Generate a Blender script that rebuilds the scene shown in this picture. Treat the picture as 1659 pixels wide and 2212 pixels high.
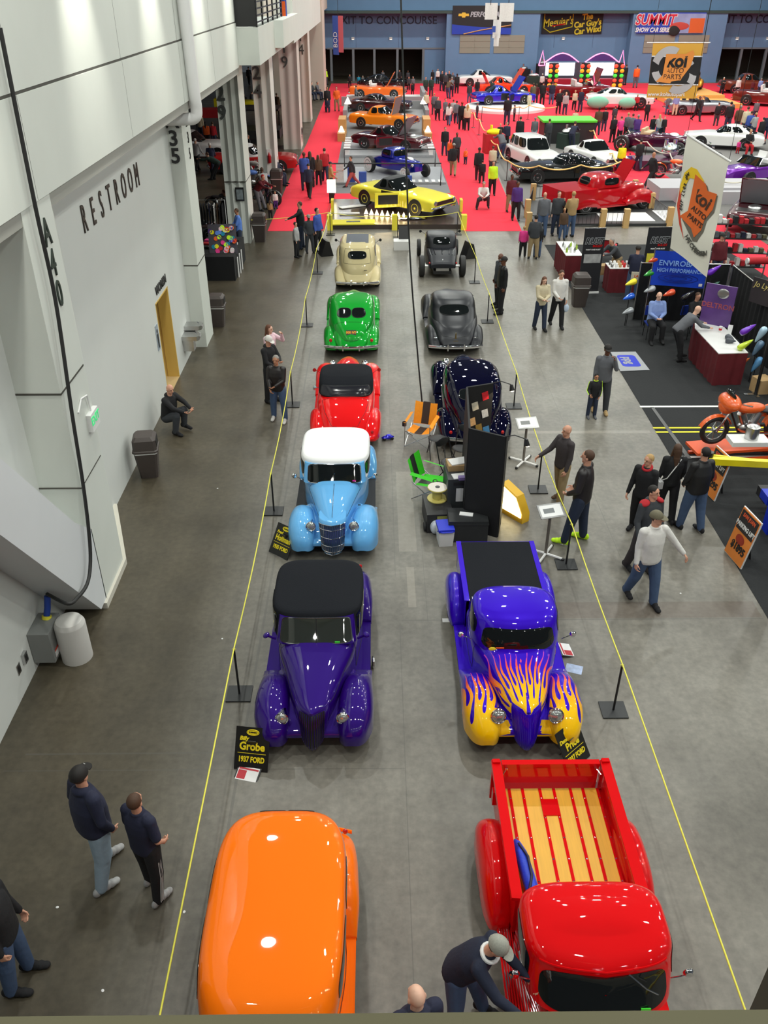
import bpy, bmesh, math, random
from math import sin, cos, pi, radians as R
from mathutils import Vector as V, Matrix as M4, Euler
for o in list(bpy.data.objects): bpy.data.objects.remove(o)
SC = bpy.context.scene; COL = SC.collection
random.seed(7)
# ---------------- camera ----------------
FPX, CX, CY, HC = 1830.0, 829.5, 1106.0, 9.3      # focal in px of a 1659x2212 frame, camera height
TH = math.atan2(1156, FPX); PSI = math.atan2(19.5, math.hypot(FPX, 1156))
cf = V((sin(PSI)*cos(TH), cos(PSI)*cos(TH), -sin(TH))); cr = V((cos(PSI), -sin(PSI), 0)); cu = cr.cross(cf)
CAM = V((0, 0, HC))
cam = bpy.data.objects.new('camera', bpy.data.cameras.new('camera')); COL.objects.link(cam)
cam.matrix_world = M4(((cr.x, cu.x, -cf.x, 0), (cr.y, cu.y, -cf.y, 0), (cr.z, cu.z, -cf.z, HC), (0, 0, 0, 1)))
cam.data.sensor_fit = 'VERTICAL'; cam.data.sensor_height = 24; cam.data.lens = 24*FPX/2212
cam.data.clip_start = 0.05; cam.data.clip_end = 400
SC.camera = cam
def ray(px, py): return cf + cr*((px-CX)/FPX) - cu*((py-CY)/FPX)
def G(px, py, z=0.0):                       # point of the horizontal plane z seen at a pixel
    d = ray(px, py); return CAM + d*((z-HC)/d.z)
def GX(px, py, x):
    d = ray(px, py); return CAM + d*(x/d.x)
def GY(px, py, y):
    d = ray(px, py); return CAM + d*(y/d.y)
# ---------------- light, exposure ----------------
SC.view_settings.view_transform = 'Standard'; SC.view_settings.look = 'None'
SC.view_settings.exposure = 0.0; SC.view_settings.gamma = 1.0; SC.view_settings.use_curve_mapping = False
W = bpy.data.worlds.new('hall'); SC.world = W; W.use_nodes = True
W.node_tree.nodes['Background'].inputs[0].default_value = (0.80, 0.90, 1.0, 1)
W.node_tree.nodes['Background'].inputs[1].default_value = 0.06
def lamp(x, y, z, power, size=0.32, col=(0.975, 1.0, 0.93)):
    l = bpy.data.lights.new('high_bay_lamp', 'AREA'); l.shape = 'DISK'; l.size = size; l.energy = power; l.color = col
    o = bpy.data.objects.new('high_bay_lamp', l); o.location = (x, y, z); COL.objects.link(o)
for iy in range(-2, 13):
    for ix in range(7):
        x = -3.4 + ix*6.6 + (iy % 2)*0.7; y = 2.2 + iy*8.2 - (3 if iy < 0 else 0)
        lamp(x, y, 13.8, 110 if iy < 0 else (310 if y < 40 else 360) if ix < 3 else (300 if y < 30 else 410), 0.5)
for y in (10.6, 15.7, 20.8, 26.4, 31.8):             # wall washers above the left balcony front
    l = bpy.data.lights.new('wall_washer', 'SPOT'); l.energy = 900; l.spot_size = R(46); l.spot_blend = 1.0; l.shadow_soft_size = 0.1; l.color = (1, 0.98, 0.88)
    o = bpy.data.objects.new('wall_washer', l); o.location = (-3.75, y, 11.3); o.rotation_euler = (0, R(20), 0); COL.objects.link(o)

# ---------------- materials ----------------
MATS = {}
def mat(name, c, rough=0.6, metal=0.0, coat=0.0, emit=0.0, noise=0.0, nscale=8.0, bump=0.0, trans=0.0, spec=0.5, fleck=0.0, sheen=0.0):
    if name in MATS: return MATS[name]
    m = bpy.data.materials.new(name); m.use_nodes = True; n = m.node_tree.nodes; L = m.node_tree.links; b = n['Principled BSDF']
    c = tuple(c)[:3] + (1,)
    b.inputs['Base Color'].default_value = c; b.inputs['Roughness'].default_value = rough; b.inputs['Metallic'].default_value = metal
    b.inputs['Coat Weight'].default_value = coat; b.inputs['Coat Roughness'].default_value = 0.02
    b.inputs['Specular IOR Level'].default_value = spec
    if sheen: b.inputs['Sheen Weight'].default_value = sheen
    if trans: b.inputs['Transmission Weight'].default_value = trans
    if emit: b.inputs['Emission Color'].default_value = c; b.inputs['Emission Strength'].default_value = emit
    if noise or bump:
        tc = n.new('ShaderNodeTexCoord'); t = n.new('ShaderNodeTexNoise'); t.inputs['Scale'].default_value = nscale; t.inputs['Detail'].default_value = 4
        L.new(tc.outputs['Object'], t.inputs['Vector'])
        if noise:
            mx = n.new('ShaderNodeMix'); mx.data_type = 'RGBA'
            mx.inputs[6].default_value = tuple(max(0, v*(1-noise)) for v in c[:3]) + (1,); mx.inputs[7].default_value = tuple(min(1, v*(1+noise)) for v in c[:3]) + (1,)
            L.new(t.outputs['Fac'], mx.inputs[0]); L.new(mx.outputs[2], b.inputs['Base Color'])
        if bump:
            bp = n.new('ShaderNodeBump'); bp.inputs['Strength'].default_value = bump; bp.inputs['Distance'].default_value = 0.02
            L.new(t.outputs['Fac'], bp.inputs['Height']); L.new(bp.outputs['Normal'], b.inputs['Normal'])
    MATS[name] = m; return m
def sr(r, g, b):                       # sRGB 0-255 to linear
    f = lambda v: (v/255/12.92) if v/255 <= 0.04045 else ((v/255+0.055)/1.055)**2.4
    return (f(r), f(g), f(b))
def paint(name, c, metal=0.0, rough=0.4): return mat(name, c, rough=.5, metal=metal, coat=1.0, spec=.05)
def cloth(c, key=None):
    c = tuple(round(v, 3) for v in c); return mat('cloth_%d_%d_%d' % tuple(int(v*1000) for v in c), c, rough=0.85, noise=0.12, nscale=14, bump=0.3)
chrome = mat('chrome', (0.8, 0.8, 0.82), rough=0.08, metal=1.0)
steel = mat('brushed_steel', (0.55, 0.55, 0.55), rough=0.3, metal=1.0, noise=0.1)
rubber = mat('rubber', (0.012, 0.012, 0.012), rough=0.6, noise=0.2)
blackm = mat('black_metal', (0.012, 0.012, 0.013), rough=0.4)
glassd = mat('tinted_glass', (0.006, 0.008, 0.008), rough=0.03, spec=0.6, coat=0.3)
blackp = mat('black_plastic', (0.02, 0.02, 0.022), rough=0.5, noise=0.15)
whitep = mat('white_plastic', (0.75, 0.75, 0.74), rough=0.5)
paperm = mat('paper', (0.82, 0.82, 0.82), rough=0.7)

# ---------------- mesh builder ----------------
class MB:
    def __init__(s): s.v = []; s.f = []; s.mi = []; s.m = 0
    def add(s, vs, fs, m=None):
        k = len(s.v); s.v += [tuple(p) for p in vs]; s.f += [tuple(i+k for i in f) for f in fs]; s.mi += [s.m if m is None else m]*len(fs); return s
    def box(s, c, d, rot=None, m=None):
        x, y, z = d[0]/2, d[1]/2, d[2]/2
        vs = [V(p) for p in ((-x,-y,-z),(x,-y,-z),(x,y,-z),(-x,y,-z),(-x,-y,z),(x,-y,z),(x,y,z),(-x,y,z))]
        if rot is not None:
            e = Euler(rot).to_matrix(); vs = [e @ p for p in vs]
        c = V(c); return s.add([p+c for p in vs], [(0,3,2,1),(4,5,6,7),(0,1,5,4),(1,2,6,5),(2,3,7,6),(3,0,4,7)], m)
    def b2(s, a, b, m=None): return s.box([(a[i]+b[i])/2 for i in range(3)], [abs(b[i]-a[i]) for i in range(3)], None, m)
    def rings(s, rs, cap=True, closed=True, m=None):
        n = len(rs[0]); k = len(s.v); vs = [p for r in rs for p in r]; fs = []
        for i in range(len(rs)-1):
            for j in range(n if closed else n-1):
                a = i*n+j; b = i*n+(j+1) % n; fs.append((a, b, b+n, a+n))
        if cap: fs.append(tuple(range(n))[::-1]); fs.append(tuple((len(rs)-1)*n+j for j in range(n)))
        return s.add(vs, fs, m)
    def tube(s, pts, r, n=8, m=None, cap=True):
        pts = [V(p) for p in pts]; rs = []; rr = r if isinstance(r, (list, tuple)) else [r]*len(pts)
        up = None
        for i, p in enumerate(pts):
            t = (pts[min(i+1, len(pts)-1)] - pts[max(i-1, 0)]).normalized()
            if up is None: up = V((0,0,1)) if abs(t.z) < 0.9 else V((1,0,0))
            a = t.cross(up)
            if a.length < 1e-4: a = t.cross(V((0,1,0)))
            a.normalize(); b = a.cross(t); up = b
            rs.append([p + (a*cos(2*pi*j/n) + b*sin(2*pi*j/n))*rr[i] for j in range(n)])
        return s.rings(rs, cap, True, m)
    def cyl(s, a, b, r, r2=None, n=16, m=None): return s.tube([a, b], [r, r if r2 is None else r2], n, m)
    def lathe(s, prof, c=(0,0,0), axis='z', n=24, m=None):      # prof: (radius, height)
        rs = []
        for r, h in prof:
            ring = []
            for j in range(n):
                a = 2*pi*j/n; x, y = r*cos(a), r*sin(a)
                p = (x, y, h) if axis == 'z' else ((h, x, y) if axis == 'x' else (y, h, x))
                ring.append((p[0]+c[0], p[1]+c[1], p[2]+c[2]))
            rs.append(ring)
        return s.rings(rs, True, True, m)
    def ell(s, c, r, n=12, k=8, rot=None, m=None):
        rs = []; e = Euler(rot).to_matrix() if rot is not None else None
        for i in range(k+1):
            t = -pi/2 + pi*(0.02+0.96*i/k); ring = []
            for j in range(n):
                a = 2*pi*j/n; p = V((r[0]*cos(t)*cos(a), r[1]*cos(t)*sin(a), r[2]*sin(t)))
                if e: p = e @ p
                ring.append(p+V(c))
            rs.append(ring)
        return s.rings(rs, True, True, m)
    def grid(s, fn, nu, nv, m=None):
        vs = [fn(i/nu, j/nv) for i in range(nu+1) for j in range(nv+1)]
        return s.add(vs, [(i*(nv+1)+j, (i+1)*(nv+1)+j, (i+1)*(nv+1)+j+1, i*(nv+1)+j+1) for i in range(nu) for j in range(nv)], m)
    def prism(s, poly, a, b, axis='z', m=None):               # poly 2D extruded from a to b
        P = {'z': lambda p, h: (p[0], p[1], h), 'y': lambda p, h: (p[0], h, p[1]), 'x': lambda p, h: (h, p[0], p[1])}[axis]
        n = len(poly); s.add([P(p, a) for p in poly] + [P(p, b) for p in poly],
            [tuple(range(n))[::-1], tuple(range(n, 2*n))] + [(i, (i+1) % n, (i+1) % n+n, i+n) for i in range(n)], m); return s
    def mesh(s, name, mats=None, smooth=35):
        me = bpy.data.meshes.new(name); me.from_pydata(s.v, [], s.f); 
        for m in (mats or []): me.materials.append(m)
        me.polygons.foreach_set('material_index', s.mi)
        bm = bmesh.new(); bm.from_mesh(me); bmesh.ops.recalc_face_normals(bm, faces=bm.faces); bm.to_mesh(me); bm.free()
        if smooth is not None:
            me.shade_smooth(); me.set_sharp_from_angle(angle=R(smooth))
        return me
    def build(s, name, mats, parent=None, smooth=35, **kw):
        if not isinstance(mats, (list, tuple)): mats = [mats]
        return link(name, s.mesh(name, mats, smooth), parent, **kw)
def tagp(o, label=None, cat=None, group=None, kind=None):
    if label: o['label'] = label
    if cat: o['category'] = cat
    if group: o['group'] = group
    if kind: o['kind'] = kind
    return o
def link(name, data, parent=None, loc=None, rz=None, label=None, cat=None, group=None, kind=None):
    o = bpy.data.objects.new(name, data); COL.objects.link(o)
    if parent: o.parent = parent
    if loc is not None: o.location = loc
    if rz is not None: o.rotation_euler = (0, 0, R(rz))
    return tagp(o, label, cat, group, kind)
def thing(name, label, cat, loc=(0,0,0), rz=0, group=None, s=1.0):
    o = link(name, None, None, loc, rz, label, cat, group); o.scale = (s, s, s); o.empty_display_size = 0.2; return o
def copy_tree(o, parent=None):
    c = o.copy(); COL.objects.link(c); c.parent = parent
    for ch in list(o.children): copy_tree(ch, c)
    return c
def struct(name, mb, m, smooth=35): return mb.build(name, m, None, smooth, kind='structure')
def text(name, body, size, m, parent=None, loc=(0,0,0), rot=(pi/2,0,0), off=0.0, shear=0.0, ext=0.003, sx=1.0, align='CENTER', rz=None, **kw):
    c = bpy.data.curves.new(name, 'FONT'); c.body = body; c.size = size; c.offset = off; c.shear = shear; c.extrude = ext; c.align_x = align; c.align_y = 'CENTER'; c.resolution_u = 3
    c.space_line = 0.85
    t = bpy.data.objects.new('tmp', c); COL.objects.link(t)
    dg = bpy.context.evaluated_depsgraph_get(); me = bpy.data.meshes.new_from_object(t.evaluated_get(dg)); bpy.data.objects.remove(t)
    for v in me.vertices: v.co.x *= sx
    me.materials.clear(); me.materials.append(m)
    o = link(name, me, parent, loc, **kw); o.rotation_euler = rot; return o
# floor material ------------------------------------------------
def floor_mat():
    m = mat('polished_concrete', sr(126, 121, 112), rough=0.34); n = m.node_tree.nodes; L = m.node_tree.links; b = n['Principled BSDF']
    tc = n.new('ShaderNodeTexCoord'); sep = n.new('ShaderNodeSeparateXYZ'); L.new(tc.outputs['Object'], sep.inputs[0])
    def noise(sc, det, stretch=None):
        t = n.new('ShaderNodeTexNoise'); t.inputs['Scale'].default_value = sc; t.inputs['Detail'].default_value = det; t.inputs['Roughness'].default_value = 0.6
        if stretch:
            mp = n.new('ShaderNodeMapping'); mp.inputs['Scale'].default_value = stretch; L.new(tc.outputs['Object'], mp.inputs[0]); L.new(mp.outputs[0], t.inputs['Vector'])
        else: L.new(tc.outputs['Object'], t.inputs['Vector'])
        return t.outputs['Fac']
    def ramp(src, stops):
        r = n.new('ShaderNodeValToRGB'); L.new(src, r.inputs[0]); e = r.color_ramp.elements
        e[0].position, e[0].color = stops[0][0], stops[0][1] + (1,); e[1].position, e[1].color = stops[-1][0], stops[-1][1] + (1,)
        for p, c in stops[1:-1]:
            k = e.new(p); k.color = c + (1,)
        return r.outputs[0]
    def math_(op, a, bb):
        k = n.new('ShaderNodeMath'); k.operation = op
        for i, q in enumerate((a, bb)):
            if q is None: continue
            if isinstance(q, (int, float)): k.inputs[i].default_value = q
            else: L.new(q, k.inputs[i])
        return k.outputs[0]
    def mix(f, a, bb, mode='MIX'):
        k = n.new('ShaderNodeMix'); k.data_type = 'RGBA'; k.blend_type = mode
        for i, q in ((0, f), (6, a), (7, bb)):
            if isinstance(q, (int, float)): k.inputs[i].default_value = q
            elif isinstance(q, tuple): k.inputs[i].default_value = q + (1,)
            else: L.new(q, k.inputs[i])
        return k.outputs[2]
    base = ramp(noise(0.5, 6), [(0.3, sr(98, 94, 86)), (0.5, sr(119, 115, 106)), (0.72, sr(134, 130, 121))])
    fine = ramp(noise(9, 8), [(0.25, (0.72,)*3), (0.7, (1.12,)*3)])
    c = mix(1.0, base, fine, 'MULTIPLY')
    streak = ramp(noise(1.0, 5, (2.2, 0.35, 1)), [(0.35, (0.82,)*3), (0.6, (1.0,)*3)])
    c = mix(0.8, c, streak, 'MULTIPLY')
    # browner lane, darkened in the colour for the dimmer light along the left wall (x < -2.3)
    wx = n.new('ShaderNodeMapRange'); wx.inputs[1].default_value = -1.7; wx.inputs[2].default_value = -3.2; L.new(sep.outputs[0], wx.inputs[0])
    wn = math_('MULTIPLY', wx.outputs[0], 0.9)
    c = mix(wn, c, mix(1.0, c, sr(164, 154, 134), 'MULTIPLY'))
    def line(axis, pos, w, lo=None, hi=None, oa=None):
        a = math_('ABSOLUTE', math_('SUBTRACT', sep.outputs[axis], pos), None); k = math_('LESS_THAN', a, w)
        if lo is not None:
            k = math_('MULTIPLY', k, math_('GREATER_THAN', sep.outputs[1-axis], lo)); k = math_('MULTIPLY', k, math_('LESS_THAN', sep.outputs[1-axis], hi))
        return k
    dark = (0.09, 0.085, 0.075)
    for a in [(0, 0.37, 0.006, -5, 11.2), (1, 8.05, 0.007, -5.2, 0.37), (1, 11.25, 0.014, 0.4, 6.6), (1, 8.35, 0.012, -5.0, -2.2), (1, 14.9, 0.006, 0.1, 1.0), (0, 0.32, 0.005, 12.5, 30), (0, 0.85, 0.004, 11.2, 36),
              (1, 23.2, 0.01, -5.4, 6.5), (0, -1.95, 0.02, -3, 24), (1, 17.5, 0.008, -5.4, 6), (1, 29.6, 0.01, -5.4, 6.6), (0, 4.6, 0.006, 11.4, 36)]:
        c = mix(math_('MULTIPLY', line(*a), 0.55), c, dark)
    for a in [(1, 18.3, 0.07, 3.4, 6.6), (0, 0.58, 0.17, 13.3, 16.4), (0, 0.6, 0.07, 11.6, 12.8), (1, 11.62, 0.25, 0.4, 6.6)]:
        c = mix(math_('MULTIPLY', line(*a), 0.25 if a[1] != 11.62 else 0.0), c, sr(180, 172, 158))
    c = mix(math_('MULTIPLY', line(1, 11.5, 0.22, 3.0, 6.6), 0.45), c, sr(88, 72, 62))
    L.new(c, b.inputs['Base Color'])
    rr = n.new('ShaderNodeMapRange'); rr.inputs[3].default_value = 0.24; rr.inputs[4].default_value = 0.5; L.new(noise(1.3, 6), rr.inputs[0]); L.new(rr.outputs[0], b.inputs['Roughness'])
    return m
def wall_mat(name, c, panel=None, var=0.05):
    m = mat(name, c, rough=0.75, noise=var, nscale=1.2, bump=0.05); return m
# ================= the hall =================
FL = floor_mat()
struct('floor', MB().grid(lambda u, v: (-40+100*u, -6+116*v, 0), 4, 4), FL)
conc = wall_mat('pale_painted_concrete', sr(203, 207, 200)); concd = wall_mat('concrete_soffit', sr(150, 150, 143)); blockm = wall_mat('painted_block_wall', sr(204, 207, 203), var=0.03)
jointm = mat('joint_shadow_gap', sr(70, 68, 62), rough=0.9)
letterm = mat('dark_bronze_letters', sr(62, 54, 48), rough=0.6); letterg = mat('dark_green_letters', sr(40, 52, 44), rough=0.6)
XW, XF = -5.43, -4.75
# left wall with restroom door opening (y 20.45..21.8, z 0..2.5)
w = MB(); w.b2((XW-.3, 11.2, 0), (XW, 20.35, 6.65)); w.b2((XW-.3, 21.75, 0), (XW, 24.3, 6.65)); w.b2((XW-.3, 20.35, 2.5), (XW, 21.75, 6.65)); w.b2((XW-.3, 5, 0), (XW, 11.2, 6.65))
struct('wall_left', w, blockm)
w = MB(); w.b2((XW-2.2, 20.2, 0), (XW-2.1, 22.0, 2.6)); w.b2((XW-2.2, 21.75, 0), (XW-.3, 21.85, 2.6)); w.b2((XW-2.2, 20.25, 0), (XW-.3, 20.35, 2.6)); struct('wall_restroom', w, wall_mat('restroom_yellow_wall', sr(205, 170, 95)))
struct('trim_1', MB().b2((XW-2.1, 20.35, 0), (XW-.0, 21.75, .012)), mat('tan_threshold_floor', sr(190, 165, 120), rough=0.4))
w = MB(); w.b2((XW-.3, 20.33, 0), (XW+.004, 20.37, 2.5)); w.b2((XW-.3, 21.73, 0), (XW+.004, 21.77, 2.5)); w.b2((XW-.3, 20.33, 2.48), (XW+.004, 21.77, 2.52)); struct('trim_2', w, mat('door_frame_yellow', sr(214, 178, 92), rough=0.5))
# fascia of the upper level, with joint and panel seams
w = MB(); w.b2((XF-.35, -4, 8.02), (XF, 33.2, 11.5)); w.b2((XF-.35, -4, 6.65), (XF+.02, 33.2, 7.98)); struct('wall_fascia', w, conc)
w = MB(); w.b2((XF-.3, -4, 7.985), (XF+.005, 33.2, 8.015)); 
for y in (12.4, 17.9, 23.2, 28.0): w.b2((XF-.02, y, 6.66), (XF+.0215, y+.008, 7.98)).b2((XF-.02, y, 8.02), (XF+.002, y+.008, 11.4))
struct('trim_3', w, jointm)
struct('ceiling', MB().b2((-30, -4, 6.45), (XF-.01, 33.2, 6.65)), concd)
w = MB(); w.b2((-30, 33.2, 6.6), (XF-.3, 98, 6.9)); struct('ceiling.001', w, concd)
w = MB(); w.b2((XF-.35, 42.5, 6.65), (XF-.05, 99, 9)); struct('wall_fascia.001', w, wall_mat('tan_concrete', sr(196, 186, 172)))
# balcony boxes jutting from the fascia
w = MB(); w.b2((XF-.3, 33.2, 6.7), (XF+.75, 42.6, 7.85)); w.b2((XF+.75, 38.6, 6.9), (XF+1.1, 46.5, 7.85)); w.b2((XF-.3, 46.5, 6.6), (XF+.85, 70, 8.4)); struct('wall_balcony', w, conc)
rail = thing('balcony_railing', 'dark metal railing on top of the balcony box high at upper left', 'railing', (XF+.72, 33.2, 7.85))
for k in range(5): MB().b2((-.02, 0, .12+k*.2), (.02, 9.2, .16+k*.2)).build('rail_bar', blackm, rail)
for k in range(6): MB().b2((-.03, k*1.8, 0), (.03, k*1.8+.05, 1.05)).build('post', blackm, rail)
MB().b2((-1.0, -.02, .02), (.0, .02, 1.0)).build('end_panel', blackm, rail)
# columns
def column(name, x0, x1, y0, y1, z1=6.65, m=conc, flute=0, jz=2.4):
    w = MB()
    if flute:
        n = flute; prof = []
        for i in range(n*6+1):
            u = i/(n*6); x = x0+(x1-x0)*u; prof.append((x, y0 + 0.10*(0.5-0.5*cos(2*pi*u*n))))
        w.prism(prof+[(x1, y1), (x0, y1)], 0, z1)
    else: w.b2((x0, y0, 0), (x1, y1, z1))
    o = struct(name, w, m)
    if jz: struct('trim_9', MB().b2((x0, y0-.006, jz), (x1+.006, y1, jz+.03)), jointm)
    return o
# A40: pier that splays back to the wall
w = MB(); w.prism([(XW-.1, 11.75), (XF, 11.75), (XF, 12.92), (XW+.02, 14.75), (XW-.1, 14.75)], 0, 6.65); struct('wall_pier', w, conc)
struct('trim_4', MB().b2((XF-.0, 11.745, 3.98), (XF+.006, 12.9, 4.01)).b2((XW-.1, 11.742, 3.98), (XF, 11.75, 4.01)), jointm)
struct('trim_5', MB().b2((XW-.1, 11.735, 2.35), (XF, 11.75, 2.37)).b2((XF, 11.75, 2.35), (XF+.006, 12.85, 2.37)), jointm)
w = MB(); w.prism([(XW, 11.62), (XF+.05, 11.62), (XF+.05, 12.96), (XW+.06, 14.9), (XW, 14.9)], 0, .12); struct('baseboard_pier', w, wall_mat('pale_base', sr(196, 192, 180)))
# lower step block at the pier foot and sloping stair stringer along the wall
w = MB(); w.prism([(10.9, 0.0), (11.8, 0.0), (11.8, 1.65), (11.1, 1.65), (11.1, 2.08), (7.0, 7.3), (5.0, 7.3), (5.0, 8.6), (8.55, 4.0)][0:0] + [(11.45, 0.12), (11.78, 0.12), (11.78, 1.55), (11.2, 2.05), (9.42, 4.18), (6.6, 7.5), (5.6, 7.5), (8.9, 3.37)], XF-.68, XF, 'x'); struct('wall_stringer', w, wall_mat('stringer_concrete', sr(205, 208, 210)))
struct('wall_nook', MB().b2((XF-3, 5, 0), (XW-.3, 12, 6.6)), blockm)
column('wall_column', -6.4, -5.04, 23.95, 25.1)
column('wall_column.001', -6.02, -5.17, 35.5, 37.0, flute=3)
column('wall_column.002', -5.98, -5.12, 46, 47.6, flute=2, jz=0)
column('wall_column.003', -5.85, -4.75, 58, 59.8, flute=2, jz=0, m=wall_mat('tan_column', sr(205, 200, 190)))
column('wall_column.004', -6.0, -4.9, 70.0, 72.0, flute=2, jz=0, m=wall_mat('tan_column', sr(205, 200, 190)))
w = MB(); w.b2((-9, 84, 0), (-4.56, 88, 10)); struct('wall_end', w, wall_mat('tan_concrete', sr(196, 186, 172)))
# numbering on the columns and the restroom wall
def ltr(t, size, m, loc, face, name='lettering', par=None, **kw):
    rot = (pi/2, 0, 0) if face == '-y' else (pi/2, 0, pi/2)
    return text(name, t, size, m, par, loc, rot, ext=0.01, **kw)
sg = thing('column_number', 'tall A40 numbering down the pier beside the black cable', 'sign', (XF, 12.5, 5.7))
for k, ch in enumerate('A40'): ltr(ch, .56, letterg, (0.012, 0.0, .48-k*.45), '+x', 'letter', sg, sx=0.75)
sg = thing('column_number', 'large A35 numbering on the column past the restroom door', 'sign', (-5.42, 23.95, 5.9))
for k, ch in enumerate('A35'): ltr(ch, .52, mat('black_letters', (.02, .02, .02)), (0.14, -.012, .25-k*.43), '-y', 'letter', sg, off=.012)
sg = thing('column_number', 'small repeated A35 numbering on the side of the same column', 'sign', (-5.04, 24.6, 5.6))
for k, ch in enumerate('A35'): ltr(ch, .4, MATS['black_letters'], (0.012, 0.0, .45-k*.4), '+x', 'letter', sg, sx=.6)
sg = thing('column_number', 'grey 29 numbering on the fluted column', 'sign', (-5.98, 35.5, 5.5))
for k, ch in enumerate('A29'): ltr(ch, .7, mat('grey_letters', sr(72, 76, 74)), (0.12, -.012, .72-k*.66), '-y', 'letter', sg, off=.015)
sg = thing('column_number', 'grey 24 numbering on the column behind A29', 'sign', (-5.85, 46, 5.3))
for k, ch in enumerate('A24'): ltr(ch, .8, MATS['grey_letters'], (0.1, -.012, .85-k*.8), '-y', 'letter', sg, off=.015)
sg = thing('column_number', 'small 19 numbering on a far column', 'sign', (-5.6, 58, 5.6))
for k, ch in enumerate('A19'): ltr(ch, .9, MATS['grey_letters'], (0.1, -.012, .9-k*.8), '-y', 'letter', sg)
sg = thing('column_number', 'small 14 numbering on the farthest column', 'sign', (-5.5, 70, 5.6))
for k, ch in enumerate('A14'): ltr(ch, .95, MATS['grey_letters'], (0.1, -.012, .9-k*.85), '-y', 'letter', sg)
sg = thing('restroom_sign', 'RESTROOM in tall bronze letters high on the left wall', 'sign', (XW, 18.3, 5.48))
for k, ch in enumerate('RESTROOM'): ltr(ch, .72, letterm, (0.012, -2.05+k*.585, 0), '+x', 'letter', sg, sx=0.62)
sg = thing('women_sign', 'small WOMEN lettering over the restroom doorway', 'sign', (XW, 21.1, 2.75))
ltr('WOMEN', .3, MATS['black_letters'], (0.012, 0, 0), '+x', 'letters', sg, off=.006)
sg = thing('restroom_pictogram', 'small restroom pictogram plate beside the doorway', 'sign', (XW, 20.1, 1.75))
MB().b2((0, -.12, -.32), (.012, .12, .32)).build('plate', mat('grey_plate', sr(150, 160, 170)), sg)
MB().ell((.016, 0, .16), (.006, .05, .05)).b2((.012, -.06, -.12), (.02, .06, .09)).b2((.012, -.05, -.26), (.02, -.02, -.12)).b2((.012, .02, -.26), (.02, .05, -.12)).build('pictogram', MATS['black_letters'], sg)
# back wall, blue
bluew = wall_mat('blue_painted_wall', sr(100, 131, 166), var=0.08); YB = 100
w = MB(); w.b2((-9, YB, 3.0), (7.2, YB+.4, 6.28)); w.b2((7.2, YB-1.6, 0), (16.6, YB+.4, 6.28)); w.b2((16.6, YB, 0), (26.0, YB+.4, 6.28)); w.b2((26, YB-1.6, 0), (35.5, YB+.4, 6.28)); w.b2((35.5, YB, 3.0), (60, YB+.4, 6.28)); w.b2((4.9, YB, 0), (7.3, YB+.3, 3))
w.b2((-9, YB+.3, 6.28), (60, YB+.7, 14)); struct('wall_back', w, bluew)
w = MB(); w.b2((-9, YB-1.7, 6.2), (60, YB+.5, 6.42)); struct('trim_6', w, mat('dark_green_band', sr(52, 70, 66)))
w = MB()
for x in (-4.6, -2.3, -.1, 2.3, 5.0, 35.6, 38.2, 40.8, 43.5): w.b2((x-.12, YB-.05, 0), (x+.12, YB+.25, 3.05))
w.b2((-5, YB-.06, 2.95), (7.2, YB+.2, 3.1)); w.b2((35.5, YB-.06, 2.95), (60, YB+.2, 3.1)); struct('trim_7', w, mat('door_frame_grey', sr(110, 116, 122), rough=.5))
struct('wall_concourse', MB().b2((-9, YB+6, 0), (60, YB+6.3, 4)).b2((-9, YB+.4, 3.1), (60, YB+6, 3.3)), mat('dark_concourse', sr(60, 50, 42), rough=.8, noise=.3))
w = MB()
for k, x in enumerate((8.6, 12.1, 27.4, 30.9)): struct('window_%d' % (k+1), MB().b2((x, YB-1.66, 2.7), (x+3.1, YB-1.6, 4.3)).b2((x+1.5, YB-1.68, 2.7), (x+1.56, YB-1.6, 4.3)).b2((x, YB-1.68, 3.2), (x+3.1, YB-1.62, 3.24)).b2((x, YB-1.68, 3.75), (x+3.1, YB-1.62, 3.79)), mat('louvre_beige', sr(140, 136, 122), rough=.6))
w = MB()
for x in (-2, 2.4, 11.8, 18.5, 22.5, 37.5, 41.5): w.b2((x, YB-.02, 3.1), (x+.03, YB, 6.2))
struct('trim_8', w, mat('blue_seam', sr(80, 98, 130)))
navyl = mat('navy_letters', sr(34, 42, 66))
sg = thing('exit_sign', 'EXIT TO CONCOURSE in dark letters on the blue wall, left', 'sign', (1.15, YB-.02, 5.52))
text('letters', 'EXIT TO CONCOURSE', 1.0, navyl, sg, (0, 0, 0), off=.012, ext=.02).scale.x = 1.02
sg = thing('exit_sign', 'EXIT TO CONCOURSE in dark letters on the blue wall, cut by the right edge', 'sign', (40.0, YB-.02, 5.62))
text('letters', 'EXIT TO CONCOURSE', 1.0, navyl, sg, (0, 0, 0), off=.012, ext=.02).scale.x = 1.0
for k, x in enumerate((-2.3, 1.6, 5.4, 19.4, 37.4, 40.6)):
    t = thing('wall_light', 'small wall light on the blue wall above the doors', 'light', (x, YB-.02, 3.95), group='small lights on the blue wall')
    MB().box((0, -.12, 0), (.3, .24, .2)).build('housing', mat('light_housing', (.5, .5, .5)), t); MB().box((0, -.12, -.11), (.24, .2, .02)).build('lens', mat('lens_lit', (1, .95, .8), emit=2), t)
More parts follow.
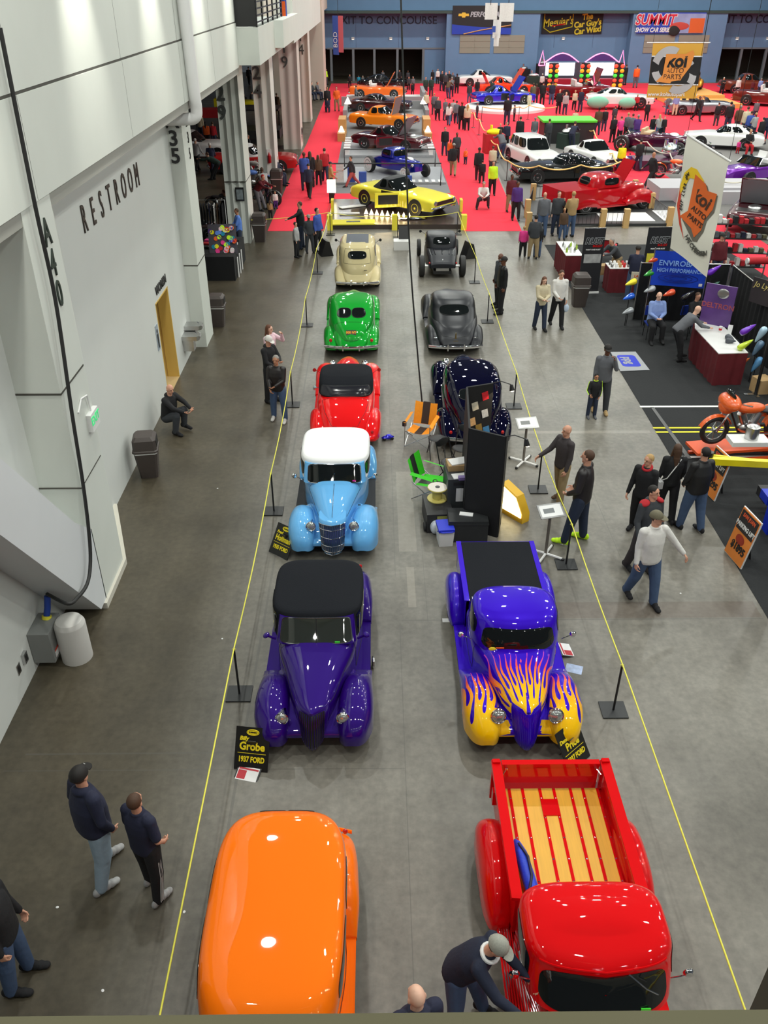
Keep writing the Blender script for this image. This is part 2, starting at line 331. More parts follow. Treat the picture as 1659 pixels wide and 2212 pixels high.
# near parapet ledge under the camera
struct('trim_10', MB().b2((-3, .16, 8.05), (3, .332, 8.64)).b2((.296, .355, 7.6), (.42, .43, 8.93))[0:0] if False else MB().b2((-3, .1, 7.9), (3, .338, 8.64)), mat('olive_parapet', sr(84, 80, 54), rough=.7, noise=.1))
q_ = GY(1648, 2005, .40); struct('trim_11', MB().b2((q_.x+.018, .34, 8.5), (q_.x+.1, .40, q_.z)), mat('dark_frame_post', sr(58, 58, 50), rough=.6))
# ----- carpets -----
def poly(name, pts, z, m, label=None, cat='carpet', **kw):
    o = MB().prism([(p[0], p[1]) for p in pts], z-.0025, z).build(name, m, None, None, label=label, cat=cat, **kw); return o
redc = mat('red_carpet', sr(226, 38, 62), rough=.95, noise=.1, nscale=30, bump=.2)
blackc = mat('black_carpet', sr(31, 33, 35), rough=.95, noise=.25, nscale=25, bump=.2); greyc = mat('grey_carpet', sr(118, 118, 120), rough=.95, noise=.12, nscale=30, bump=.2)
g2 = lambda x, y: tuple(G(x, y)[:2])
PXP = lambda L: [g2(*p) for p in L]
poly('red_carpet', [(-4.7, 37.5), (-2.25, 37.5), (-2.25, 97.5), (-4.55, 97.5), (-4.55, 60), (-4.7, 52)], .006, redc, 'long red aisle carpet left of the display plinths')
poly('red_carpet.001', [(3.8, 37.4), (6.3, 37.4), (6.8, 52), (8.6, 62), (60, 62), (60, 97.5), (-2.25, 97.5), (-2.25, 79), (3.8, 79)], .006, redc, 'red aisle carpet right of the plinths widening to the back wall')
poly('red_carpet.002', PXP([(1313, 287), (1343, 310), (1395, 349), (1438, 379), (1467, 399), (1549, 459), (1659, 530), (1659, 600), (1600, 560), (1451, 470), (1376, 427), (1332, 388), (1290, 340), (1262, 300), (1262, 287)]), .011, redc, 'red aisle carpet crossing between the wagon display and the hanging white banner')
poly('red_carpet.003', [(-2.24, 41.0), (3.79, 41.0), (3.79, 45.0), (-2.24, 45.0)], .006, redc, 'red carpet strip under and behind the yellow car display')
poly('grey_carpet', [(-2.24, 45.01), (3.79, 45.01), (3.79, 79), (-2.24, 79)], .006, greyc, 'grey carpet strip under the row of open-hood cars')
poly('grey_carpet.001', [(6.4, 39.0), (30, 39.0), (45, 61.9), (8.65, 61.9), (6.9, 52)], .006, mat('dark_grey_carpet', sr(112, 110, 108), rough=.9, noise=.1, nscale=20), 'grey carpet under the roped car club display')
poly('black_carpet', [(6.66, 9.0), (30, 9.0), (30, 35.2), (6.9, 35.2)], .006, blackc, 'wide black carpet of the vendor booths at right')
wl = mat('white_tape', sr(232, 232, 228), rough=.6); yl = mat('yellow_tape', sr(236, 224, 40), rough=.6); gl = mat('grey_tape', sr(96, 96, 96), rough=.7)
y1 = G(1450, 879)[1]; y2 = G(1500, 925)[1]; y3 = G(1500, 934)[1]; y4 = G(1500, 988)[1]
for yy, mm, t, cc in ((y1, wl, .045, 'white tape stripe nearest the far edge of the roadway mat'), (y2, yl, .035, 'yellow tape stripe, upper of the centre pair'), (y3, yl, .035, 'yellow tape stripe, lower of the centre pair'), (y4, wl, .045, 'white tape stripe nearest the two post lift sign')):
    poly('tape_stripe', [(6.72, yy-t), (14, yy-t), (14, yy+t), (6.72, yy+t)], .014, mm, cc, 'tape')
poly('tape_stripe', [g2(1405, 880), g2(1412, 880), g2(1494, 992), g2(1484, 992)], .016, gl, 'grey tape seam running diagonally over the roadway stripes', 'tape')
# ================= surfaces for vehicles =================
def crom(keys, u):
    K = len(keys); u = max(0.0, min(K-1.000001, u)); i = int(u); t = u-i
    p0 = keys[max(i-1, 0)]; p1 = keys[i]; p2 = keys[i+1]; p3 = keys[min(i+2, K-1)]
    out = []
    for a, b, c, d in zip(p0, p1, p2, p3):
        m1 = (c-a)/2; m2 = (d-b)/2
        if (c-b)*(b-a) <= 0: m1 = 0
        if (d-c)*(c-b) <= 0: m2 = 0
        if b != c: m1 = max(-3*abs(c-b), min(3*abs(c-b), m1)); m2 = max(-3*abs(c-b), min(3*abs(c-b), m2))
        t2, t3 = t*t, t*t*t
        out.append(b*(2*t3-3*t2+1) + m1*(t3-2*t2+t) + c*(-2*t3+3*t2) + m2*(t3-t2))
    return out
def spow(x, e): return math.copysign(abs(x)**e, x)
class Loft:
    """lengthwise surface; key = (y, xc, w, ztop, zmid, zbot, n, kb)"""
    def __init__(s, keys): s.k = keys; s.K = len(keys)-1
    def S(s, u, v):
        y, xc, w, zt, zm, zb, n, kb = crom(s.k, u); av = abs(v)
        if av <= 0.8:
            th = pi/2*(1-av/0.8); x = w*abs(cos(th))**(2/n); z = zm+(zt-zm)*abs(sin(th))**(2/n)
        else:
            q = (av-0.8)/0.2; x = w*(1+(kb-1)*q*q); z = zm+(zb-zm)*q
        return V((xc+math.copysign(x, v) if v else xc, y, z))
    def uy(s, y):                          # station whose y equals y
        lo, hi = 0.0, float(s.K)
        for _ in range(40):
            m = (lo+hi)/2
            if crom(s.k, m)[0] < y: lo = m
            else: hi = m
        return lo
    def mesh(s, mb, nu=60, nv=40, m=None, u0=0, u1=None):
        u1 = s.K if u1 is None else u1
        rs = [[s.S(u0+(u1-u0)*i/nu, -1+2*j/nv) for j in range(nv+1)] for i in range(nu+1)]
        return mb.rings(rs, True, False, m)
class Stack:
    """stacked plan rings; key = (z, yfront, yrear, w, n, vee)"""
    N = 96
    def __init__(s, keys, crown=0.06, ck=10): s.k = keys; s.K = len(keys)-1; s.crown = crown; s.c = {}
    def ring(s, u):
        u = round(u, 4)
        if u in s.c: return s.c[u]
        z, yf, yr, w, n, vee = crom(s.k, u); c = (yf+yr)/2; a = (yr-yf)/2; pts = []
        for j in range(s.N+1):
            ph = 2*pi*j/s.N; x = w*spow(sin(ph), 2/n); y = c - a*spow(cos(ph), 2/n)
            if cos(ph) > 0: y -= vee*(1-abs(x)/w)*cos(ph)**0.5
            pts.append(V((x, y, z)))
        L = [0.0]
        for j in range(s.N): L.append(L[-1]+(pts[j+1]-pts[j]).length)
        T = L[-1]; s.c[u] = (pts, [l/T for l in L]); return s.c[u]
    def S(s, u, p):
        pts, L = s.ring(u); p = p % 1.0; lo, hi = 0, s.N
        while hi-lo > 1:
            m = (lo+hi)//2
            if L[m] <= p: lo = m
            else: hi = m
        t = (p-L[lo])/max(1e-9, L[hi]-L[lo]); return pts[lo].lerp(pts[hi], t)
    def px(s, u, x):                       # p on the front where x is reached (signed)
        best = min((abs(s.S(u, q/400.0).x-abs(x)), q/400.0) for q in range(0, 90)); return math.copysign(best[1], x)
    def py(s, u, y, side=1):
        best = min((abs(s.S(u, q/400.0).y-y), q/400.0) for q in range(12, 189)); return best[1]*side
    def mesh(s, mb, nu=28, nv=72, m=None):
        rs = [[s.S(s.K*i/nu, j/nv) for j in range(nv)] for i in range(nu+1)]
        top = rs[-1]; c = sum(top, V((0,0,0)))/nv
        for k in (0.93, 0.8, 0.6, 0.4, 0.2, 0.03):
            rs.append([V((c.x+(p.x-c.x)*k, c.y+(p.y-c.y)*k, p.z+s.crown*(1-k**2))) for p in top])
        return mb.rings(rs, True, True, m)
    def roofz(s, x, y):
        return s.k[-1][0]+s.crown
def nrm(sf, u, p, out=None):
    e = 0.01; a = sf.S(u+e, p)-sf.S(u-e, p); b = sf.S(u, p+e)-sf.S(u, p-e); n = a.cross(b)
    if n.length < 1e-9: return V((0, 0, 1))
    n.normalize(); q = sf.S(u, p); 
    ref = V((q.x*0.7, 0, 0.35)) if isinstance(sf, Loft) else q-V((0, (crom(sf.k, u)[1]+crom(sf.k, u)[2])/2, q.z-0.05))
    if isinstance(sf, Loft): ref = q-V((sf.k[0][1], q.y, 0.3)) 
    return n if n.dot(ref) >= 0 else -n
def patch(sf, u0, u1, p0, p1, off=0.006, r=0.35, mb=None, nk=7, nb=52, m=None, n=None):
    mb = mb or MB(); uc, du, pc, dp = (u0+u1)/2, (u1-u0)/2, (p0+p1)/2, (p1-p0)/2; e = n or 2/r; rs = []
    for i in range(nk+1):
        k = 1-i/nk*0.985; ring = []
        for j in range(nb):
            th = 2*pi*j/nb; a = spow(cos(th), 2/e)*k; b = spow(sin(th), 2/e)*k; u = uc+du*b; p = pc+dp*a
            ring.append(sf.S(u, p)+nrm(sf, u, p)*off)
        rs.append(ring)
    edge = [sf.S(uc+du*spow(sin(2*pi*j/nb), 2/e), pc+dp*spow(cos(2*pi*j/nb), 2/e)) for j in range(nb)]
    return mb.rings([edge]+rs, False, True, m)
def prim(sf, u0, u1, p0, p1, off=0.006, r=0.35, tr=0.008, mb=None, n=None, m=None):      # raised rim round a patch
    mb = mb or MB(); uc, du, pc, dp = (u0+u1)/2, (u1-u0)/2, (p0+p1)/2, (p1-p0)/2; e = n or 2/r; nb = 52
    pts = []
    for j in range(nb+1):
        th = 2*pi*j/nb; u = uc+du*spow(sin(th), 2/e); p = pc+dp*spow(cos(th), 2/e); pts.append(sf.S(u, p)+nrm(sf, u, p)*off)
    return mb.tube(pts, tr, 6, m)
def seam(sf, pts, r=0.004, mb=None, off=0.0, m=None):
    mb = mb or MB(); out = []
    for (a, b), (c, d) in zip(pts, pts[1:]):
        for k in range(10): q = (a+(c-a)*k/10, b+(d-b)*k/10); out.append(sf.S(*q)+nrm(sf, *q)*off)
    out.append(sf.S(*pts[-1])+nrm(sf, *pts[-1])*off); return mb.tube(out, r, 5, m)
# ---------------- vehicle pieces ----------------
seamm = mat('panel_gap', (0.01, 0.01, 0.01), rough=.8)
def wheel(par, x, y, r=.33, w=.2, hub=chrome, white=False, rimr=.62, name='wheel', spokes=0):
    s = 1 if x > 0 else -1
    o = MB().lathe([(r*.6, -w/2), (r*.9, -w/2), (r*.985, -w*.38), (r, -w*.2), (r, w*.2), (r*.985, w*.38), (r*.9, w/2), (r*.6, w/2)], (0, 0, 0), 'x', 32).build(name, rubber, par, 40)
    o.location = (x, y, r)
    h = MB().lathe([(r*rimr, s*w*.25), (r*rimr, s*w*.52), (r*(rimr-.06), s*w*.54), (r*(rimr-.12), s*w*.36), (r*.16, s*w*.34), (r*.14, s*w*.55), (.01, s*w*.58)], (0, 0, 0), 'x', 24)
    if spokes:
        for k in range(spokes):
            a = 2*pi*k/spokes; h.box((s*w*.44, cos(a)*r*.36, sin(a)*r*.36), (w*.12, r*.5, r*.1), (a, 0, 0))
    h.build('rim', hub, o)
    if white: MB().lathe([(r*.66, s*w*.505), (r*.88, s*w*.515), (r*.88, s*w*.5), (r*.66, s*w*.49)], (0, 0, 0), 'x', 32).build('whitewall', whitep, o)
    return o
lensm = mat('headlamp_lens', (0.5, 0.52, 0.5), rough=0.1, metal=0.7, coat=1.0, noise=.5, nscale=60)
redl = mat('red_lens', (0.5, 0.01, 0.01), rough=0.15, coat=1)
def headlamp(par, x, y, z, r=.085, tilt=-12, tear=True, paintm=None):
    o = MB().lathe([(r*1.0, -.01), (r*1.18, .0), (r*1.15, .03), (r*.95, .12), (r*.5, .3), (.01, .42)], (0, 0, 0), 'y', 28).build('headlamp', paintm or chrome, par)
    o.location = (x, y, z); o.rotation_euler = (R(tilt), 0, 0)
    vs = MB().lathe([(r*1.02, -.005), (r*.8, -.028), (r*.4, -.042), (.003, -.046)], (0, 0, 0), 'y', 28)
    vs.build('lens', lensm, o)
    MB().tube([(cos(2*pi*k/28)*r*1.08, -.006, sin(2*pi*k/28)*r*1.08) for k in range(29)], .011, 6).build('bezel', chrome, o)
    return o
def mirror(par, x, y, z, s, m=chrome, r=.055):
    o = MB().tube([(x, y, z), (x+s*.09, y-.02, z+.07), (x+s*.16, y-.01, z+.09)], .008, 6).build('mirror_arm', m, par)
    MB().lathe([(.01, -.035), (r*.7, -.03), (r, -.004), (r, .006), (.01, .008)], (x+s*.17, y, z+.10), 'y', 16).build('mirror_head', m, o)
def bumper(par, y, w, z=.42, h=.07, bow=.12, m=chrome, sgn=1):
    mb = MB(); rs = []
    for i in range(21):
        x = -w+2*w*i/20; yy = y - sgn*bow*(x/w)**2
        rs.append([V((x, yy+sgn*.02*cos(a), z+h*.5*sin(a))) for a in [2*pi*j/10 for j in range(10)]])
    mb.rings(rs)
    for s in (-.3, .3): mb.box((s*w, y+sgn*.03, z), (.04, .05, h*2.0))
    return mb.build('bumper', m, par)
def tail_lamp(par, x, y, z, r=.035):
    o = MB().ell((0, 0, 0), (r, .03, r*1.2)).build('tail_lamp', redl, par); o.location = (x, y, z); return o
def fender(par, keys, m, name='fender', nv=34, nu=44, attr=None):
    for s in (-1, 1):
        k = [(a[0], s*a[1]) + tuple(a[2:]) for a in keys]; lf = Loft(k); mb = MB(); lf.mesh(mb, nu, nv)
        o = mb.build(name, m, par, 60)
        if attr: attr(o)
BODY = [(-2.02,0,.03,.845,.80,.74,2.0,1), (-1.94,0,.13,.875,.80,.70,2.0,1), (-1.82,0,.225,.905,.76,.5,2.2,1), (-1.66,0,.30,.94,.70,.36,2.5,1), (-1.45,0,.365,.97,.66,.32,2.8,1), (-1.05,0,.475,1.01,.66,.3,3.0,1), (-.62,0,.60,1.03,.68,.3,3.2,1),
        (-.2,0,.66,1.02,.72,.3,3,1), (.3,0,.71,1.02,.72,.3,3,1), (.9,0,.70,1.01,.70,.3,2.8,1), (1.35,0,.62,.97,.66,.3,2.5,1), (1.75,0,.50,.82,.58,.3,2.3,1), (2.02,0,.36,.62,.48,.3,2.1,1), (2.14,0,.2,.46,.40,.32,2,1)]
FFEN = [(-2.15,.58,.04,.40,.36,.30,2.0,.9), (-2.12,.59,.12,.50,.38,.27,2.0,.9), (-2.04,.60,.19,.60,.41,.24,2.0,.93), (-1.92,.61,.235,.69,.44,.22,2.05,.97), (-1.75,.63,.268,.76,.47,.22,2.1,1), (-1.52,.64,.275,.80,.48,.3,2.2,1), (-1.25,.65,.26,.77,.46,.3,2.2,1), (-.98,.66,.235,.66,.42,.26,2.2,1), (-.75,.68,.21,.48,.36,.26,2.4,1), (-.55,.70,.19,.35,.31,.27,3,1)]
RFEN = [(.72,.70,.17,.36,.31,.26,3,1), (.88,.68,.20,.55,.4,.28,2.3,1), (1.08,.67,.225,.70,.45,.3,2.2,1), (1.35,.65,.235,.75,.46,.32,2.2,1), (1.65,.64,.225,.70,.44,.26,2.2,1), (1.92,.62,.20,.56,.40,.24,2.1,.95), (2.08,.60,.15,.44,.36,.26,2,.9), (2.15,.58,.07,.38,.33,.28,2,.9)]
APRON = [(-1.99,0,.46,.37,.34,.31,2.4,.95), (-1.93,0,.56,.43,.37,.29,2.6,.95), (-1.7,0,.64,.53,.38,.24,3,1), (-1.2,0,.64,.60,.4,.26,3,1), (-.7,0,.64,.56,.4,.28,3,1)]
def nose(par, m, keys=None, bars=0, gm=None, chev=0):
    st = Stack(keys or [(.22,-2.08,-1.5,.15,2.3,.08), (.32,-2.10,-1.5,.19,2.3,.09), (.5,-2.06,-1.5,.225,2.2,.10), (.70,-1.98,-1.5,.255,2.2,.11), (.80,-1.90,-1.5,.265,2.2,.12), (.83,-1.87,-1.5,.26,2.2,.12)], .0)
    mb = MB(); st.mesh(mb, 24, 64); shell = mb.build('grille_shell', m, par, 60)
    if gm:
        p = st.px(2, .185*(keys[2][3]/.19 if keys else 1)*.97); g = MB(); patch(st, .25, 3.9, -p, p, .006, .2, g, 8, 60, n=8); go = g.build('grille', gm, par)
        if bars:
            b = MB()
            for k in range(bars):
                q = -p+2*p*(k+.5)/bars; seam(st, [(.4, q), (3.8, q)], .004, b, .008)
            b.build('grille_bars', chrome if chev else m, go)
        if chev:
            b = MB()
            for k in range(chev): seam(st, [(.12+(3.78)*k/(chev-1), q) for q in (-p, -p/2, 0, p/2, p)], .007, b, .012)
            seam(st, [(.2, -p), (3.9, -p)], .006, b, .01); seam(st, [(.2, p), (3.9, p)], .006, b, .01)
            b.build('chevron_bars', chrome, go)
    return st
def cabin(par, keys, m, crown=.06, name='cab', wind=(1.2, 3.6), wx=.5, sides=(), rear=None, rim=None, wdiv=False, wn=5, rn=3.2, sn=3.5, gm=None, nu=30):
    st = Stack(keys, crown); mb = MB(); st.mesh(mb, nu, 84); c = mb.build(name, m, par, 50); um = (wind[0]+wind[1])/2 if wind else 2
    gm = gm or glassd
    if wind:
        p = st.px(um, wx); MBw = MB(); patch(st, wind[0], wind[1], -p, p, .008, .4, MBw, 9, 64, n=wn); wo = MBw.build('windshield', gm, par)
        if rim: prim(st, wind[0], wind[1], -p, p, .01, .4, .011, n=wn).build('windshield_trim', rim, wo)
        if wdiv: seam(st, [(wind[0], 0), (wind[1], 0)], .009, None, .012).build('windshield_divider', wdiv, wo)
    for (y0, y1, u0, u1) in sides:
        for s in (-1, 1):
            a, b = st.py((u0+u1)/2, y0, s), st.py((u0+u1)/2, y1, s); patch(st, u0, u1, min(a, b), max(a, b), .007, .5, None, 7, 52, n=sn).build('side_window', gm, par)
    if rear:
        x0, x1, u0, u1 = rear[:4]; uu = (u0+u1)/2
        f = lambda x: min((abs(st.S(uu, q/800.0).x-x), q/800.0) for q in range(280, 520))[1]
        for (xa, xb) in ([(x0, x1)] if len(rear) < 5 else [(x0, -rear[4]), (rear[4], x1)]):
            a, b = f(xa), f(xb); o = patch(st, u0, u1, min(a, b), max(a, b), .008, .5, None, 7, 56, n=rn).build('rear_window', gm, par)
            prim(st, u0, u1, min(a, b), max(a, b), .006, .5, .008, n=rn).build('window_seal', blackm, o)
    return st
def runboards(par, m, y0=-.7, y1=.85, x0=.6, x1=.86, z=.31):
    for s in (-1, 1): MB().b2((s*x0, y0, z-.04), (s*x1, y1, z)).b2((s*(x1-.01), y0, z-.09), (s*x1, y1, z+.003)).build('running_board', m, par)
def chassis(par, y0=-1.8, y1=1.9, w=.55): MB().b2((-w, y0, .17), (w, y1, .30)).build('chassis', blackm, par)
def hoodlines(par, lf, m=seamm, y0=-1.85, y1=-.62, v=.62):
    mb = MB()
    for s in (-1, 1): seam(lf, [(lf.uy(y0+.1), s*v), (lf.uy(y1), s*v)], .004, mb, .001)
    seam(lf, [(lf.uy(y1), -v), (lf.uy(y1), v)], .004, mb, .001); mb.build('hood_seam', m, par)
def doorlines(par, lf, y0, y1, m=seamm):
    mb = MB()
    for s in (-1, 1): seam(lf, [(lf.uy(y0), s*.45), (lf.uy(y0), s*.95), (lf.uy(y1), s*.95), (lf.uy(y1), s*.45)], .004, mb, .001)
    mb.build('door_seam', m, par)
def scaleb(keys, sx=1, dz=0, sy=1): return [(k[0]*sy, k[1]*sx, k[2]*sx, k[3]+dz, k[4], k[5], k[6], k[7]) for k in keys]
def fat_base(root, pm, body=BODY, ff=FFEN, rf=RFEN, apron=True, boards=None, wheels=(-1.55, 1.38), hub=chrome, wx=.73, wr=.33, fname='fender', nu=80):
    lf = Loft(body); mb = MB(); lf.mesh(mb, nu, 56); mb.build('body', pm, root, 60)
    if ff: fender(root, ff, pm, 'front_fender')
    if rf: fender(root, rf, pm, 'rear_fender')
    if apron: Loft(APRON).mesh(MB(), 24, 30).build('front_apron', pm, root, 60)
    if boards: runboards(root, boards)
    chassis(root)
    for y in wheels:
        for s in (-1, 1): wheel(root, s*wx, y, wr, .2, hub)
    return lf
CS = 0.93
# ---------------- near row ----------------
# orange sedan
org = paint('orange_paint', sr(255, 118, 12))
t = thing('sedan_car', 'bright orange rounded sedan with black windshield, nearest car at the bottom left', 'car', (-1.06, 4.75, 0), 0, s=CS)
body = [(a[0], a[1], a[2]*1.06, a[3], a[4], a[5], a[6], a[7]) for a in BODY]
lf = fat_base(t, org, body, boards=org)
cabin(t, [(.96,-1.02,1.92,.75,3.6,.05), (1.08,-.95,1.88,.765,3.7,.05), (1.2,-.88,1.83,.77,3.8,.05), (1.30,-.80,1.77,.765,3.8,.05), (1.39,-.70,1.69,.745,3.8,.04), (1.45,-.58,1.57,.69,3.6,.03), (1.485,-.38,1.36,.58,3.3,.01)], org, .04, wind=(.3, 3.4), wx=.62, sides=((-.42, .42, 1.2, 3.3), (.55, 1.15, 1.2, 3.3)), rear=(-.34, .34, 1.3, 3.0, .02), wn=4.5)
doorlines(t, lf, -.5, .48)
for s in (-1, 1): tail_lamp(t, s*.70, 1.98, .62); headlamp(t, s*.46, -1.96, .66)
nose(t, org, gm=blackm); bumper(t, 2.24, .78, sgn=1, m=org)
w = MB(); w.tube([(.18, -.80, 1.36), (.22, -.90, 1.25), (.3, -.96, 1.17)], .006, 5).build('wiper', chrome, t); MB().tube([(-.28, -.80, 1.36), (-.24, -.90, 1.25), (-.1, -.96, 1.17)], .006, 5).build('wiper', chrome, t)
# purple cabriolet
pur = mat('deep_purple_pearl', sr(40, 2, 112), rough=.45, metal=.15, coat=1.0, spec=.1)
tops = mat('black_canvas', sr(28, 30, 35), rough=.95, noise=.15, nscale=60, bump=.15, spec=.15)
t = thing('cabriolet_car', 'deep purple cabriolet with black canvas top, behind the Grobe placard', 'car', (-.92, 10.2, 0), 0, s=CS)
lf = fat_base(t, pur, boards=pur)
nose(t, pur, gm=mat('black_grille', (.006, .005, .007), rough=.35), bars=13)
TOPK = [(.98,-.62,1.34,.73,4.2,.02), (1.10,-.52,1.32,.74,4.2,.02), (1.22,-.44,1.28,.745,4.3,.02), (1.32,-.40,1.21,.74,4.4,.02), (1.385,-.37,1.11,.72,4.5,.01), (1.41,-.32,1.02,.68,4.5,.0)]
cabin(t, TOPK, tops, .035, name='canvas_top', wind=None)
fr = Stack([(.99,-.66,-.3,.64,4.5,.02), (1.34,-.40,-.1,.60,4.5,.01)], .0); fr.mesh(MB(), 8, 60).build('windshield_frame', pur, t)
p = fr.px(.5, .56); wo = patch(fr, .14, .93, -p, p, .006, .3, None, 7, 60, n=7).build('windshield', mat('green_tint_glass', (.03, .035, .03), rough=.03, coat=.5), t); prim(fr, .14, .93, -p, p, .008, .3, .009, n=7).build('windshield_trim', chrome, wo); seam(fr, [(.14, 0), (.93, 0)], .006, None, .01).build('windshield_divider', blackm, wo)
MB().b2((.30, -.665, 1.03), (.38, -.672, 1.06)).build('inspection_tag', mat('green_tag', sr(70, 235, 60), rough=.5, emit=0), t).rotation_euler = (R(0), 0, 0)
for s in (-1, 1):
    patch(Stack(TOPK, 0), .5, 3.2, *sorted((Stack(TOPK, 0).py(2, -.30, s), Stack(TOPK, 0).py(2, .42, s))), .01, .4, None, 7, 52, n=5).build('side_window', glassd, t)
    MB().tube([(s*.69, -.42, 1.05), (s*.69, -.25, 1.27), (s*.705, .3, 1.30), (s*.705, .5, 1.05)], .012, 6).build('window_rail', chrome, t)
    headlamp(t, s*.455, -1.93, .66); o = MB().ell((s*.80, -.55, 1.10), (.06, .06, .035), rot=(0, s*.5, 0)).tube([(s*.66, -.52, 1.0), (s*.78, -.55, 1.09)], .02, 8).build('mirror', pur, t)
    tail_lamp(t, s*.66, 2.0, .6)
hoodlines(t, lf, v=.66); doorlines(t, lf, -.5, .5)
MB().ell((.80, -.1, .50), (.14, .16, .012)).build('chrome_step', chrome, t) if False else None
# light blue 1935 with white top
blu = paint('sky_blue_paint', sr(104, 176, 232))
t = thing('roadster_car', 'light blue roadster with white top and chevron grille beside the Hoffman placard', 'car', (-.84, 14.93, 0), 0, s=CS)
b2k = [(a[0], a[1], a[2]*(.92 if a[0] < -.5 else 1), a[3]+(.0 if a[0] > -.5 else .02), a[4], a[5], a[6], a[7]) for a in BODY]
ff2 = [(a[0], a[1]+.005, a[2]*1.02, a[3]+.01, a[4], a[5], 2.05, a[7]) for a in FFEN]
lf = fat_base(t, blu, b2k, ff2, boards=mat('black_board_mat', sr(46, 46, 48), rough=.8))
nose(t, blu, [(.22,-2.10,-1.5,.18,3.8,.07), (.32,-2.13,-1.5,.225,3.8,.07), (.5,-2.10,-1.5,.245,3.8,.08), (.72,-2.03,-1.5,.265,3.8,.08), (.85,-1.98,-1.5,.28,3.6,.08), (.90,-1.93,-1.5,.27,3.4,.08)], gm=mat('blue_grille_mesh', sr(34, 56, 84), rough=.5, noise=.5, nscale=90), bars=17, chev=6)
wtop = mat('white_vinyl_top', sr(238, 238, 238), rough=.7, bump=.05, nscale=30)
TK = [(.98,-.60,1.30,.73,4.2,.02), (1.10,-.52,1.29,.74,4.2,.02), (1.22,-.48,1.26,.745,4.2,.02), (1.34,-.45,1.20,.74,4.3,.02), (1.41,-.43,1.13,.72,4.3,.01), (1.445,-.38,1.05,.69,4.2,.0)]
cabin(t, TK, wtop, .035, name='white_top', wind=None)
fr = Stack([(.99,-.66,-.3,.66,4.5,.02), (1.36,-.46,-.1,.63,4.5,.01)], .0); fr.mesh(MB(), 8, 60).build('windshield_frame', blu, t)
p = fr.px(.5, .55); wo = patch(fr, .1, .9, -p, p, .006, .3, None, 7, 60, n=6).build('windshield', glassd, t); prim(fr, .1, .9, -p, p, .01, .3, .014, n=6).build('windshield_trim', chrome, wo)
st = Stack(TK, 0)
for s in (-1, 1):
    patch(st, .5, 3.0, *sorted((st.py(2, -.34, s), st.py(2, .45, s))), .01, .4, None, 7, 52, n=5).build('side_window', glassd, t)
    headlamp(t, s*.43, -1.92, .74, .085); mirror(t, s*.68, -.52, 1.0, s); tail_lamp(t, s*.66, 2.0, .6)
    MB().b2((s*.5, -1.2, .70), (s*.56, -1.16, .78)).build('hood_latch', chrome, t)
MB().tube([lf.S(lf.uy(-1.88+.11*k), 0)+V((0, 0, .004)) for k in range(11)], .008, 6).build('hood_trim', chrome, t)
hoodlines(t, lf, v=.66); MB().b2((.38, -.668, 1.045), (.45, -.675, 1.075)).build('pink_tag', mat('pink_tag', sr(240, 40, 160), rough=.5), t)
# rear-view cars of the left row: facing away
def deck(lf, par, m=seamm, y0=1.0, y1=2.05, v0=.42):
    mb = MB(); pts = [(lf.uy(y0), -v0), (lf.uy(y0), v0)]
    seam(lf, [(lf.uy(y0), -v0), (lf.uy(y0+.5*(y1-y0)), -v0*1.0), (lf.uy(y1-.08), -v0*.75), (lf.uy(y1), 0), (lf.uy(y1-.08), v0*.75), (lf.uy(y0+.5*(y1-y0)), v0), (lf.uy(y0), v0), (lf.uy(y0), -v0)], .005, mb, .001); mb.build('deck_seam', m, par)
def seamdeck(par, st, u0, u1, w):
    f = lambda x: min((abs(st.S((u0+u1)/2, q/800.0).x-x), q/800.0) for q in range(280, 520))[1]
    a, b = f(-w), f(w); prim(st, u0, u1, min(a, b), max(a, b), .001, .5, .004, n=2.6).build('deck_seam', seamm, par)
redp = paint('bright_red_paint', sr(228, 12, 16))
RB = [(-2.02,0,.03,.845,.80,.74,2.0,1), (-1.94,0,.13,.875,.80,.70,2.0,1), (-1.82,0,.225,.905,.76,.5,2.2,1), (-1.66,0,.30,.94,.70,.36,2.5,1), (-1.45,0,.365,.97,.66,.32,2.8,1), (-1.05,0,.475,1.01,.66,.3,3.0,1), (-.62,0,.60,1.03,.68,.3,3.2,1),
      (-.2,0,.68,1.02,.72,.3,3,1), (.3,0,.74,1.02,.72,.3,3,1), (.9,0,.73,1.01,.70,.3,3.2,1), (1.35,0,.68,.95,.64,.3,3.0,1), (1.75,0,.58,.80,.56,.3,2.7,1), (2.02,0,.48,.60,.46,.3,2.4,1), (2.16,0,.36,.42,.38,.28,2,1)]
t = thing('cabriolet_car', 'bright red cabriolet with low black top seen from behind, behind the blue roadster', 'car', (-.745, 19.35, 0), 180, s=CS)
lf = fat_base(t, redp, RB, boards=redp, rf=[(a[0], a[1]+.01, a[2]*1.05, a[3], a[4], a[5], a[6], a[7]) for a in RFEN])
cabin(t, [(.98,-.55,1.08,.71,4,.02), (1.10,-.45,1.02,.70,4,.02), (1.22,-.38,.90,.69,4,.02), (1.30,-.32,.74,.67,3.8,.02), (1.345,-.26,.60,.63,3.6,.01)], tops, .04, name='canvas_top', wind=None, rear=(-.62, .62, .35, 1.95), rn=8, gm=mat('smoked_plastic_window', (.018, .018, .024), rough=.15))
deck(lf, t, y0=1.12); nose(t, redp, gm=blackm)
for s in (-1, 1): mirror(t, s*.69, -.3, 1.05, s, redl if s > 0 else redl, .05); headlamp(t, s*.46, -1.93, .66); tail_lamp(t, s*.68, 2.06, .5)
MB().b2((.78, .3, .9), (.86, .45, .96)).tube([(.72, .4, .95), (.8, .4, .95)], .01).build('chrome_mirror', chrome, t)
bumper(t, 2.26, .72, .34, .06, m=redp)
grn = paint('kelly_green_paint', sr(14, 150, 44), metal=.35)
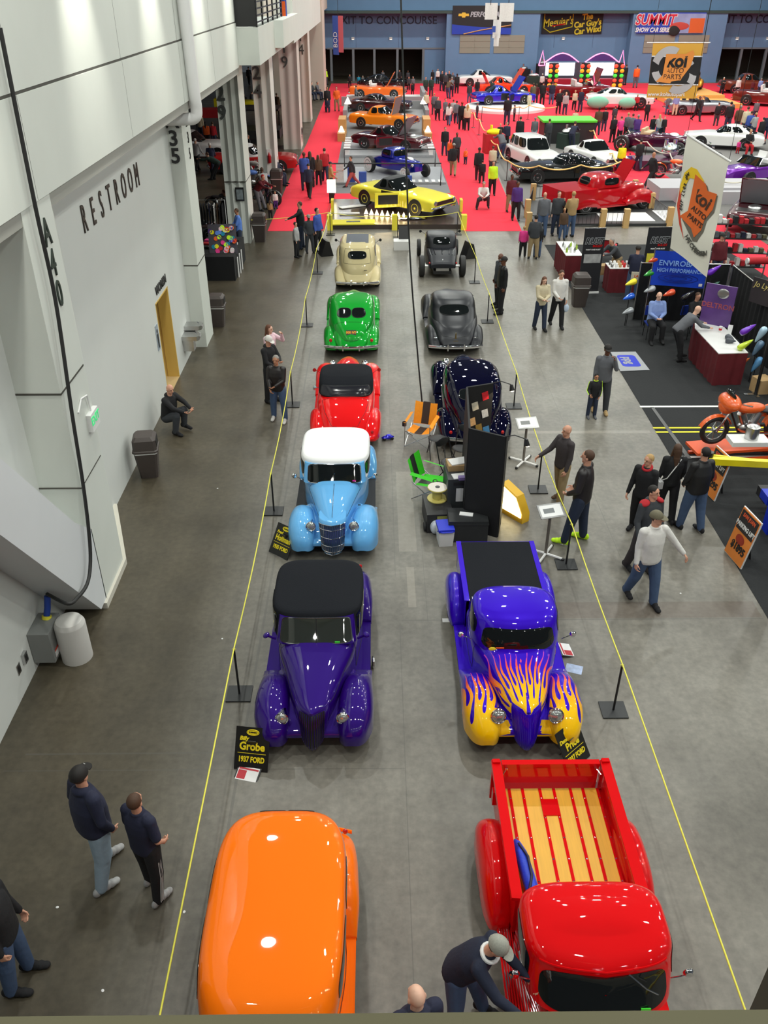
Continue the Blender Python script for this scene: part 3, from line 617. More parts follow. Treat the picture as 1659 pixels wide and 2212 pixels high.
t = thing('coupe_car', 'bright green coupe with split rear window and black and gold plate', 'car', (-.73, 25.0, 0), 180, s=CS)
GB = [(a[0], a[1], a[2], a[3], a[4], a[5], a[6], a[7]) for a in RB]
lf = fat_base(t, grn, GB, boards=grn)
stg = cabin(t, [(.40,-.62,2.13,.60,2.6,.02), (.62,-.62,2.05,.66,2.6,.02), (.84,-.62,1.84,.71,2.7,.02), (.98,-.56,1.60,.72,2.8,.02), (1.12,-.46,1.32,.715,2.9,.02), (1.25,-.34,1.08,.69,2.9,.02), (1.34,-.22,.88,.64,2.8,.01), (1.385,-.12,.70,.56,2.7,.01)], grn, .04, wind=(2.9, 5.6), wx=.5, sides=((-.25, .55, 3.3, 5.4),), rear=(-.43, .43, 3.55, 5.0, .015), rn=2.8)
seamdeck(t, stg, .75, 3.0, .5); nose(t, grn, gm=blackm); bumper(t, 2.27, .84, .40, .09, .16)
for s in (-1, 1): tail_lamp(t, s*.63, 2.06, .56, .05)
pl = MB().box((0, 0, 0), (.31, .012, .16)).build('license_plate', mat('plate_black', (.015, .013, .01), rough=.4), t); pl.location = (0, 1.93, .76); pl.rotation_euler = (R(38), 0, 0)
text('plate_text', '000 NY', .10, mat('plate_gold', sr(240, 160, 20)), pl, (0, .009, .0), (pi/2, 0, pi), off=.004)
crm = paint('cream_paint', sr(206, 192, 148), rough=.4)
t = thing('sedan_car', 'cream sedan with grey roof insert seen from behind, in front of the yellow car display', 'car', (-.66, 31.1, 0), 180, s=CS)
lf = fat_base(t, crm, RB, boards=crm)
CK = [(.55,-.62,2.02,.64,3.2,.02), (.80,-.62,1.98,.68,3.2,.02), (1.05,-.60,1.86,.70,3.4,.02), (1.28,-.52,1.74,.69,3.4,.02), (1.46,-.42,1.58,.66,3.3,.02), (1.56,-.3,1.38,.58,3.2,.01)]
st = cabin(t, CK, crm, .045, wind=(2.0, 4.0), wx=.5, sides=((-.35, .45, 2.1, 3.9), (.6, 1.3, 2.1, 3.9)), rear=(-.34, .34, 2.35, 3.55), rn=3.2)
MB().grid(lambda u, v: (-.42+.84*u, -.15+1.35*v, 1.565+.052*(1-(2*u-1)**2*.55)*(1-(2*v-1)**2*.8)), 8, 12).build('roof_insert', mat('grey_vinyl', sr(92, 96, 104), rough=.9, noise=.1, nscale=60), t)
mb = MB(); f = [(1.7, .42), (1.7, .58), (3.9, .58), (3.9, .42), (1.7, .42)]; seam(st, f, .005, mb, .002); mb.build('rear_door_seam', seamm, t)
MB().box((-.3, 2.02, .78), (.12, .04, .02)).build('handle', chrome, t); bumper(t, 2.26, .8, .36, .08, .14)
for s in (-1, 1): mirror(t, s*.7, -.45, 1.15, s, blackm)
nose(t, crm, gm=blackm)
# ---------------- right row ----------------
# red pickup with wooden bed
RED = paint('fire_red_paint', sr(216, 4, 10))
t = thing('pickup_truck', 'glossy red pickup with open varnished wooden bed at the bottom right', 'truck', (2.15, 5.0, 0), 0, s=CS)
PB = [k for k in BODY if k[0] < .2] + [(.38,0,.72,1.02,.72,.3,3.2,1)]
lf = Loft(PB); lf.mesh(MB(), 60, 50).build('body', RED, t, 60)
fender(t, FFEN, RED, 'front_fender'); Loft(APRON).mesh(MB(), 24, 30).build('front_apron', RED, t)
fender(t, [(.55,.86,.10,.40,.34,.28,2.2,1), (.62,.86,.14,.55,.4,.26,2.2,1), (.80,.86,.185,.74,.46,.28,2.2,1), (1.05,.86,.205,.85,.5,.34,2.2,1), (1.35,.86,.21,.87,.5,.36,2.2,1), (1.65,.86,.205,.80,.48,.32,2.2,1), (1.86,.86,.18,.66,.42,.28,2.2,1), (2.0,.86,.12,.48,.36,.28,2.2,1)], RED, 'rear_fender')
chassis(t, -1.8, 2.3)
for s in (-1, 1): wheel(t, s*.76, -1.55); wheel(t, s*.90, 1.28, .35, .26, spokes=6)
st = cabin(t, [(.96,-.78,.46,.78,3.8,.06), (1.08,-.70,.46,.79,3.8,.07), (1.22,-.61,.46,.795,3.8,.08), (1.34,-.54,.45,.79,3.8,.09), (1.43,-.51,.42,.77,3.8,.10), (1.50,-.42,.34,.71,3.6,.07), (1.54,-.26,.17,.58,3.1,.03)], RED, .05, wind=(.35, 3.2), wx=.66, sides=((-.42, .18, 1.0, 3.3),), rear=(-.42, .42, 1.3, 3.2), wn=4.2)
p = st.px(3.6, .66); seam(st, [(3.75, -p), (3.9, -p/2), (3.95, 0), (3.9, p/2), (3.75, p)], .012, None, .0).build('visor_lip', RED, t)
o = MB().tube([(.24, -.60, 1.37), (.40, -.71, 1.30), (.52, -.74, 1.25)], .008, 6).build('wiper', chrome, t)
MB().box((.42, -.775, 1.03), (.10, .012, .035), (R(-18), 0, 0)).build('inspection_tag', MATS['green_tag'], t)
for s in (-1, 1): mirror(t, s*.74, -.50, 1.12, s, chrome, .06)
MB().tube([(-.73, -.28, 1.0), (-.78, -.26, .98), (-.78, -.12, .98), (-.73, -.1, 1.0)], .014, 6).build('door_handle', chrome, t)
hoodlines(t, lf); doorlines(t, lf, -.5, .25); nose(t, RED, gm=blackm)
for s in (-1, 1): headlamp(t, s*.46, -1.93, .66)
mb = MB()
for k in range(9): x = -.88+.03*k; mb.b2((x, -.72, .30), (x+.012, .55, .325))
MB().b2((-.90, -.75, .25), (-.62, .58, .305)).build('running_board', RED, t); mb.build('board_ribs', chrome, t); MB().b2((.62, -.75, .25), (.90, .58, .305)).build('running_board', RED, t)
bed = MB()
for s in (-1, 1):
    bed.b2((s*.71, .46, .40), (s*.745, 2.46, 1.06)); bed.box((s*.735, 1.46, 1.055), (.13, 2.02, .05), (0, s*-.12, 0)); bed.box((s*.735, 2.44, .75), (.10, .06, .72))
bed.b2((-.71, .46, .40), (.71, .50, 1.0)); bed.build('bed_side', RED, t, 30)
tg = MB().b2((-.66, 2.42, .60), (.66, 2.46, 1.06)).b2((-.66, 2.40, 1.02), (.66, 2.48, 1.075)).build('tailgate', RED, t)
MB().box((-.60, 2.39, 1.02), (.03, .06, .03)).box((.60, 2.39, 1.02), (.03, .06, .03)).tube([(-.6, 2.38, 1.02), (-.66, 2.3, .98)], .008).tube([(.6, 2.38, 1.02), (.66, 2.3, .98)], .008).build('latch', chrome, tg)
wood = mat('varnished_pine', sr(228, 172, 58), rough=.35, coat=.3, noise=.14, nscale=5)
wn = wood.node_tree.nodes; mp = wn.new('ShaderNodeMapping'); mp.inputs['Scale'].default_value = (9, .5, 1); tcn = [n for n in wn if n.type == 'TEX_COORD'][0]; tx = [n for n in wn if n.type == 'TEX_NOISE'][0]; wood.node_tree.links.new(tcn.outputs['Object'], mp.inputs[0]); wood.node_tree.links.new(mp.outputs[0], tx.inputs['Vector'])
MB().b2((-.71, 2.32, .665), (.71, 2.42, .69)).build('bed_sill', chrome, t)
xs = [-.70, -.52, -.36, -.10, .07, .33, .50, .70]; xb = [(-.70, -.54), (-.50, -.36), (-.32, -.115), (-.085, .05), (.08, .29), (.32, .47), (.50, .66)]
xb = [(-.70, -.56), (-.53, -.38), (-.35, -.145), (-.115, .045), (.075, .27), (.30, .44), (.47, .64)]
for a, b in xb: MB().b2((a, .50, .645), (b, 2.34, .67)).build('bed_plank', wood, t)
base = MB().b2((-.71, .50, .62), (.71, 2.40, .645)).build('bed_floor', RED, t)
for x in (-.545, -.365, -.13, .06, .285, .455, .655):
    o = MB().b2((x-.02, .50, .66), (x+.02, 2.32, .677)).build('bed_strip', RED, t)
    b = MB()
    for k in range(6): b.ell((x, .62+.31*k, .677), (.014, .014, .008), 8, 4)
    b.build('bolts', chrome, o)
hat = MB().box((-.035, 2.02, .675), (.23, .26, .02)); hat.build('fuel_hatch', RED, t)
MB().b2((-.78, 2.2, .5), (-.70, 2.3, .75)).build('side_marker', RED, t)
# flame pickup
def flame_field(tt, s, D, seed, send=1.0):
    wav = .22*D*sin(7*s+seed) + .12*D*sin(13*s+2.1*seed); q = (tt-wav)/D; j = math.floor(q); fr = q-j-.5
    rnd = random.Random(int(j*13+seed*101)); sb = (.10+.22*((j % 2)))*send + rnd.uniform(-.03, .05); L = .52*send
    a = (s-sb)/L
    if a < 0: w = -abs(a)*.6
    elif a < .14: w = .34*math.sqrt(max(0, 1-(1-a/.14)**2))
    elif a < .55: w = .34-.22*(a-.14)/.41
    else: w = .12+.31*min(1, (a-.55)/.4)
    endk = send*(.80+.2*rnd.random()); f = (abs(fr)-w)*D
    if s > endk: f = min(f, (endk-s)*.5)
    return f
def flame_mat():
    m = mat('flame_pearl_paint', sr(50, 0, 190), rough=.4, metal=.2, coat=1, spec=.1); n = m.node_tree.nodes; L = m.node_tree.links; b = n['Principled BSDF']
    at = n.new('ShaderNodeAttribute'); at.attribute_name = 'fl'; a2 = n.new('ShaderNodeAttribute'); a2.attribute_name = 'fs'
    mr = n.new('ShaderNodeMapRange'); mr.inputs[1].default_value = -.0015; mr.inputs[2].default_value = .0015; L.new(at.outputs['Fac'], mr.inputs[0])
    rp = n.new('ShaderNodeValToRGB'); L.new(a2.outputs['Fac'], rp.inputs[0]); e = rp.color_ramp.elements
    e[0].position = .22; e[0].color = sr(250, 196, 8) + (1,); e[1].position = .9; e[1].color = sr(200, 70, 190) + (1,)
    k = e.new(.48); k.color = sr(255, 150, 10) + (1,); k = e.new(.68); k.color = sr(240, 80, 70) + (1,)
    e3 = n.new('ShaderNodeMapRange'); e3.inputs[1].default_value = -.006; e3.inputs[2].default_value = -.0045; L.new(at.outputs['Fac'], e3.inputs[0])
    mx = n.new('ShaderNodeMix'); mx.data_type = 'RGBA'; mx.inputs[6].default_value = sr(50, 0, 190) + (1,); L.new(mr.outputs[0], mx.inputs[0]); L.new(rp.outputs[0], mx.inputs[7]); L.new(mx.outputs[2], b.inputs['Base Color'])
    mm = n.new('ShaderNodeMapRange'); mm.inputs[3].default_value = .2; mm.inputs[4].default_value = 0.0; L.new(mr.outputs[0], mm.inputs[0]); L.new(mm.outputs[0], b.inputs['Metallic'])
    return m
flm = flame_mat(); bpp = mat('blue_purple_pearl', sr(50, 0, 190), rough=.4, metal=.2, coat=1, spec=.1)
def set_flame(o, fn):
    me = o.data; a = me.attributes.new('fl', 'FLOAT', 'POINT'); b = me.attributes.new('fs', 'FLOAT', 'POINT'); A = []; B = []
    for v in me.vertices:
        f, s = fn(v.co); A.append(f); B.append(s)
    a.data.foreach_set('value', A); b.data.foreach_set('value', B)
t = thing('pickup_truck', 'blue purple pickup with yellow and pink flames and flat black bed cover', 'truck', (2.06, 10.2, 0), 0, s=CS)
PB = [(-2.02,0,.03,.845,.80,.74,2.0,1), (-1.94,0,.10,.875,.80,.70,2.0,1), (-1.82,0,.22,.905,.76,.5,2.2,1), (-1.66,0,.31,.94,.70,.36,2.5,1), (-1.45,0,.39,.97,.66,.32,2.8,1), (-1.05,0,.52,1.02,.66,.3,3.0,1), (-.8,0,.60,1.04,.68,.3,3.2,1), (-.5,0,.68,1.03,.70,.3,3.2,1), (-.1,0,.70,1.02,.72,.3,3,1), (.36,0,.70,1.02,.72,.3,3,1)]
lf = Loft(PB); o = lf.mesh(MB(), 230, 220).build('body', flm, t, 60)
def hoodf(co):
    s = (co.y+1.93)/1.12; 
    if s > 1.3: return -1, 1
    ang = math.atan2(co.x, max(.02, co.z-.45))
    wloc = max(.15, .2+.36*min(1, s)); f = flame_field(co.x/wloc*.62, s, .105, 1.3)
    if abs(co.x) < .022*(1-s*5): f = -1
    if co.z < .80-.12*s: f = flame_field((co.z-.3)*.9+.5, s*1.05, .085, 3.1, 1.0) if co.x < 2 else -1
    if co.z < .62: f = -1
    return f, s
set_flame(o, hoodf)
def fenf(o):
    def fn(co):
        s = (co.y+2.16)/1.25; f = flame_field(co.x+.3, s*1.02-.10, .088, 2.2 if co.x > 0 else 4.4, .98)
        if s < .16: f = .05
        inner = abs(co.x) - (.335+.26*max(0, s-.2)); f = min(f, inner) if s > .0 else f
        if s > 1.1: f = -1
        return f, s*.9
    set_flame(o, fn)
fender(t, FFEN, flm, 'front_fender', 150, 190, fenf)
o = Loft([(a[0], a[1], a[2]*.9) + a[3:] for a in APRON]).mesh(MB(), 40, 60).build('front_apron', flm, t)
set_flame(o, lambda co: (.05 if (abs(co.x) > .22 and co.y < -1.80) else -1, 0))
nose(t, bpp, [(.22,-2.12,-1.5,.15,2.4,.07), (.32,-2.13,-1.5,.18,2.4,.08), (.5,-2.08,-1.5,.205,2.3,.09), (.70,-1.98,-1.5,.23,2.2,.11), (.80,-1.91,-1.5,.245,2.2,.12), (.835,-1.88,-1.5,.24,2.2,.12)], gm=bpp, bars=22)
chassis(t, -1.8, 2.1)
fender(t, [(.62,.80,.10,.38,.34,.28,2.2,1), (.78,.80,.15,.62,.42,.3,2.2,1), (1.0,.80,.17,.76,.48,.34,2.2,1), (1.3,.80,.175,.80,.5,.36,2.2,1), (1.6,.80,.17,.74,.46,.34,2.2,1), (1.82,.80,.14,.58,.4,.3,2.2,1), (1.95,.80,.08,.42,.36,.3,2.2,1)], bpp, 'rear_fender')
runboards(t, bpp, -.7, .75, .6, .88)
for s in (-1, 1): wheel(t, s*.74, -1.55); wheel(t, s*.82, 1.28, .34, .24, spokes=6); headlamp(t, s*.43, -1.95, .70, .10, tilt=-25); mirror(t, s*.72, -.62, 1.05, s)
st = cabin(t, [(.96,-.84,.44,.71,3.2,.04), (1.08,-.80,.43,.71,3.2,.04), (1.20,-.75,.40,.70,3.1,.04), (1.32,-.69,.36,.685,3.0,.04), (1.42,-.60,.30,.65,2.9,.03), (1.475,-.48,.20,.57,2.8,.02)], bpp, .045, wind=(.45, 3.1), wx=.56, sides=((-.52, .18, 1.0, 3.4),), rear=(-.35, .35, 1.5, 3.2), wn=5)
MB().ell((-.42, -.865, 1.06), (.06, .006, .03), rot=(R(-15), 0, 0)).build('oval_sticker', mat('sticker_yellow', sr(235, 210, 40)), t)
MB().box((-.30, -.862, 1.075), (.13, .006, .018), (R(-15), 0, 0)).build('sticker', mat('sticker_orange', sr(240, 90, 30)), t)
bed = MB()
for s in (-1, 1): bed.b2((s*.655, .46, .40), (s*.70, 2.26, .97)); bed.box((s*.69, 1.36, .965), (.09, 1.8, .04)); 
bed.b2((-.7, 2.22, .40), (.7, 2.26, .97)).b2((-.7, .46, .4), (.7, .5, .97)); bed.build('bed_side', bpp, t, 30)
MB().b2((-.64, .46, .95), (.64, 2.23, .985)).build('bed_cover', tops, t)
doorlines(t, lf, -.55, .22)
# dark blue sedan, seen from behind
nvy = mat('midnight_blue_paint', sr(5, 5, 32), rough=.6, metal=.0, coat=1, spec=0)
t = thing('sedan_car', 'midnight blue fastback sedan seen from behind beside the black display panels', 'car', (2.28, 19.35, 0), 180, s=CS*1.03)
lf = fat_base(t, nvy, RB, rf=[(a[0], a[1]+.02, a[2]*1.08, a[3], a[4], a[5], a[6], a[7]) for a in RFEN], boards=nvy)
stn = cabin(t, [(.40,-.68,2.16,.56,2.6,.02), (.62,-.68,2.10,.62,2.6,.02), (.84,-.68,1.98,.68,2.6,.02), (.98,-.62,1.86,.71,2.7,.02), (1.12,-.54,1.68,.71,2.8,.02), (1.26,-.45,1.46,.69,2.8,.02), (1.38,-.34,1.22,.63,2.8,.02), (1.44,-.22,1.02,.55,2.7,.01)], nvy, .045, wind=(3.3, 5.8), wx=.5, sides=((-.35, .35, 3.9, 5.8), (.5, .98, 3.9, 5.8)), rear=(-.40, .40, 4.1, 5.35), rn=4)
seamdeck(t, stn, .6, 3.4, .46); nose(t, nvy, gm=blackm); bumper(t, 2.27, .66, .38, .09, .1)
for s in (-1, 1): tail_lamp(t, s*.62, 2.08, .5, .04); headlamp(t, s*.46, -1.93, .66)
# matte black coupe
mbk = mat('satin_black_paint', sr(28, 30, 36), rough=.34, metal=.2)
t = thing('coupe_car', 'satin black coupe with chrome rear bumper, seen from behind beside the green coupe', 'car', (2.27, 25.1, 0), 180, s=CS*1.0)
lf = fat_base(t, mbk, [(a[0], a[1], a[2]*1.05) + a[3:] for a in RB], boards=mbk, rf=[(a[0], a[1]+.02, a[2]*1.05, a[3]-.02, a[4], a[5], a[6], a[7]) for a in RFEN])
cabin(t, [(.60,-.62,2.02,.62,2.6,.02), (.80,-.62,1.78,.70,2.7,.02), (.92,-.60,1.50,.73,2.9,.02), (1.02,-.54,1.30,.73,2.9,.02), (1.14,-.46,1.08,.71,3.0,.02), (1.26,-.36,.92,.69,3.1,.02), (1.36,-.24,.74,.64,3.0,.01), (1.40,-.12,.60,.57,2.9,.01)], mbk, .045, wind=(2.9, 5.6), wx=.5, sides=((-.25, .55, 3.3, 5.4),), rear=(-.46, .46, 3.1, 5.0), rn=3)
deck(lf, t, y0=1.15, v0=.5); nose(t, mbk, gm=blackm); bumper(t, 2.28, .84, .36, .10, .12)
for s in (-1, 1): MB().ell((s*.62, 2.02, .58), (.06, .02, .025)).build('tail_lamp', chrome, t)
MB().prism([(-.03, .50), (.03, .50), (.012, .74), (-.012, .74)], 2.02, 2.06, 'y').prism([(-.16, .46), (.16, .46), (.05, .51), (-.05, .51)], 2.08, 2.11, 'y').build('deck_ornament', mat('antique_brass', sr(150, 130, 80), rough=.35, metal=.8), t)
# dark hot rod, louvred deck
hr = mat('satin_dark_grey_paint', sr(32, 34, 40), rough=.38, metal=.3)
t = thing('hot_rod_car', 'dark satin fenderless hot rod with louvred deck and open rear wheels', 'car', (2.4, 32.3, 0), 180, s=CS)
HB = [(-1.9,0,.24,.82,.6,.4,3,1), (-1.85,0,.28,.88,.62,.38,3,1), (-1.2,0,.36,.94,.64,.36,3.2,1), (-.5,0,.52,.98,.66,.34,3.4,1), (.1,0,.64,.98,.66,.34,4,1), (.8,0,.62,.95,.66,.34,4,1), (1.3,0,.56,.84,.6,.36,3.6,1), (1.75,0,.50,.66,.52,.4,3,1), (1.85,0,.46,.58,.50,.42,2.6,1)]
lf = Loft(HB); lf.mesh(MB(), 60, 44).build('body', hr, t, 60); chassis(t, -1.9, 1.8, .35)
cabin(t, [(.94,-.42,.86,.62,4,.0), (1.06,-.40,.82,.62,4,.0), (1.2,-.38,.76,.61,4,.0), (1.32,-.34,.66,.58,3.8,.0), (1.37,-.26,.54,.52,3.5,.0)], hr, .035, wind=(.7, 3), wx=.48, sides=((-.2, .5, .9, 3.0),), rear=(-.34, .34, .9, 2.9), rn=4)
mb = MB()
for k in range(7):
    v = -.42+.14*k; seam(lf, [(lf.uy(.95), v), (lf.uy(1.35), v*1.02)], .018, mb, .004)
mb.build('louvres', hr, t)
for s in (-1, 1): wheel(t, s*.80, 1.45, .40, .22, rimr=.55); wheel(t, s*.78, -1.5, .34, .16); tail_lamp(t, s*.52, 1.82, .62, .035); mirror(t, s*.62, -.3, 1.2, s, blackm)
MB().tube([(-.7, 1.45, .4), (.7, 1.45, .4)], .05).box((0, 1.6, .36), (.5, .4, .12)).build('rear_axle', steel, t)
MB().ell((0, 1.72, .70), (.02, .02, .04)).build('deck_handle', chrome, t)
# ================= people =================
def remesh(mb, vox, sm=3, fac=.5):
    me = mb.mesh('tmp', None, None); o = bpy.data.objects.new('tmp', me); COL.objects.link(o)
    m = o.modifiers.new('r', 'REMESH'); m.mode = 'VOXEL'; m.voxel_size = vox; m.use_smooth_shade = True
    k = o.modifiers.new('s', 'SMOOTH'); k.factor = fac; k.iterations = sm
    dg = bpy.context.evaluated_depsgraph_get(); out = bpy.data.meshes.new_from_object(o.evaluated_get(dg)); bpy.data.objects.remove(o); return out
def cap(mb, a, b, ra, rb, n=12):            # tapered limb with round ends
    a, b = V(a), V(b); mb.tube([a, a.lerp(b, .5), b], [ra, (ra+rb)/2, rb], n); mb.ell(a, (ra,)*3, n, 6); mb.ell(b, (rb,)*3, n, 6)
POSES = dict(
 stand=dict(), 
 relax=dict(legs=((4,4,2),(-3,5,3)), arms=((4,8,14),(-4,8,18)), hy=15),
 walk=dict(legs=((24,2,8),(-20,2,22)), arms=((-22,6,12),(24,6,22)), lean=3),
 stride=dict(legs=((32,2,4),(-26,2,20)), arms=((-25,8,20),(30,8,30)), lean=6),
 pockets=dict(legs=((3,6,3),(-2,6,2)), arms=((-8,16,52,(-.55,-.8,.1)),(-8,16,52,(-.55,-.8,.1)))),
 crossed=dict(arms=((28,4,112,(-.9,-.3,.2)),(24,6,108,(-.9,-.3,.2))), legs=((2,6,2),(-2,7,2))),
 front=dict(arms=((26,6,62,(-.75,-.6,.3)),(22,6,58,(-.75,-.6,.3))), hp=12, legs=((2,5,2),(0,5,2))),
 photo=dict(arms=((48,10,112,(-.25,-.5,.9)),(44,8,108,(-.25,-.5,.9))), hp=0),
 onehand=dict(arms=((42,10,118,(-.2,-.5,.9)),(0,7,10))),
 point=dict(arms=((62,14,12),(0,8,14)), legs=((5,4,2),(-4,4,3))),
 lean=dict(lean=42, arms=((60,6,30),(54,6,34)), hp=-10, legs=((26,4,8),(20,4,8))),
 bend=dict(lean=62, arms=((78,8,24),(70,8,30)), hp=-12, legs=((34,5,12),(30,5,12))),
 sit=dict(legs=((84,6,82),(80,8,76)), arms=((30,8,62,(-.7,-.7,0)),(30,8,62,(-.7,-.7,0))), lean=4, hp=8),
 squat=dict(legs=((112,16,128),(100,18,120)), arms=((46,8,50,(-.7,-.6,0)),(46,8,50,(-.7,-.6,0))), lean=22, hp=6),
 carry=dict(arms=((20,10,80,(-.3,-1,.2)),(10,8,40))),
)
def skel(p):
    J = {}; lean = R(p.get('lean', 0)); tw = R(p.get('tw', 0)); legs = p.get('legs', ((1,4,2),(-1,4,2))); arms = p.get('arms', ((2,7,12),(2,7,12)))
    pel = V((0,0,0)); up = V((0, -sin(lean), cos(lean))); fw = V((0, -cos(lean), -sin(lean)))
    for i, s in enumerate((1, -1)):
        hf, ab, kf = [R(a) for a in legs[i][:3]]; h = pel+V((s*.09, 0, -.03)); d = V((s*sin(ab), -sin(hf)*cos(ab), -cos(hf)*cos(ab))); k = h+d*.415
        d2 = V((s*sin(ab)*.4, -sin(hf-kf), -cos(hf-kf))).normalized(); a = k+d2*.40; J['hip%d' % i], J['kn%d' % i], J['an%d' % i] = h, k, a
    z0 = min(J['an0'].z, J['an1'].z); lift = -z0+.085
    rt = V((cos(tw), sin(tw), 0))
    J['pel'] = pel; J['waist'] = up*.16; J['chest'] = up*.36; J['neck'] = up*.545; 
    hp = R(p.get('hp', 0)) + lean*.35; hyaw = R(p.get('hy', 0)); hu = V((0, -sin(hp), cos(hp))); J['head'] = J['neck']+up*.03+hu*.125
    J['hu'] = hu; J['hf'] = V((sin(hyaw)*cos(hp), -cos(hyaw)*cos(hp), -sin(hp)))
    for i, s in enumerate((1, -1)):
        q = arms[i]; fl, ab, el = [R(a) for a in q[:3]]; sh = up*.475+rt*(s*.175); 
        d = V((s*sin(ab), -sin(fl)*cos(ab), -cos(fl)*cos(ab))); e = sh+d*.285
        bt = q[3] if len(q) > 3 else (-.25, -1, .25); bt = V((s*bt[0], bt[1], bt[2])); bt = (bt-d*bt.dot(d)).normalized(); fd = (d*cos(el)+bt*sin(el)).normalized()
        w = e+fd*.25; J['sh%d' % i], J['el%d' % i], J['wr%d' % i], J['fd%d' % i], J['ud%d' % i] = sh, e, w, fd, d
    for k in J:
        if k[:2] not in ('hu', 'hf', 'fd', 'ud'): J[k] = J[k]+V((0, 0, lift))
    return J
def fingers(mb, w, fd, side, curl=.5, fine=True):
    ref = V((side, 0, 0)); n = fd.cross(V((0, 1, 0)));  # palm faces the thigh
    b = V((0, -1, 0)); b = (b-fd*b.dot(fd))
    b = b.normalized() if b.length > .1 else V((0, 0, 1)); n = fd.cross(b).normalized()
    if n.x*side > 0: n = -n
    if not fine:
        mb.ell(w+fd*.09, (.035, .035, .035), 8, 6); cap(mb, w, w+fd*.12, .03, .025, 8); return
    c = w+fd*.055
    for q in (-1.5, -.5, .5, 1.5): cap(mb, w+b*(q*.012), w+fd*.085+b*(q*.019), .017, .0125, 8)
    for q, L in ((1.5, .078), (.5, .088), (-.5, .083), (-1.5, .064)):
        a = w+fd*.09+b*(q*.021); m = a+(fd*cos(curl)+n*sin(curl)).normalized()*L*.5; e = m+(fd*cos(curl*2.2)+n*sin(curl*2.2)).normalized()*L*.5
        cap(mb, a, m, .0105, .0098, 8); cap(mb, m, e, .0098, .0085, 8)
    a = w+fd*.03+b*.028; m = a+(fd*.6+b*.65+n*.3).normalized()*.045; cap(mb, a, m, .0125, .011, 8); cap(mb, m, m+(fd*.85+b*.15+n*.4).normalized()*.035, .011, .009, 8)
def ellf(mb, c, r, hu, hf, n=16, k=12):       # ellipsoid aligned with head axes: r=(side, front, up)
    sd = hu.cross(hf).normalized(); f = sd.cross(hu).normalized(); rs = []
    for i in range(k+1):
        t = -pi/2+pi*(.02+.96*i/k); rs.append([V(c)+sd*(r[0]*cos(t)*cos(2*pi*j/n))+f*(r[1]*cos(t)*sin(2*pi*j/n))+hu*(r[2]*sin(t)) for j in range(n)])
    mb.rings(rs)
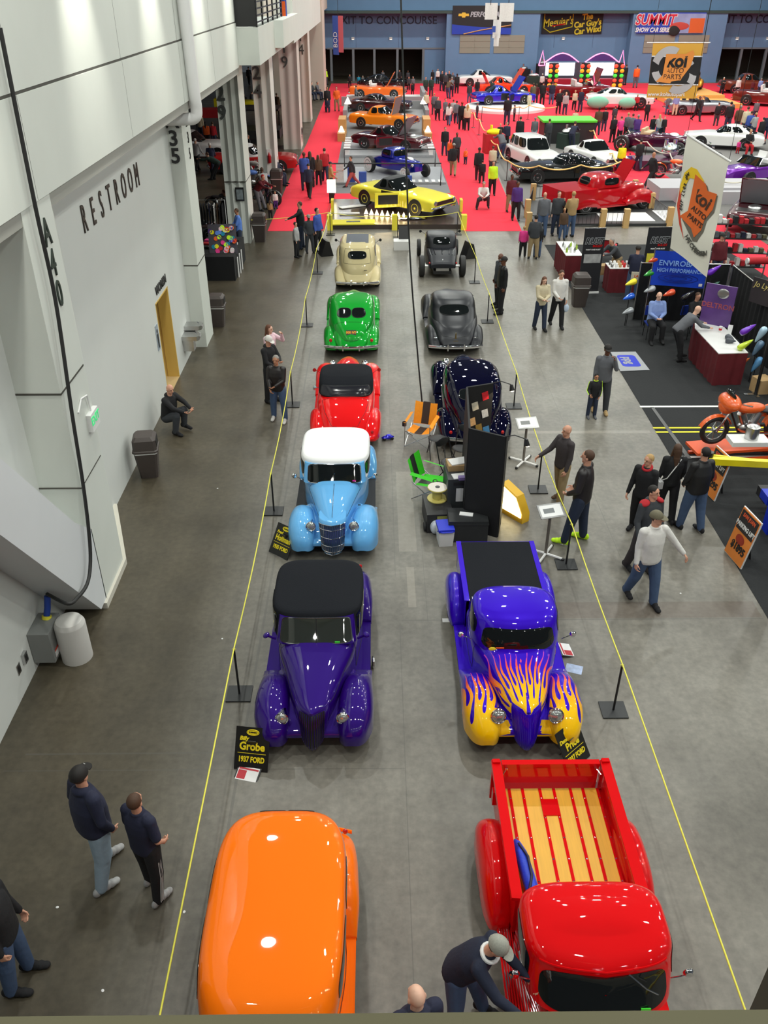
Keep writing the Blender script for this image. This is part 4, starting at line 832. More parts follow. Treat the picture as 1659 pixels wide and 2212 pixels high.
def person_meshes(p, fine=False, long=False, bulk=1.0, short=False, skirt=False, hood=False):
    J = skel(p); hu, hf = J['hu'], J['hf']; sd = hu.cross(hf).normalized(); f = sd.cross(hu).normalized(); H = J['head']; vx = .0075 if fine else .022
    body = MB(); up = (J['neck']-J['pel']).normalized()
    # head
    ellf(body, H+hu*.02, (.074, .092, .095), hu, f); ellf(body, H-hu*.045+f*.02, (.058, .066, .072), hu, f); cap(body, J['neck']-up*.05, H-hu*.03-f*.01, .062, .054)
    if fine:
        cap(body, H+f*.086+hu*.015, H+f*.106-hu*.022, .009, .015, 8)
        for s in (-1, 1): ellf(body, H+sd*(s*.075)-hu*.005-f*.008, (.012, .02, .032), hu, f, 10, 8)
        ellf(body, H+f*.075-hu*.062, (.024, .014, .011), hu, f, 10, 6); ellf(body, H+f*.062-hu*.098, (.025, .022, .018), hu, f, 10, 6)
        ellf(body, H+f*.075+hu*.038, (.055, .018, .012), hu, f, 10, 6)
    cap(body, J['pel'], J['chest'], .10, .11); cap(body, J['chest'], J['neck']-up*.06, .11, .07)
    for i, s in enumerate((1, -1)):
        cap(body, J['neck']-up*.07, J['sh%d' % i], .05, .05); cap(body, J['sh%d' % i], J['el%d' % i], .047, .037); cap(body, J['el%d' % i], J['wr%d' % i], .038, .025)
        fingers(body, J['wr%d' % i], J['fd%d' % i], s, .55, fine)
        cap(body, J['hip%d' % i], J['kn%d' % i], .075, .05); cap(body, J['kn%d' % i], J['an%d' % i], .05, .034); cap(body, J['an%d' % i], J['an%d' % i]+V((0, -.08, -.045)), .03, .022)
    mesh_body = remesh(body, vx, 3 if fine else 2)
    if fine:
        pts = [(H+f*.084+sd*(s*.031)+hu*.012, .008, 1) for s in (-1, 1)] + [(H+f*.088+sd*(s*.031)+hu*.036, .010, 2) for s in (-1, 1)] + [(H+f*.09+sd*(q*.008)-hu*.064, .006, 3) for q in (-2, -1, 0, 1, 2)]
        for po in mesh_body.polygons:
            c = po.center
            if (c-H).length < .16:
                for q, r, mi in pts:
                    if (c-q).length < r*1.15: po.material_index = mi
    # top
    tp = MB(); B = bulk
    def sec(c, rx, ry):
        x = V((1, 0, 0)); fwd = x.cross(up); return [c+x*(rx*spow(cos(a), .85))+fwd*(ry*spow(sin(a), .85)) for a in [2*pi*j/28 for j in range(28)]]
    P0 = J['pel']
    tor = [(-.09, .155*B, .118*B), (-.04, .168*B, .128*B), (.06, .162*B, .128*B), (.18, .160*B, .13*B), (.30, .178*B**.7, .135*B**.6), (.40, .190, .128), (.465, .172, .108), (.51, .11, .085), (.545, .072, .07)]
    tp.rings([sec(P0+up*h, rx, ry) for h, rx, ry in tor])
    for i, s in enumerate((1, -1)):
        sh, e, w = J['sh%d' % i], J['el%d' % i], J['wr%d' % i]; cap(tp, sh-V((s*.03, 0, 0)), sh, .075, .073)
        if short: cap(tp, sh, sh.lerp(e, .8), .068, .062)
        else: cap(tp, sh, e, .069*B**.4, .056); cap(tp, e, w-J['fd%d' % i]*.0, .056, .041)
    if hood: ellf(tp, J['neck']-up*.01-f*.05, (.105, .07, .055), hu, f); 
    else:
        tp.tube([J['neck']+up*.005+V((cos(a)*.066, sin(a)*.064, 0)) for a in [2*pi*j/14 for j in range(15)]], .018, 8)
    mesh_top = remesh(tp, .011 if fine else .026, 4)
    pt = MB()
    for i, s in enumerate((1, -1)):
        h, k, a = J['hip%d' % i], J['kn%d' % i], J['an%d' % i]; cap(pt, h, k, .106*B**.7, .082*B**.5, 14); cap(pt, k, a+V((0, 0, .0)), .080*B**.5, .068, 14)
        if skirt: pass
    ellc = P0-V((0, 0, .01)); pt.ell(ellc, (.158*min(B, 1.15), .122*min(B, 1.15), .12), 16, 10)
    mesh_pants = remesh(pt, .011 if fine else .026, 4)
    shoes = []
    for i, s in enumerate((1, -1)):
        a, k = J['an%d' % i], J['kn%d' % i]; sh = MB(); d = (k-a).normalized(); tz = .045; toe = V((s*.04, -1, 0)).normalized()
        tilt = max(0, min(.8, -(d.y)*0+ (k.y-a.y)*-1.0)); toe = (toe+V((0, 0, -tilt*.9 if a.z > .12 else 0))).normalized(); upn = V((0, 0, 1)); base = a+V((0, 0, -.042))
        for q, rx, rz in ((-.055, .040, .060), (.0, .044, .070), (.06, .048, .060), (.12, .052, .046), (.17, .046, .036)):
            c = base+toe*q; sh.ell(c+V((0, 0, (rz-.045))), (rx, .052, rz), 12, 8)
        shoes.append(remesh(sh, .009 if fine else .022, 3))
    hr = MB()
    ellf(hr, H+hu*.032-f*.014, (.083, .094, .095), hu, f)
    if long:
        cap(hr, H-f*.05, H-f*.075-hu*.2+V((0, 0, 0)), .07, .055); cap(hr, H-f*.07-hu*.16, H-f*.10-hu*.33, .065, .04)
        for s in (-1, 1): cap(hr, H+sd*(s*.06)-f*.01, H+sd*(s*.085)-hu*.22+f*.02, .032, .03)
    mh = remesh(hr, .009 if fine else .022, 2)
    # keep hair off the face
    bm = bmesh.new(); bm.from_mesh(mh); kill = []
    for v in bm.verts:
        q = v.co-H; x, y, z = q.dot(sd), q.dot(f), q.dot(hu)
        if (y > .018 and z < .055 and abs(x) < .075 and z > -.16) or (not long and z < -.035+.6*max(0, y)) or (not long and y > -.01 and z < .01): kill.append(v)
    bmesh.ops.delete(bm, geom=kill, context='VERTS'); bm.to_mesh(mh); bm.free()
    return dict(J=J, H=H, hu=hu, f=f, sd=sd, body=mesh_body, top=mesh_top, pants=mesh_pants, shoes=shoes, hair=mh)
def cap_mesh(D, fine=True, beanie=False):
    H, hu, f, sd = D['H'], D['hu'], D['f'], D['sd']; c = MB()
    rs = []
    for i in range(8):
        t = .04+(pi/2-.06)*i/7; rs.append([H+hu*(.024+.110*sin(t))+sd*(.093*cos(t)*cos(a))+(f*(.108*cos(t)*sin(a))-f*.012) for a in [2*pi*j/20 for j in range(20)]])
    c.rings(rs)
    if not beanie:
        top, bot = [], []
        for j in range(13):
            a = pi*j/12; x = .072*cos(a); y = .085+.085*sin(a); top.append(H+sd*x+f*y+hu*(.036-.02*sin(a))); 
        base = [H+sd*(.072*cos(pi*j/12))+f*(.078)+hu*.034 for j in range(13)]
        low = [p-hu*.006 for p in top]; bl = [p-hu*.006 for p in base]
        c.rings([base, top, low, bl], False, False)
    return c
SK = {'w': mat('skin_fair', sr(206, 152, 126), rough=.55, noise=.06), 'p': mat('skin_pale', sr(222, 176, 152), rough=.55, noise=.05), 'd': mat('skin_dark', sr(104, 66, 48), rough=.5, noise=.08), 't': mat('skin_tan', sr(176, 122, 92), rough=.55, noise=.06)}
eyem = mat('eye_dark', (.02, .015, .012), rough=.2); lipm = mat('lip', sr(170, 96, 86), rough=.5)
HAIR = {'br': sr(74, 50, 34), 'bk': sr(24, 20, 18), 'bl': sr(176, 142, 92), 'gy': sr(140, 134, 128), 'wh': sr(206, 202, 196), 'ab': sr(96, 58, 38), 'rd': sr(180, 30, 30), 'or': sr(222, 110, 40), 'ol': sr(104, 98, 78), 'nv': sr(30, 34, 50), 'pk': sr(220, 60, 130), 'lg': sr(150, 150, 140), 'mz': sr(70, 84, 60), 'sk': None}
CL = {'bk': sr(24, 24, 27), 'nv': sr(30, 34, 58), 'dn': sr(66, 86, 118), 'ld': sr(140, 158, 172), 'dd': sr(38, 48, 70), 'gy': sr(96, 98, 104), 'dg': sr(54, 57, 62), 'wh': sr(216, 214, 210), 'cr': sr(200, 188, 158), 'tn': sr(168, 140, 96), 'br': sr(84, 62, 44), 'rd': sr(176, 30, 40), 'mr': sr(92, 24, 34), 'or': sr(236, 100, 34), 'ny': sr(200, 255, 40), 'ye': sr(232, 224, 20), 'pk': sr(226, 60, 140), 'lp': sr(228, 196, 206), 'pu': sr(78, 44, 120), 'bl': sr(56, 82, 160), 'lb': sr(130, 152, 206), 'sb': sr(90, 130, 210), 'te': sr(20, 130, 160), 'ol': sr(96, 90, 66), 'gn': sr(36, 56, 48), 'kh': sr(150, 130, 96), 'lg': sr(160, 160, 160), 'dr': sr(120, 50, 44), 'ch': sr(60, 54, 56), 'sa': sr(180, 80, 76)}
HM = {k: (mat('hair_'+k, v, rough=.7, noise=.25, nscale=60) if v else None) for k, v in HAIR.items()}
CM = {k: cloth(v) for k, v in CL.items()}
FAR = {}
PH = [mat('placeholder', (.5, .5, .5))]
def far_mesh(pose, long, bulk, capk, short=False):
    key = (pose, long, bulk, capk, short)
    if key in FAR: return FAR[key]
    D = person_meshes(POSES[pose], False, long, bulk, short); mb = MB()
    def put(me, m): mb.add([v.co[:] for v in me.vertices], [tuple(p.vertices) for p in me.polygons], m)
    put(D['body'], 0); put(D['top'], 1); put(D['pants'], 2)
    for s in D['shoes']: put(s, 3)
    if capk:
        c = cap_mesh(D); mb.add(c.v, c.f, 4)
    elif long is not None: put(D['hair'], 4)
    me = mb.mesh('person_%s' % pose, PH*5, 60); FAR[key] = me; return me
def placed(fx, fy, hy, h):
    g = G(fx, fy)
    if h is None: h = GY(fx, hy, g.y).z if hy else 1.85
    return g, h
NPEOPLE = [0]
def far(fx, fy, hy, face, pose, top, pants, hair, label, skin='w', group='visitors in the crowd', h=None, z=0, bulk=1.0, shoe='bk', short=False):
    g, hh = placed(fx, fy, hy, h)
    if not h and hy: hh = max(.8, min(2.05, hh))
    longk = 'l' in hair[2:]; capk = 'c' in hair[2:]; bald = 'x' in hair[2:]
    me = far_mesh(pose, None if bald else longk, bulk, capk, short); o = link('person', me, None, (g.x, g.y, z), face, label, 'person', group)
    s = hh/1.78; o.scale = (s*(1.0 if hh > 1.3 else 1.1), s*(1.0 if hh > 1.3 else 1.1), s)
    for i, m in enumerate((SK[skin], CM[top], CM[pants], CM[shoe], HM[hair[:2]] if hair[:2] != 'sk' else SK[skin])):
        o.material_slots[i].link = 'OBJECT'; o.material_slots[i].material = m
    return o
def near(fx, fy, hy, face, p, top, pants, hair, label, skin='w', h=None, z=0, bulk=1.0, shoe='bk', short=False, hood=False, sole=None, at=None, capm=None, topname='jacket', group=None, fine=True):
    g, hh = placed(fx, fy, hy, h)
    if at: g = V(at)
    P = POSES[p] if isinstance(p, str) else p; longk = 'l' in hair[2:]
    D = person_meshes(P, fine, longk, bulk, short, hood=hood); s = hh/1.78; skm = SK[skin]
    hm = HM[hair[:2]] or skm
    D['body'].materials.append(skm); D['body'].materials.append(eyem); D['body'].materials.append(hm if 'c' not in hair[2:] else HM['br']); D['body'].materials.append(lipm)
    o = link('person', D['body'], None, (g.x, g.y, z), face, label, 'person', group); o.scale = (s, s, s)
    def ch(n, me, m, **k): me.materials.clear(); me.materials.append(m); me.shade_smooth(); return link(n, me, o, **k)
    ch(topname, D['top'], CM[top] if isinstance(top, str) else top); ch('trousers', D['pants'], CM[pants] if isinstance(pants, str) else pants)
    for q in D['shoes']: ch('shoe', q, CM[shoe])
    if 'x' not in hair[2:]: ch('hair', D['hair'], HM['br'] if 'c' in hair[2:] else hm)
    if 'c' in hair[2:]: cap_mesh(D).build('cap', capm or hm, o, 60)
    o['_'] = 0; del o['_']
    return o, D
def wpt(o, q):                                  # local point of a person to world
    return o.matrix_basis @ V(q)
# --- people near the cars ---
o, D = near(232, 1888, 1652, 138, dict(legs=((10,7,4),(-8,8,8)), arms=((-6,20,48,(-.7,-.7,.1)),(-4,18,40,(-.7,-.7,.1))), hy=22), 'nv', 'ld', 'bkc', 'heavyset man in black cap, navy hoodie and pale jeans, seen from behind', bulk=1.32, shoe='lg', hood=True, topname='hoodie')
text('cap_logo', 'S', .03, whitep, o, D['H']+D['f']*.100+D['hu']*.075, (pi/2-.5, 0, 0))
bo, D = near(337, 1925, 1712, 150, dict(legs=((6,5,3),(-5,6,5)), arms=((2,10,16),(-4,16,50,(-.6,-.7,.1))), hy=18), 'nv', 'bk', 'br', 'boy in navy T-shirt and black track pants with white side stripes', bulk=1.08, short=True, shoe='lg', topname='t_shirt')
J = D['J']
for i, s in enumerate((1, -1)):
    for k in (0, .018, .036):
        q = [V((s*.098, k-.018, 0)), V((s*.074, k-.018, 0)), V((s*.06, k-.018, 0))]; MB().tube([J['hip%d' % i]+q[0]+V((0, 0, -.02)), J['hip%d' % i].lerp(J['kn%d' % i], .5)+V((s*.092, k-.018, 0)), J['kn%d' % i]+q[1]*1.05, J['an%d' % i]+q[2]*1.1+V((0, 0, .02))], .0055, 5).build('side_stripe', whitep, bo)
near(2, 2110, 1925, 95, 'relax', 'bk', 'dn', 'bk', 'person in black jacket and jeans cut off by the left edge of the view', h=1.85, bulk=1.15, at=(G(2, 2130).x+.22, G(2, 2130).y+.05, 0))
# man leaning over the red pickup running board
hp = G(1068, 2035, 1.50)
lo, D = near(0, 0, None, 62, dict(lean=30, legs=((18,8,4),(6,8,6)), arms=((40,6,26,(-.4,-.8,-.1)),(58,18,24,(.1,-1,-.2))), hp=18), mat('navy_pullover', sr(26, 32, 52), rough=.9, noise=.15, nscale=25, bump=.2), 'dn', 'lgc', 'man in grey cap and navy pullover leaning over to wipe the red pickup', h=1.82, bulk=1.18, at=(.80, 4.72, 0), topname='pullover')
MB().tube([D['J']['neck']+V((cos(a)*.085, sin(a)*.075-.01, -.012+.03*sin(a))) for a in [2*pi*j/16 for j in range(17)]], .022, 8).build('collar', whitep, lo)
w = wpt(lo, D['J']['wr1']+D['J']['fd1']*.13); link('cleaning_cloth', MB().ell((0, 0, 0), (.07, .05, .03), 10, 6, (.3, .2, 0)).mesh('cleaning_cloth', [paperm]), None, w, 0, 'white cleaning cloth in the hand of the man beside the red pickup', 'cloth')
near(0, 0, None, 200, dict(hp=6), 'nv', 'dn', 'skx', 'bald man with navy hood at the bottom edge of the view', skin='p', h=1.84, bulk=1.2, hood=True, at=(.33, 4.02, 0))
# by the left wall
near(335, 938, None, 62, dict(legs=((118,6,128),(112,10,122)), arms=((62,4,26,(-.7,-.5,.1)),(60,4,26,(-.7,-.5,.1))), lean=12, hp=8, hy=-10), 'bk', 'dg', 'skx', 'bald bearded man in black coat crouching against the left wall', h=1.85, bulk=1.2, hood=True, at=(-5.02, 18.55, 0))
# trio at the left rope
near(605, 908, 765, -8, dict(legs=((4,6,2),(-4,8,3)), arms=((22,2,58,(-.9,-.5,.1)),(14,6,40,(-.6,-.8,.1)))), mat('brown_leather', sr(30, 24, 24), rough=.4, noise=.2, bump=.1), 'dn', 'gy', 'grey haired man in dark leather jacket, jeans and white trainers', bulk=1.12, shoe='wh', skin='t')
near(588, 868, 738, 55, dict(arms=((30,6,70,(-.7,-.6,.2)),(20,6,50,(-.7,-.6,.2))), hp=16), 'bk', 'bk', 'whc', 'person in black hoodie and black and white cap looking down', hood=True, topname='hoodie', h=1.83)
near(590, 832, 704, 60, dict(arms=((56,26,118,(-.4,-.4,.8)),(6,8,30)), hp=4, hy=10), 'lp', 'dd', 'abl', 'woman with long auburn hair in pale pink jacket raising one arm', skin='p', shoe='wh', h=1.72)
# two men in black right of the rope
near(1074, 662, 545, -70, 'relax', 'dg', 'bk', 'skx', 'dark skinned man in dark coat standing behind the man in black leather', skin='d', bulk=1.1)
near(1080, 677, 552, -78, dict(arms=((-2,8,10),(2,8,14)), legs=((4,3,2),(-3,3,2))), mat('black_leather', sr(22, 23, 26), rough=.38, noise=.2, bump=.1), 'bk', 'bkc', 'man in long black leather jacket and cap right of the rope', skin='d', bulk=1.15)
near(1164, 712, 604, 12, dict(legs=((10,3,3),(-6,3,8)), arms=((24,2,64,(-.8,-.5,.1)),(22,2,60,(-.8,-.5,.1))), hp=20), 'cr', 'dd', 'abl', 'long haired woman in cream sweater and jeans walking beside a man in white hoodie', skin='p', h=1.72)
cpl, D = near(1200, 706, 602, 4, dict(legs=((12,4,4),(-10,4,14)), arms=((2,6,12),(16,4,50,(-.6,-.7,.1))), hp=12), 'wh', 'bk', 'br', 'young man in white hoodie carrying a small plastic bag', h=1.84, hood=True, topname='hoodie')
w = wpt(cpl, D['J']['wr0']+D['J']['fd0']*.14); link('plastic_bag', MB().ell((0, 0, -.12), (.09, .05, .13), 12, 8).tube([(0, 0, -.02), (0, 0, .04)], .02).mesh('plastic_bag', [mat('pale_blue_plastic', sr(190, 206, 226), rough=.4)], 60), None, w, 0, 'pale plastic bag hanging from the white hooded man\'s hand', 'bag')
near(1293, 890, 742, -4, dict(legs=((6,5,3),(-6,5,6)), arms=((52,10,118,(-.3,-.4,.9)),(4,8,14))), 'gy', 'dg', 'bkc', 'man in grey sweater and black cap holding a phone to his face', skin='d', bulk=1.15, shoe='tn')
kb, D = near(1276, 902, 806, 6, dict(arms=((12,6,40,(-.6,-.7,.1)),(14,18,60,(-.2,-.8,.4)))), 'bk', 'dd', 'bk', 'small boy in black jacket with neon green piping', skin='t', shoe='gy')
for i, q in enumerate((1, -1)): MB().tube([D['J']['sh%d' % i]+V((q*.06, 0, .05)), D['J']['sh%d' % i]+V((q*.075, 0, -.03)), D['J']['el%d' % i]+V((q*.058, 0, 0)), D['J']['wr%d' % i]+V((q*.045, 0, .02))], .013, 6).build('green_piping', CM['ny'], kb)
MB().tube([D['J']['neck']+V((cos(a)*.075, sin(a)*.075, .02)) for a in [2*pi*j/16 for j in range(17)]], .014, 8).build('green_collar', CM['ny'], kb)
# men right of the rope near the display stands
o, D = near(1205, 1086, 932, -62, dict(legs=((8,5,4),(-8,5,8)), arms=((4,7,16),(34,12,26,(0,-.8,.3))), hy=-10), 'ch', 'kh', 'gyx', 'balding man in dark plum jacket resting a hand on the rope post', bulk=1.08, shoe='br', h=1.84)
o, D = near(1243, 1172, 968, -118, dict(legs=((12,6,2),(-4,8,2)), arms=((4,16,60,(-.7,-.7,.1)),(2,16,60,(-.7,-.7,.1)))), mat('black_zip_jacket', sr(34, 30, 32), rough=.5, noise=.15, bump=.1), 'dd', 'br', 'bearded man in black zip jacket, jeans and neon yellow trainers', bulk=1.12, shoe='ny')
bw, D = near(1372, 1150, 980, -40, dict(legs=((6,4,4),(-6,4,6)), arms=((2,8,20),(4,10,14)), hy=-20), 'bk', 'bk', 'bl', 'blonde woman in black top with red hood collar', h=1.78, shoe='bk')
MB().tube([D['J']['neck']+V((cos(a)*.075, sin(a)*.075, -.0+.03*sin(a))) for a in [2*pi*j/16 for j in range(17)]], .03, 8).build('red_collar', CM['rd'], bw)
wo, D = near(1432, 1122, 965, 175, dict(legs=((8,3,3),(-8,3,8)), arms=((2,8,26),(4,8,30))), 'bk', 'bk', 'brl', 'woman with long brown hair seen from behind wearing a white cross-body strap', h=1.76)
MB().tube([D['J']['neck']+V((-.10, .06, -.03)), D['J']['chest']+V((.02, .155, 0)), D['J']['waist']+V((.13, .14, -.04)), D['J']['pel']+V((.19, .04, .02))], .011, 6).build('bag_strap', whitep, wo)
w = wpt(wo, D['J']['pel']+V((.24, .02, -.06))); link('handbag', MB().box((0, 0, 0), (.09, .22, .16)).tube([(0, -.1, .08), (0, 0, .12), (0, .1, .08)], .008).mesh('handbag', [mat('grey_white_leather', sr(190, 190, 192), rough=.5)], 30), None, w, 10, 'pale grey handbag at the hip of the long haired woman in black', 'bag')
ho, D = near(1378, 1235, 1040, 22, dict(legs=((10,4,4),(-8,4,10)), arms=((6,8,16),(6,16,30)), hy=20), 'dg', 'ch', 'bk', 'young man in charcoal hoodie with red shoulders', h=1.88, bulk=1.1, hood=True, topname='hoodie')
for i, q in enumerate((1, -1)):
    sh = D['J']['sh%d' % i]; MB().ell(sh+V((-q*.03, 0, .052)), (.088, .09, .042), 16, 8, (0, q*.38, 0)).build('red_shoulder', CM['rd'], ho, 60)
link('glove_bundle', MB().ell((0, 0, 0), (.05, .05, .14), 12, 8).mesh('glove_bundle', [CM['pu']], 60), None, wpt(ho, D['J']['wr1']+D['J']['fd1']*.16+V((0, 0, -.06))), 0, 'purple bundle in the hand of the young man with red shoulders', 'bundle')
near(1382, 1300, 1103, 12, dict(legs=((12,6,4),(-10,5,14)), arms=((14,38,10,(-.2,-1,.1)),(2,9,14)), hy=48), 'wh', 'dn', 'olc', 'man in white sweatshirt, jeans and olive camouflage cap walking with one arm out', bulk=1.15, topname='sweatshirt', h=1.93)
near(1486, 1143, 963, 198, dict(legs=((8,5,3),(-8,5,8)), arms=((4,16,46,(-.7,-.7,.1)),(-2,14,24))), mat('black_puffer', sr(24, 24, 26), rough=.55, noise=.15, bump=.2), 'dn', 'bk', 'man in black puffer jacket and blue jeans looking at the lift booth', bulk=1.28, h=1.88)
# ================= things on the floor, near =================
ropem = mat('yellow_rope', sr(224, 218, 84), rough=.7, noise=.1, nscale=40); wropem = mat('gold_rope', sr(240, 196, 120), rough=.6); whr = mat('white_rope', sr(196, 190, 176), rough=.7)
blackpl = mat('black_plate', sr(34, 36, 38), rough=.45, noise=.3, nscale=12)
def stanchion(x, y, label, h=.88, rz=0):
    t = thing('rope_stanchion', label, 'stanchion', (x, y, 0), rz, 'rope stanchions')
    MB().b2((-.19, -.17, 0), (.19, .17, .022)).build('base_plate', blackpl, t); MB().cyl((0, 0, .02), (0, 0, h), .017).build('pole', blackm, t)
    MB().tube([(0, 0, h), (.025, 0, h+.03), (0, 0, h+.045), (-.025, 0, h+.03), (0, 0, h)], .006).build('hook', ropem, t); return t
LS = [(-2.1, 4.1), (-2.13, 9.51), (-2.13, 14.76), (-2.17, 19.89), (-2.2, 25.77), (-2.18, 31.35), (-1.95, 36.9)]
RS_ = [(3.5, 3.0), (3.52, 9.12), (3.52, 12.84), (3.44, 15.58), (3.5, 19.75), (3.53, 26.05), (3.53, 30.17), (3.45, 36.9)]
LN = ['', 'beside the purple cabriolet', 'beside the blue roadster placard', 'behind the man in white trainers', 'left of the green coupe', 'left of the cream sedan', 'farthest of the left rope line']
RN = ['', 'between the red and the flamed pickup', 'beside the man in neon yellow trainers', 'under the hand of the man in plum jacket', 'right of the midnight blue sedan', 'right of the satin black coupe', 'right of the dark hot rod', 'farthest of the right rope line']
for (x, y), n in list(zip(LS, LN))[1:]: stanchion(x, y, 'black rope stanchion ' + n)
for (x, y), n in list(zip(RS_, RN))[1:]: stanchion(x, y, 'black rope stanchion ' + n)
def rope(a, b, sag, m, label, r=.011, n=14, loc=None):
    a, b = V(a), V(b); pts = [a.lerp(b, k/n)-V((0, 0, sag*4*(k/n)*(1-k/n))) for k in range(n+1)]
    return link('rope', MB().tube(pts, r, 7).mesh('rope', [m], 60), None, label=label, cat='rope', group='yellow barrier ropes')
for k in range(len(LS)-1): rope(LS[k]+(.92,), LS[k+1]+(.92,), .13 if k else .0, ropem, 'yellow rope of the left line, span %s' % ['nearest the camera', 'beside the purple cabriolet', 'beside the blue roadster and red cabriolet', 'left of the green coupe', 'left of the cream sedan', 'farthest away'][k])
for k in range(len(RS_)-1): rope(RS_[k]+(.92,), RS_[k+1]+(.92,), .05 if k else .0, ropem, 'yellow rope of the right line, span %s' % ['beside the red pickup', 'beside the flamed pickup', 'in front of the two men in jackets', 'over the two info stands', 'right of the midnight blue sedan', 'right of the satin black coupe', 'farthest away'][k])
rope((-5.1, 35.6, .92), (-1.95, 36.9, .92), .05, ropem, 'yellow rope from the fluted column to the left rope line')
rope((-1.95, 36.9, .92), (.9, 36.4, .92), .12, ropem, 'yellow rope behind the cream sedan'); rope((.9, 36.4, .92), (3.45, 36.9, .92), .12, ropem, 'yellow rope behind the dark hot rod')
stanchion(.9, 36.4, 'black rope stanchion in the middle behind the cream sedan')
# placards
plm = mat('placard_black', sr(22, 22, 20), rough=.4); ply = mat('placard_yellow', sr(238, 216, 28), rough=.5)
def placard(x, y, rz, lines, label, tilt=-32):
    t = thing('car_placard', label, 'placard', (x, y, 0), rz)
    b = MB().b2((-.24, -.006, 0), (.24, .006, .60)).build('board', plm, t); b.rotation_euler = (R(tilt), 0, 0); b.location = (0, 0, .01)
    o = MB().b2((-.06, 0, 0), (.06, .008, .42)).build('easel_leg', blackp, t); o.location = (0, .30, .0); o.rotation_euler = (R(18), 0, 0)
    e = MB(); e.tube([(cos(a)*.085, -.009, .53+sin(a)*.038) for a in [2*pi*k/24 for k in range(25)]], .006, 6); e.prism([(cos(a)*.074, .53+sin(a)*.029) for a in [2*pi*k/24 for k in range(24)]], -.0085, -.006, 'y'); e.build('oval_logo', ply, b)
    MB().b2((-.20, -.009, .235), (.20, -.006, .241)).build('rule_line', ply, b)
    text('first_name', lines[0], .075, ply, b, (-.12, -.008, .44), off=.003, shear=.2); text('surname', lines[1], .15, ply, b, (.0, -.008, .33), off=.005, sx=.72 if len(lines[1]) > 6 else .9); text('car_name', lines[2], .105, ply, b, (0, -.008, .15), off=.004, sx=.72)
    text('logo_lettering', 'SUMMERS', .026, plm, b, (0, -.010, .53), off=.001)
    return t
g = G(538, 1668); placard(g.x+.02, g.y+.02, -8, ('Billy', 'Grobe', '1937 FORD'), 'black placard with Grobe and 1937 FORD in yellow in front of the purple cabriolet')
g = G(600, 1205); placard(g.x, g.y+.05, -38, ('Fred', 'Hoffman', '1935 FORD'), 'black placard with Hoffman and 1935 FORD in yellow beside the blue roadster')
g = G(1246, 1665); placard(g.x+.06, g.y+.1, 42, ('Donny', 'Price', '1937 FORD'), 'black placard with Price in yellow behind the red pickup tailgate')
def info_plate(px, py, rz, label, c=(paperm,)):
    g = G(px, py); t = thing('show_sheet', label, 'frame', (g.x, g.y, 0), rz); o = MB().b2((-.17, -.13, 0), (.17, .13, .02)).build('frame', blackm, t); o.rotation_euler = (R(14), 0, 0)
    MB().b2((-.15, -.105, .02), (.15, .105, .024)).build('sheet', paperm, o); MB().b2((-.14, .06, .024), (.14, .085, .027)).b2((-.14, -.08, .024), (-.02, .05, .0245)).build('print', mat('print_red', sr(190, 50, 60)), o)
info_plate(535, 1674, -14, 'framed show sheet lying on the floor in front of the Grobe placard'); info_plate(1222, 1405, 96, 'framed show sheet lying beside the flamed pickup door')
link('leaflet', MB().b2((-.13, -.1, 0), (.13, .1, .003)).mesh('leaflet', [mat('leaflet_print', sr(170, 185, 215), noise=.5, nscale=12)]), None, G(1240, 1445), -20, 'blue and white leaflet on the floor beside the flamed pickup', 'leaflet')
link('label_card', MB().b2((-.09, -.05, 0), (.09, .05, .003)).mesh('label_card', [paperm]), None, G(967, 1340), 0, 'small white card on the floor by the flamed pickup rear wheel', 'card')
for k, (px, py) in enumerate(((398, 1970), (222, 2140), (124, 1960), (1470, 1282), (1420, 1212), (480, 1380), (665, 1020), (470, 1055))):
    link('paper_scrap', MB().ell((0, 0, .004), (.016, .02, .004), 8, 4).mesh('paper_scrap', [paperm]), None, G(px, py), k*40, 'tiny white scrap of litter on the concrete floor', 'litter', 'white scraps of litter')
# blue bag in the red pickup bed
t = thing('camp_chair_bag', 'blue drawstring bag lying in the wooden pickup bed', 'bag', (1.66, 5.95, .66), 8)
MB().tube([(0, .42, .04), (0, .36, .05), (.005, .2, .075), (0, -.1, .08), (0, -.38, .07), (0, -.46, .05)], [.015, .05, .075, .08, .075, .05], 14).build('sack', mat('royal_blue_nylon', sr(20, 60, 200), rough=.45, noise=.15, bump=.4, nscale=16), t)
MB().tube([(-.0, .3, .14), (.05, .1, .165), (.02, -.15, .17), (-.05, -.3, .15)], .016, 6).build('carry_strap', mat('navy_strap', sr(20, 24, 60)), t)
# trash cans
def trash(x, y, rz, label, s=1.0, bag=True, bright=None):
    t = thing('trash_can', label, 'trash can', (x, y, 0), rz, s=s); m = mat('brown_plastic', sr(66, 58, 55), rough=.5, noise=.12)
    def sq(w, z): return [(sx*w, sy*w, z) for sx, sy in ((-1,-.8),(-.8,-1),(.8,-1),(1,-.8),(1,.8),(.8,1),(-.8,1),(-1,.8))]
    MB().rings([sq(.20, 0), sq(.27, .70)]).build('bin', m, t, 30); MB().rings([sq(.272, .66), sq(.283, .70), sq(.28, .72)]).build('bag_rim', whitep, t, 30)
    l = MB().rings([sq(.295, .70), sq(.295, .74), sq(.275, .76), sq(.265, 1.0), sq(.20, 1.08)]).build('lid', m, t, 30)
    MB().b2((.262, -.17, .80), (.28, .17, .97)).build('opening', mat('opening_dark', (.004, .004, .004)), l)
g = G(322, 1030); trash(g.x, g.y+.12, 8, 'brown trash can with white liner beside the crouching man', .92)
trash(-4.98, 25.8, 0, 'brown trash can behind the A35 column', .92); trash(-4.82, 35.9, 0, 'brown trash can at the foot of the fluted column', 1.05)
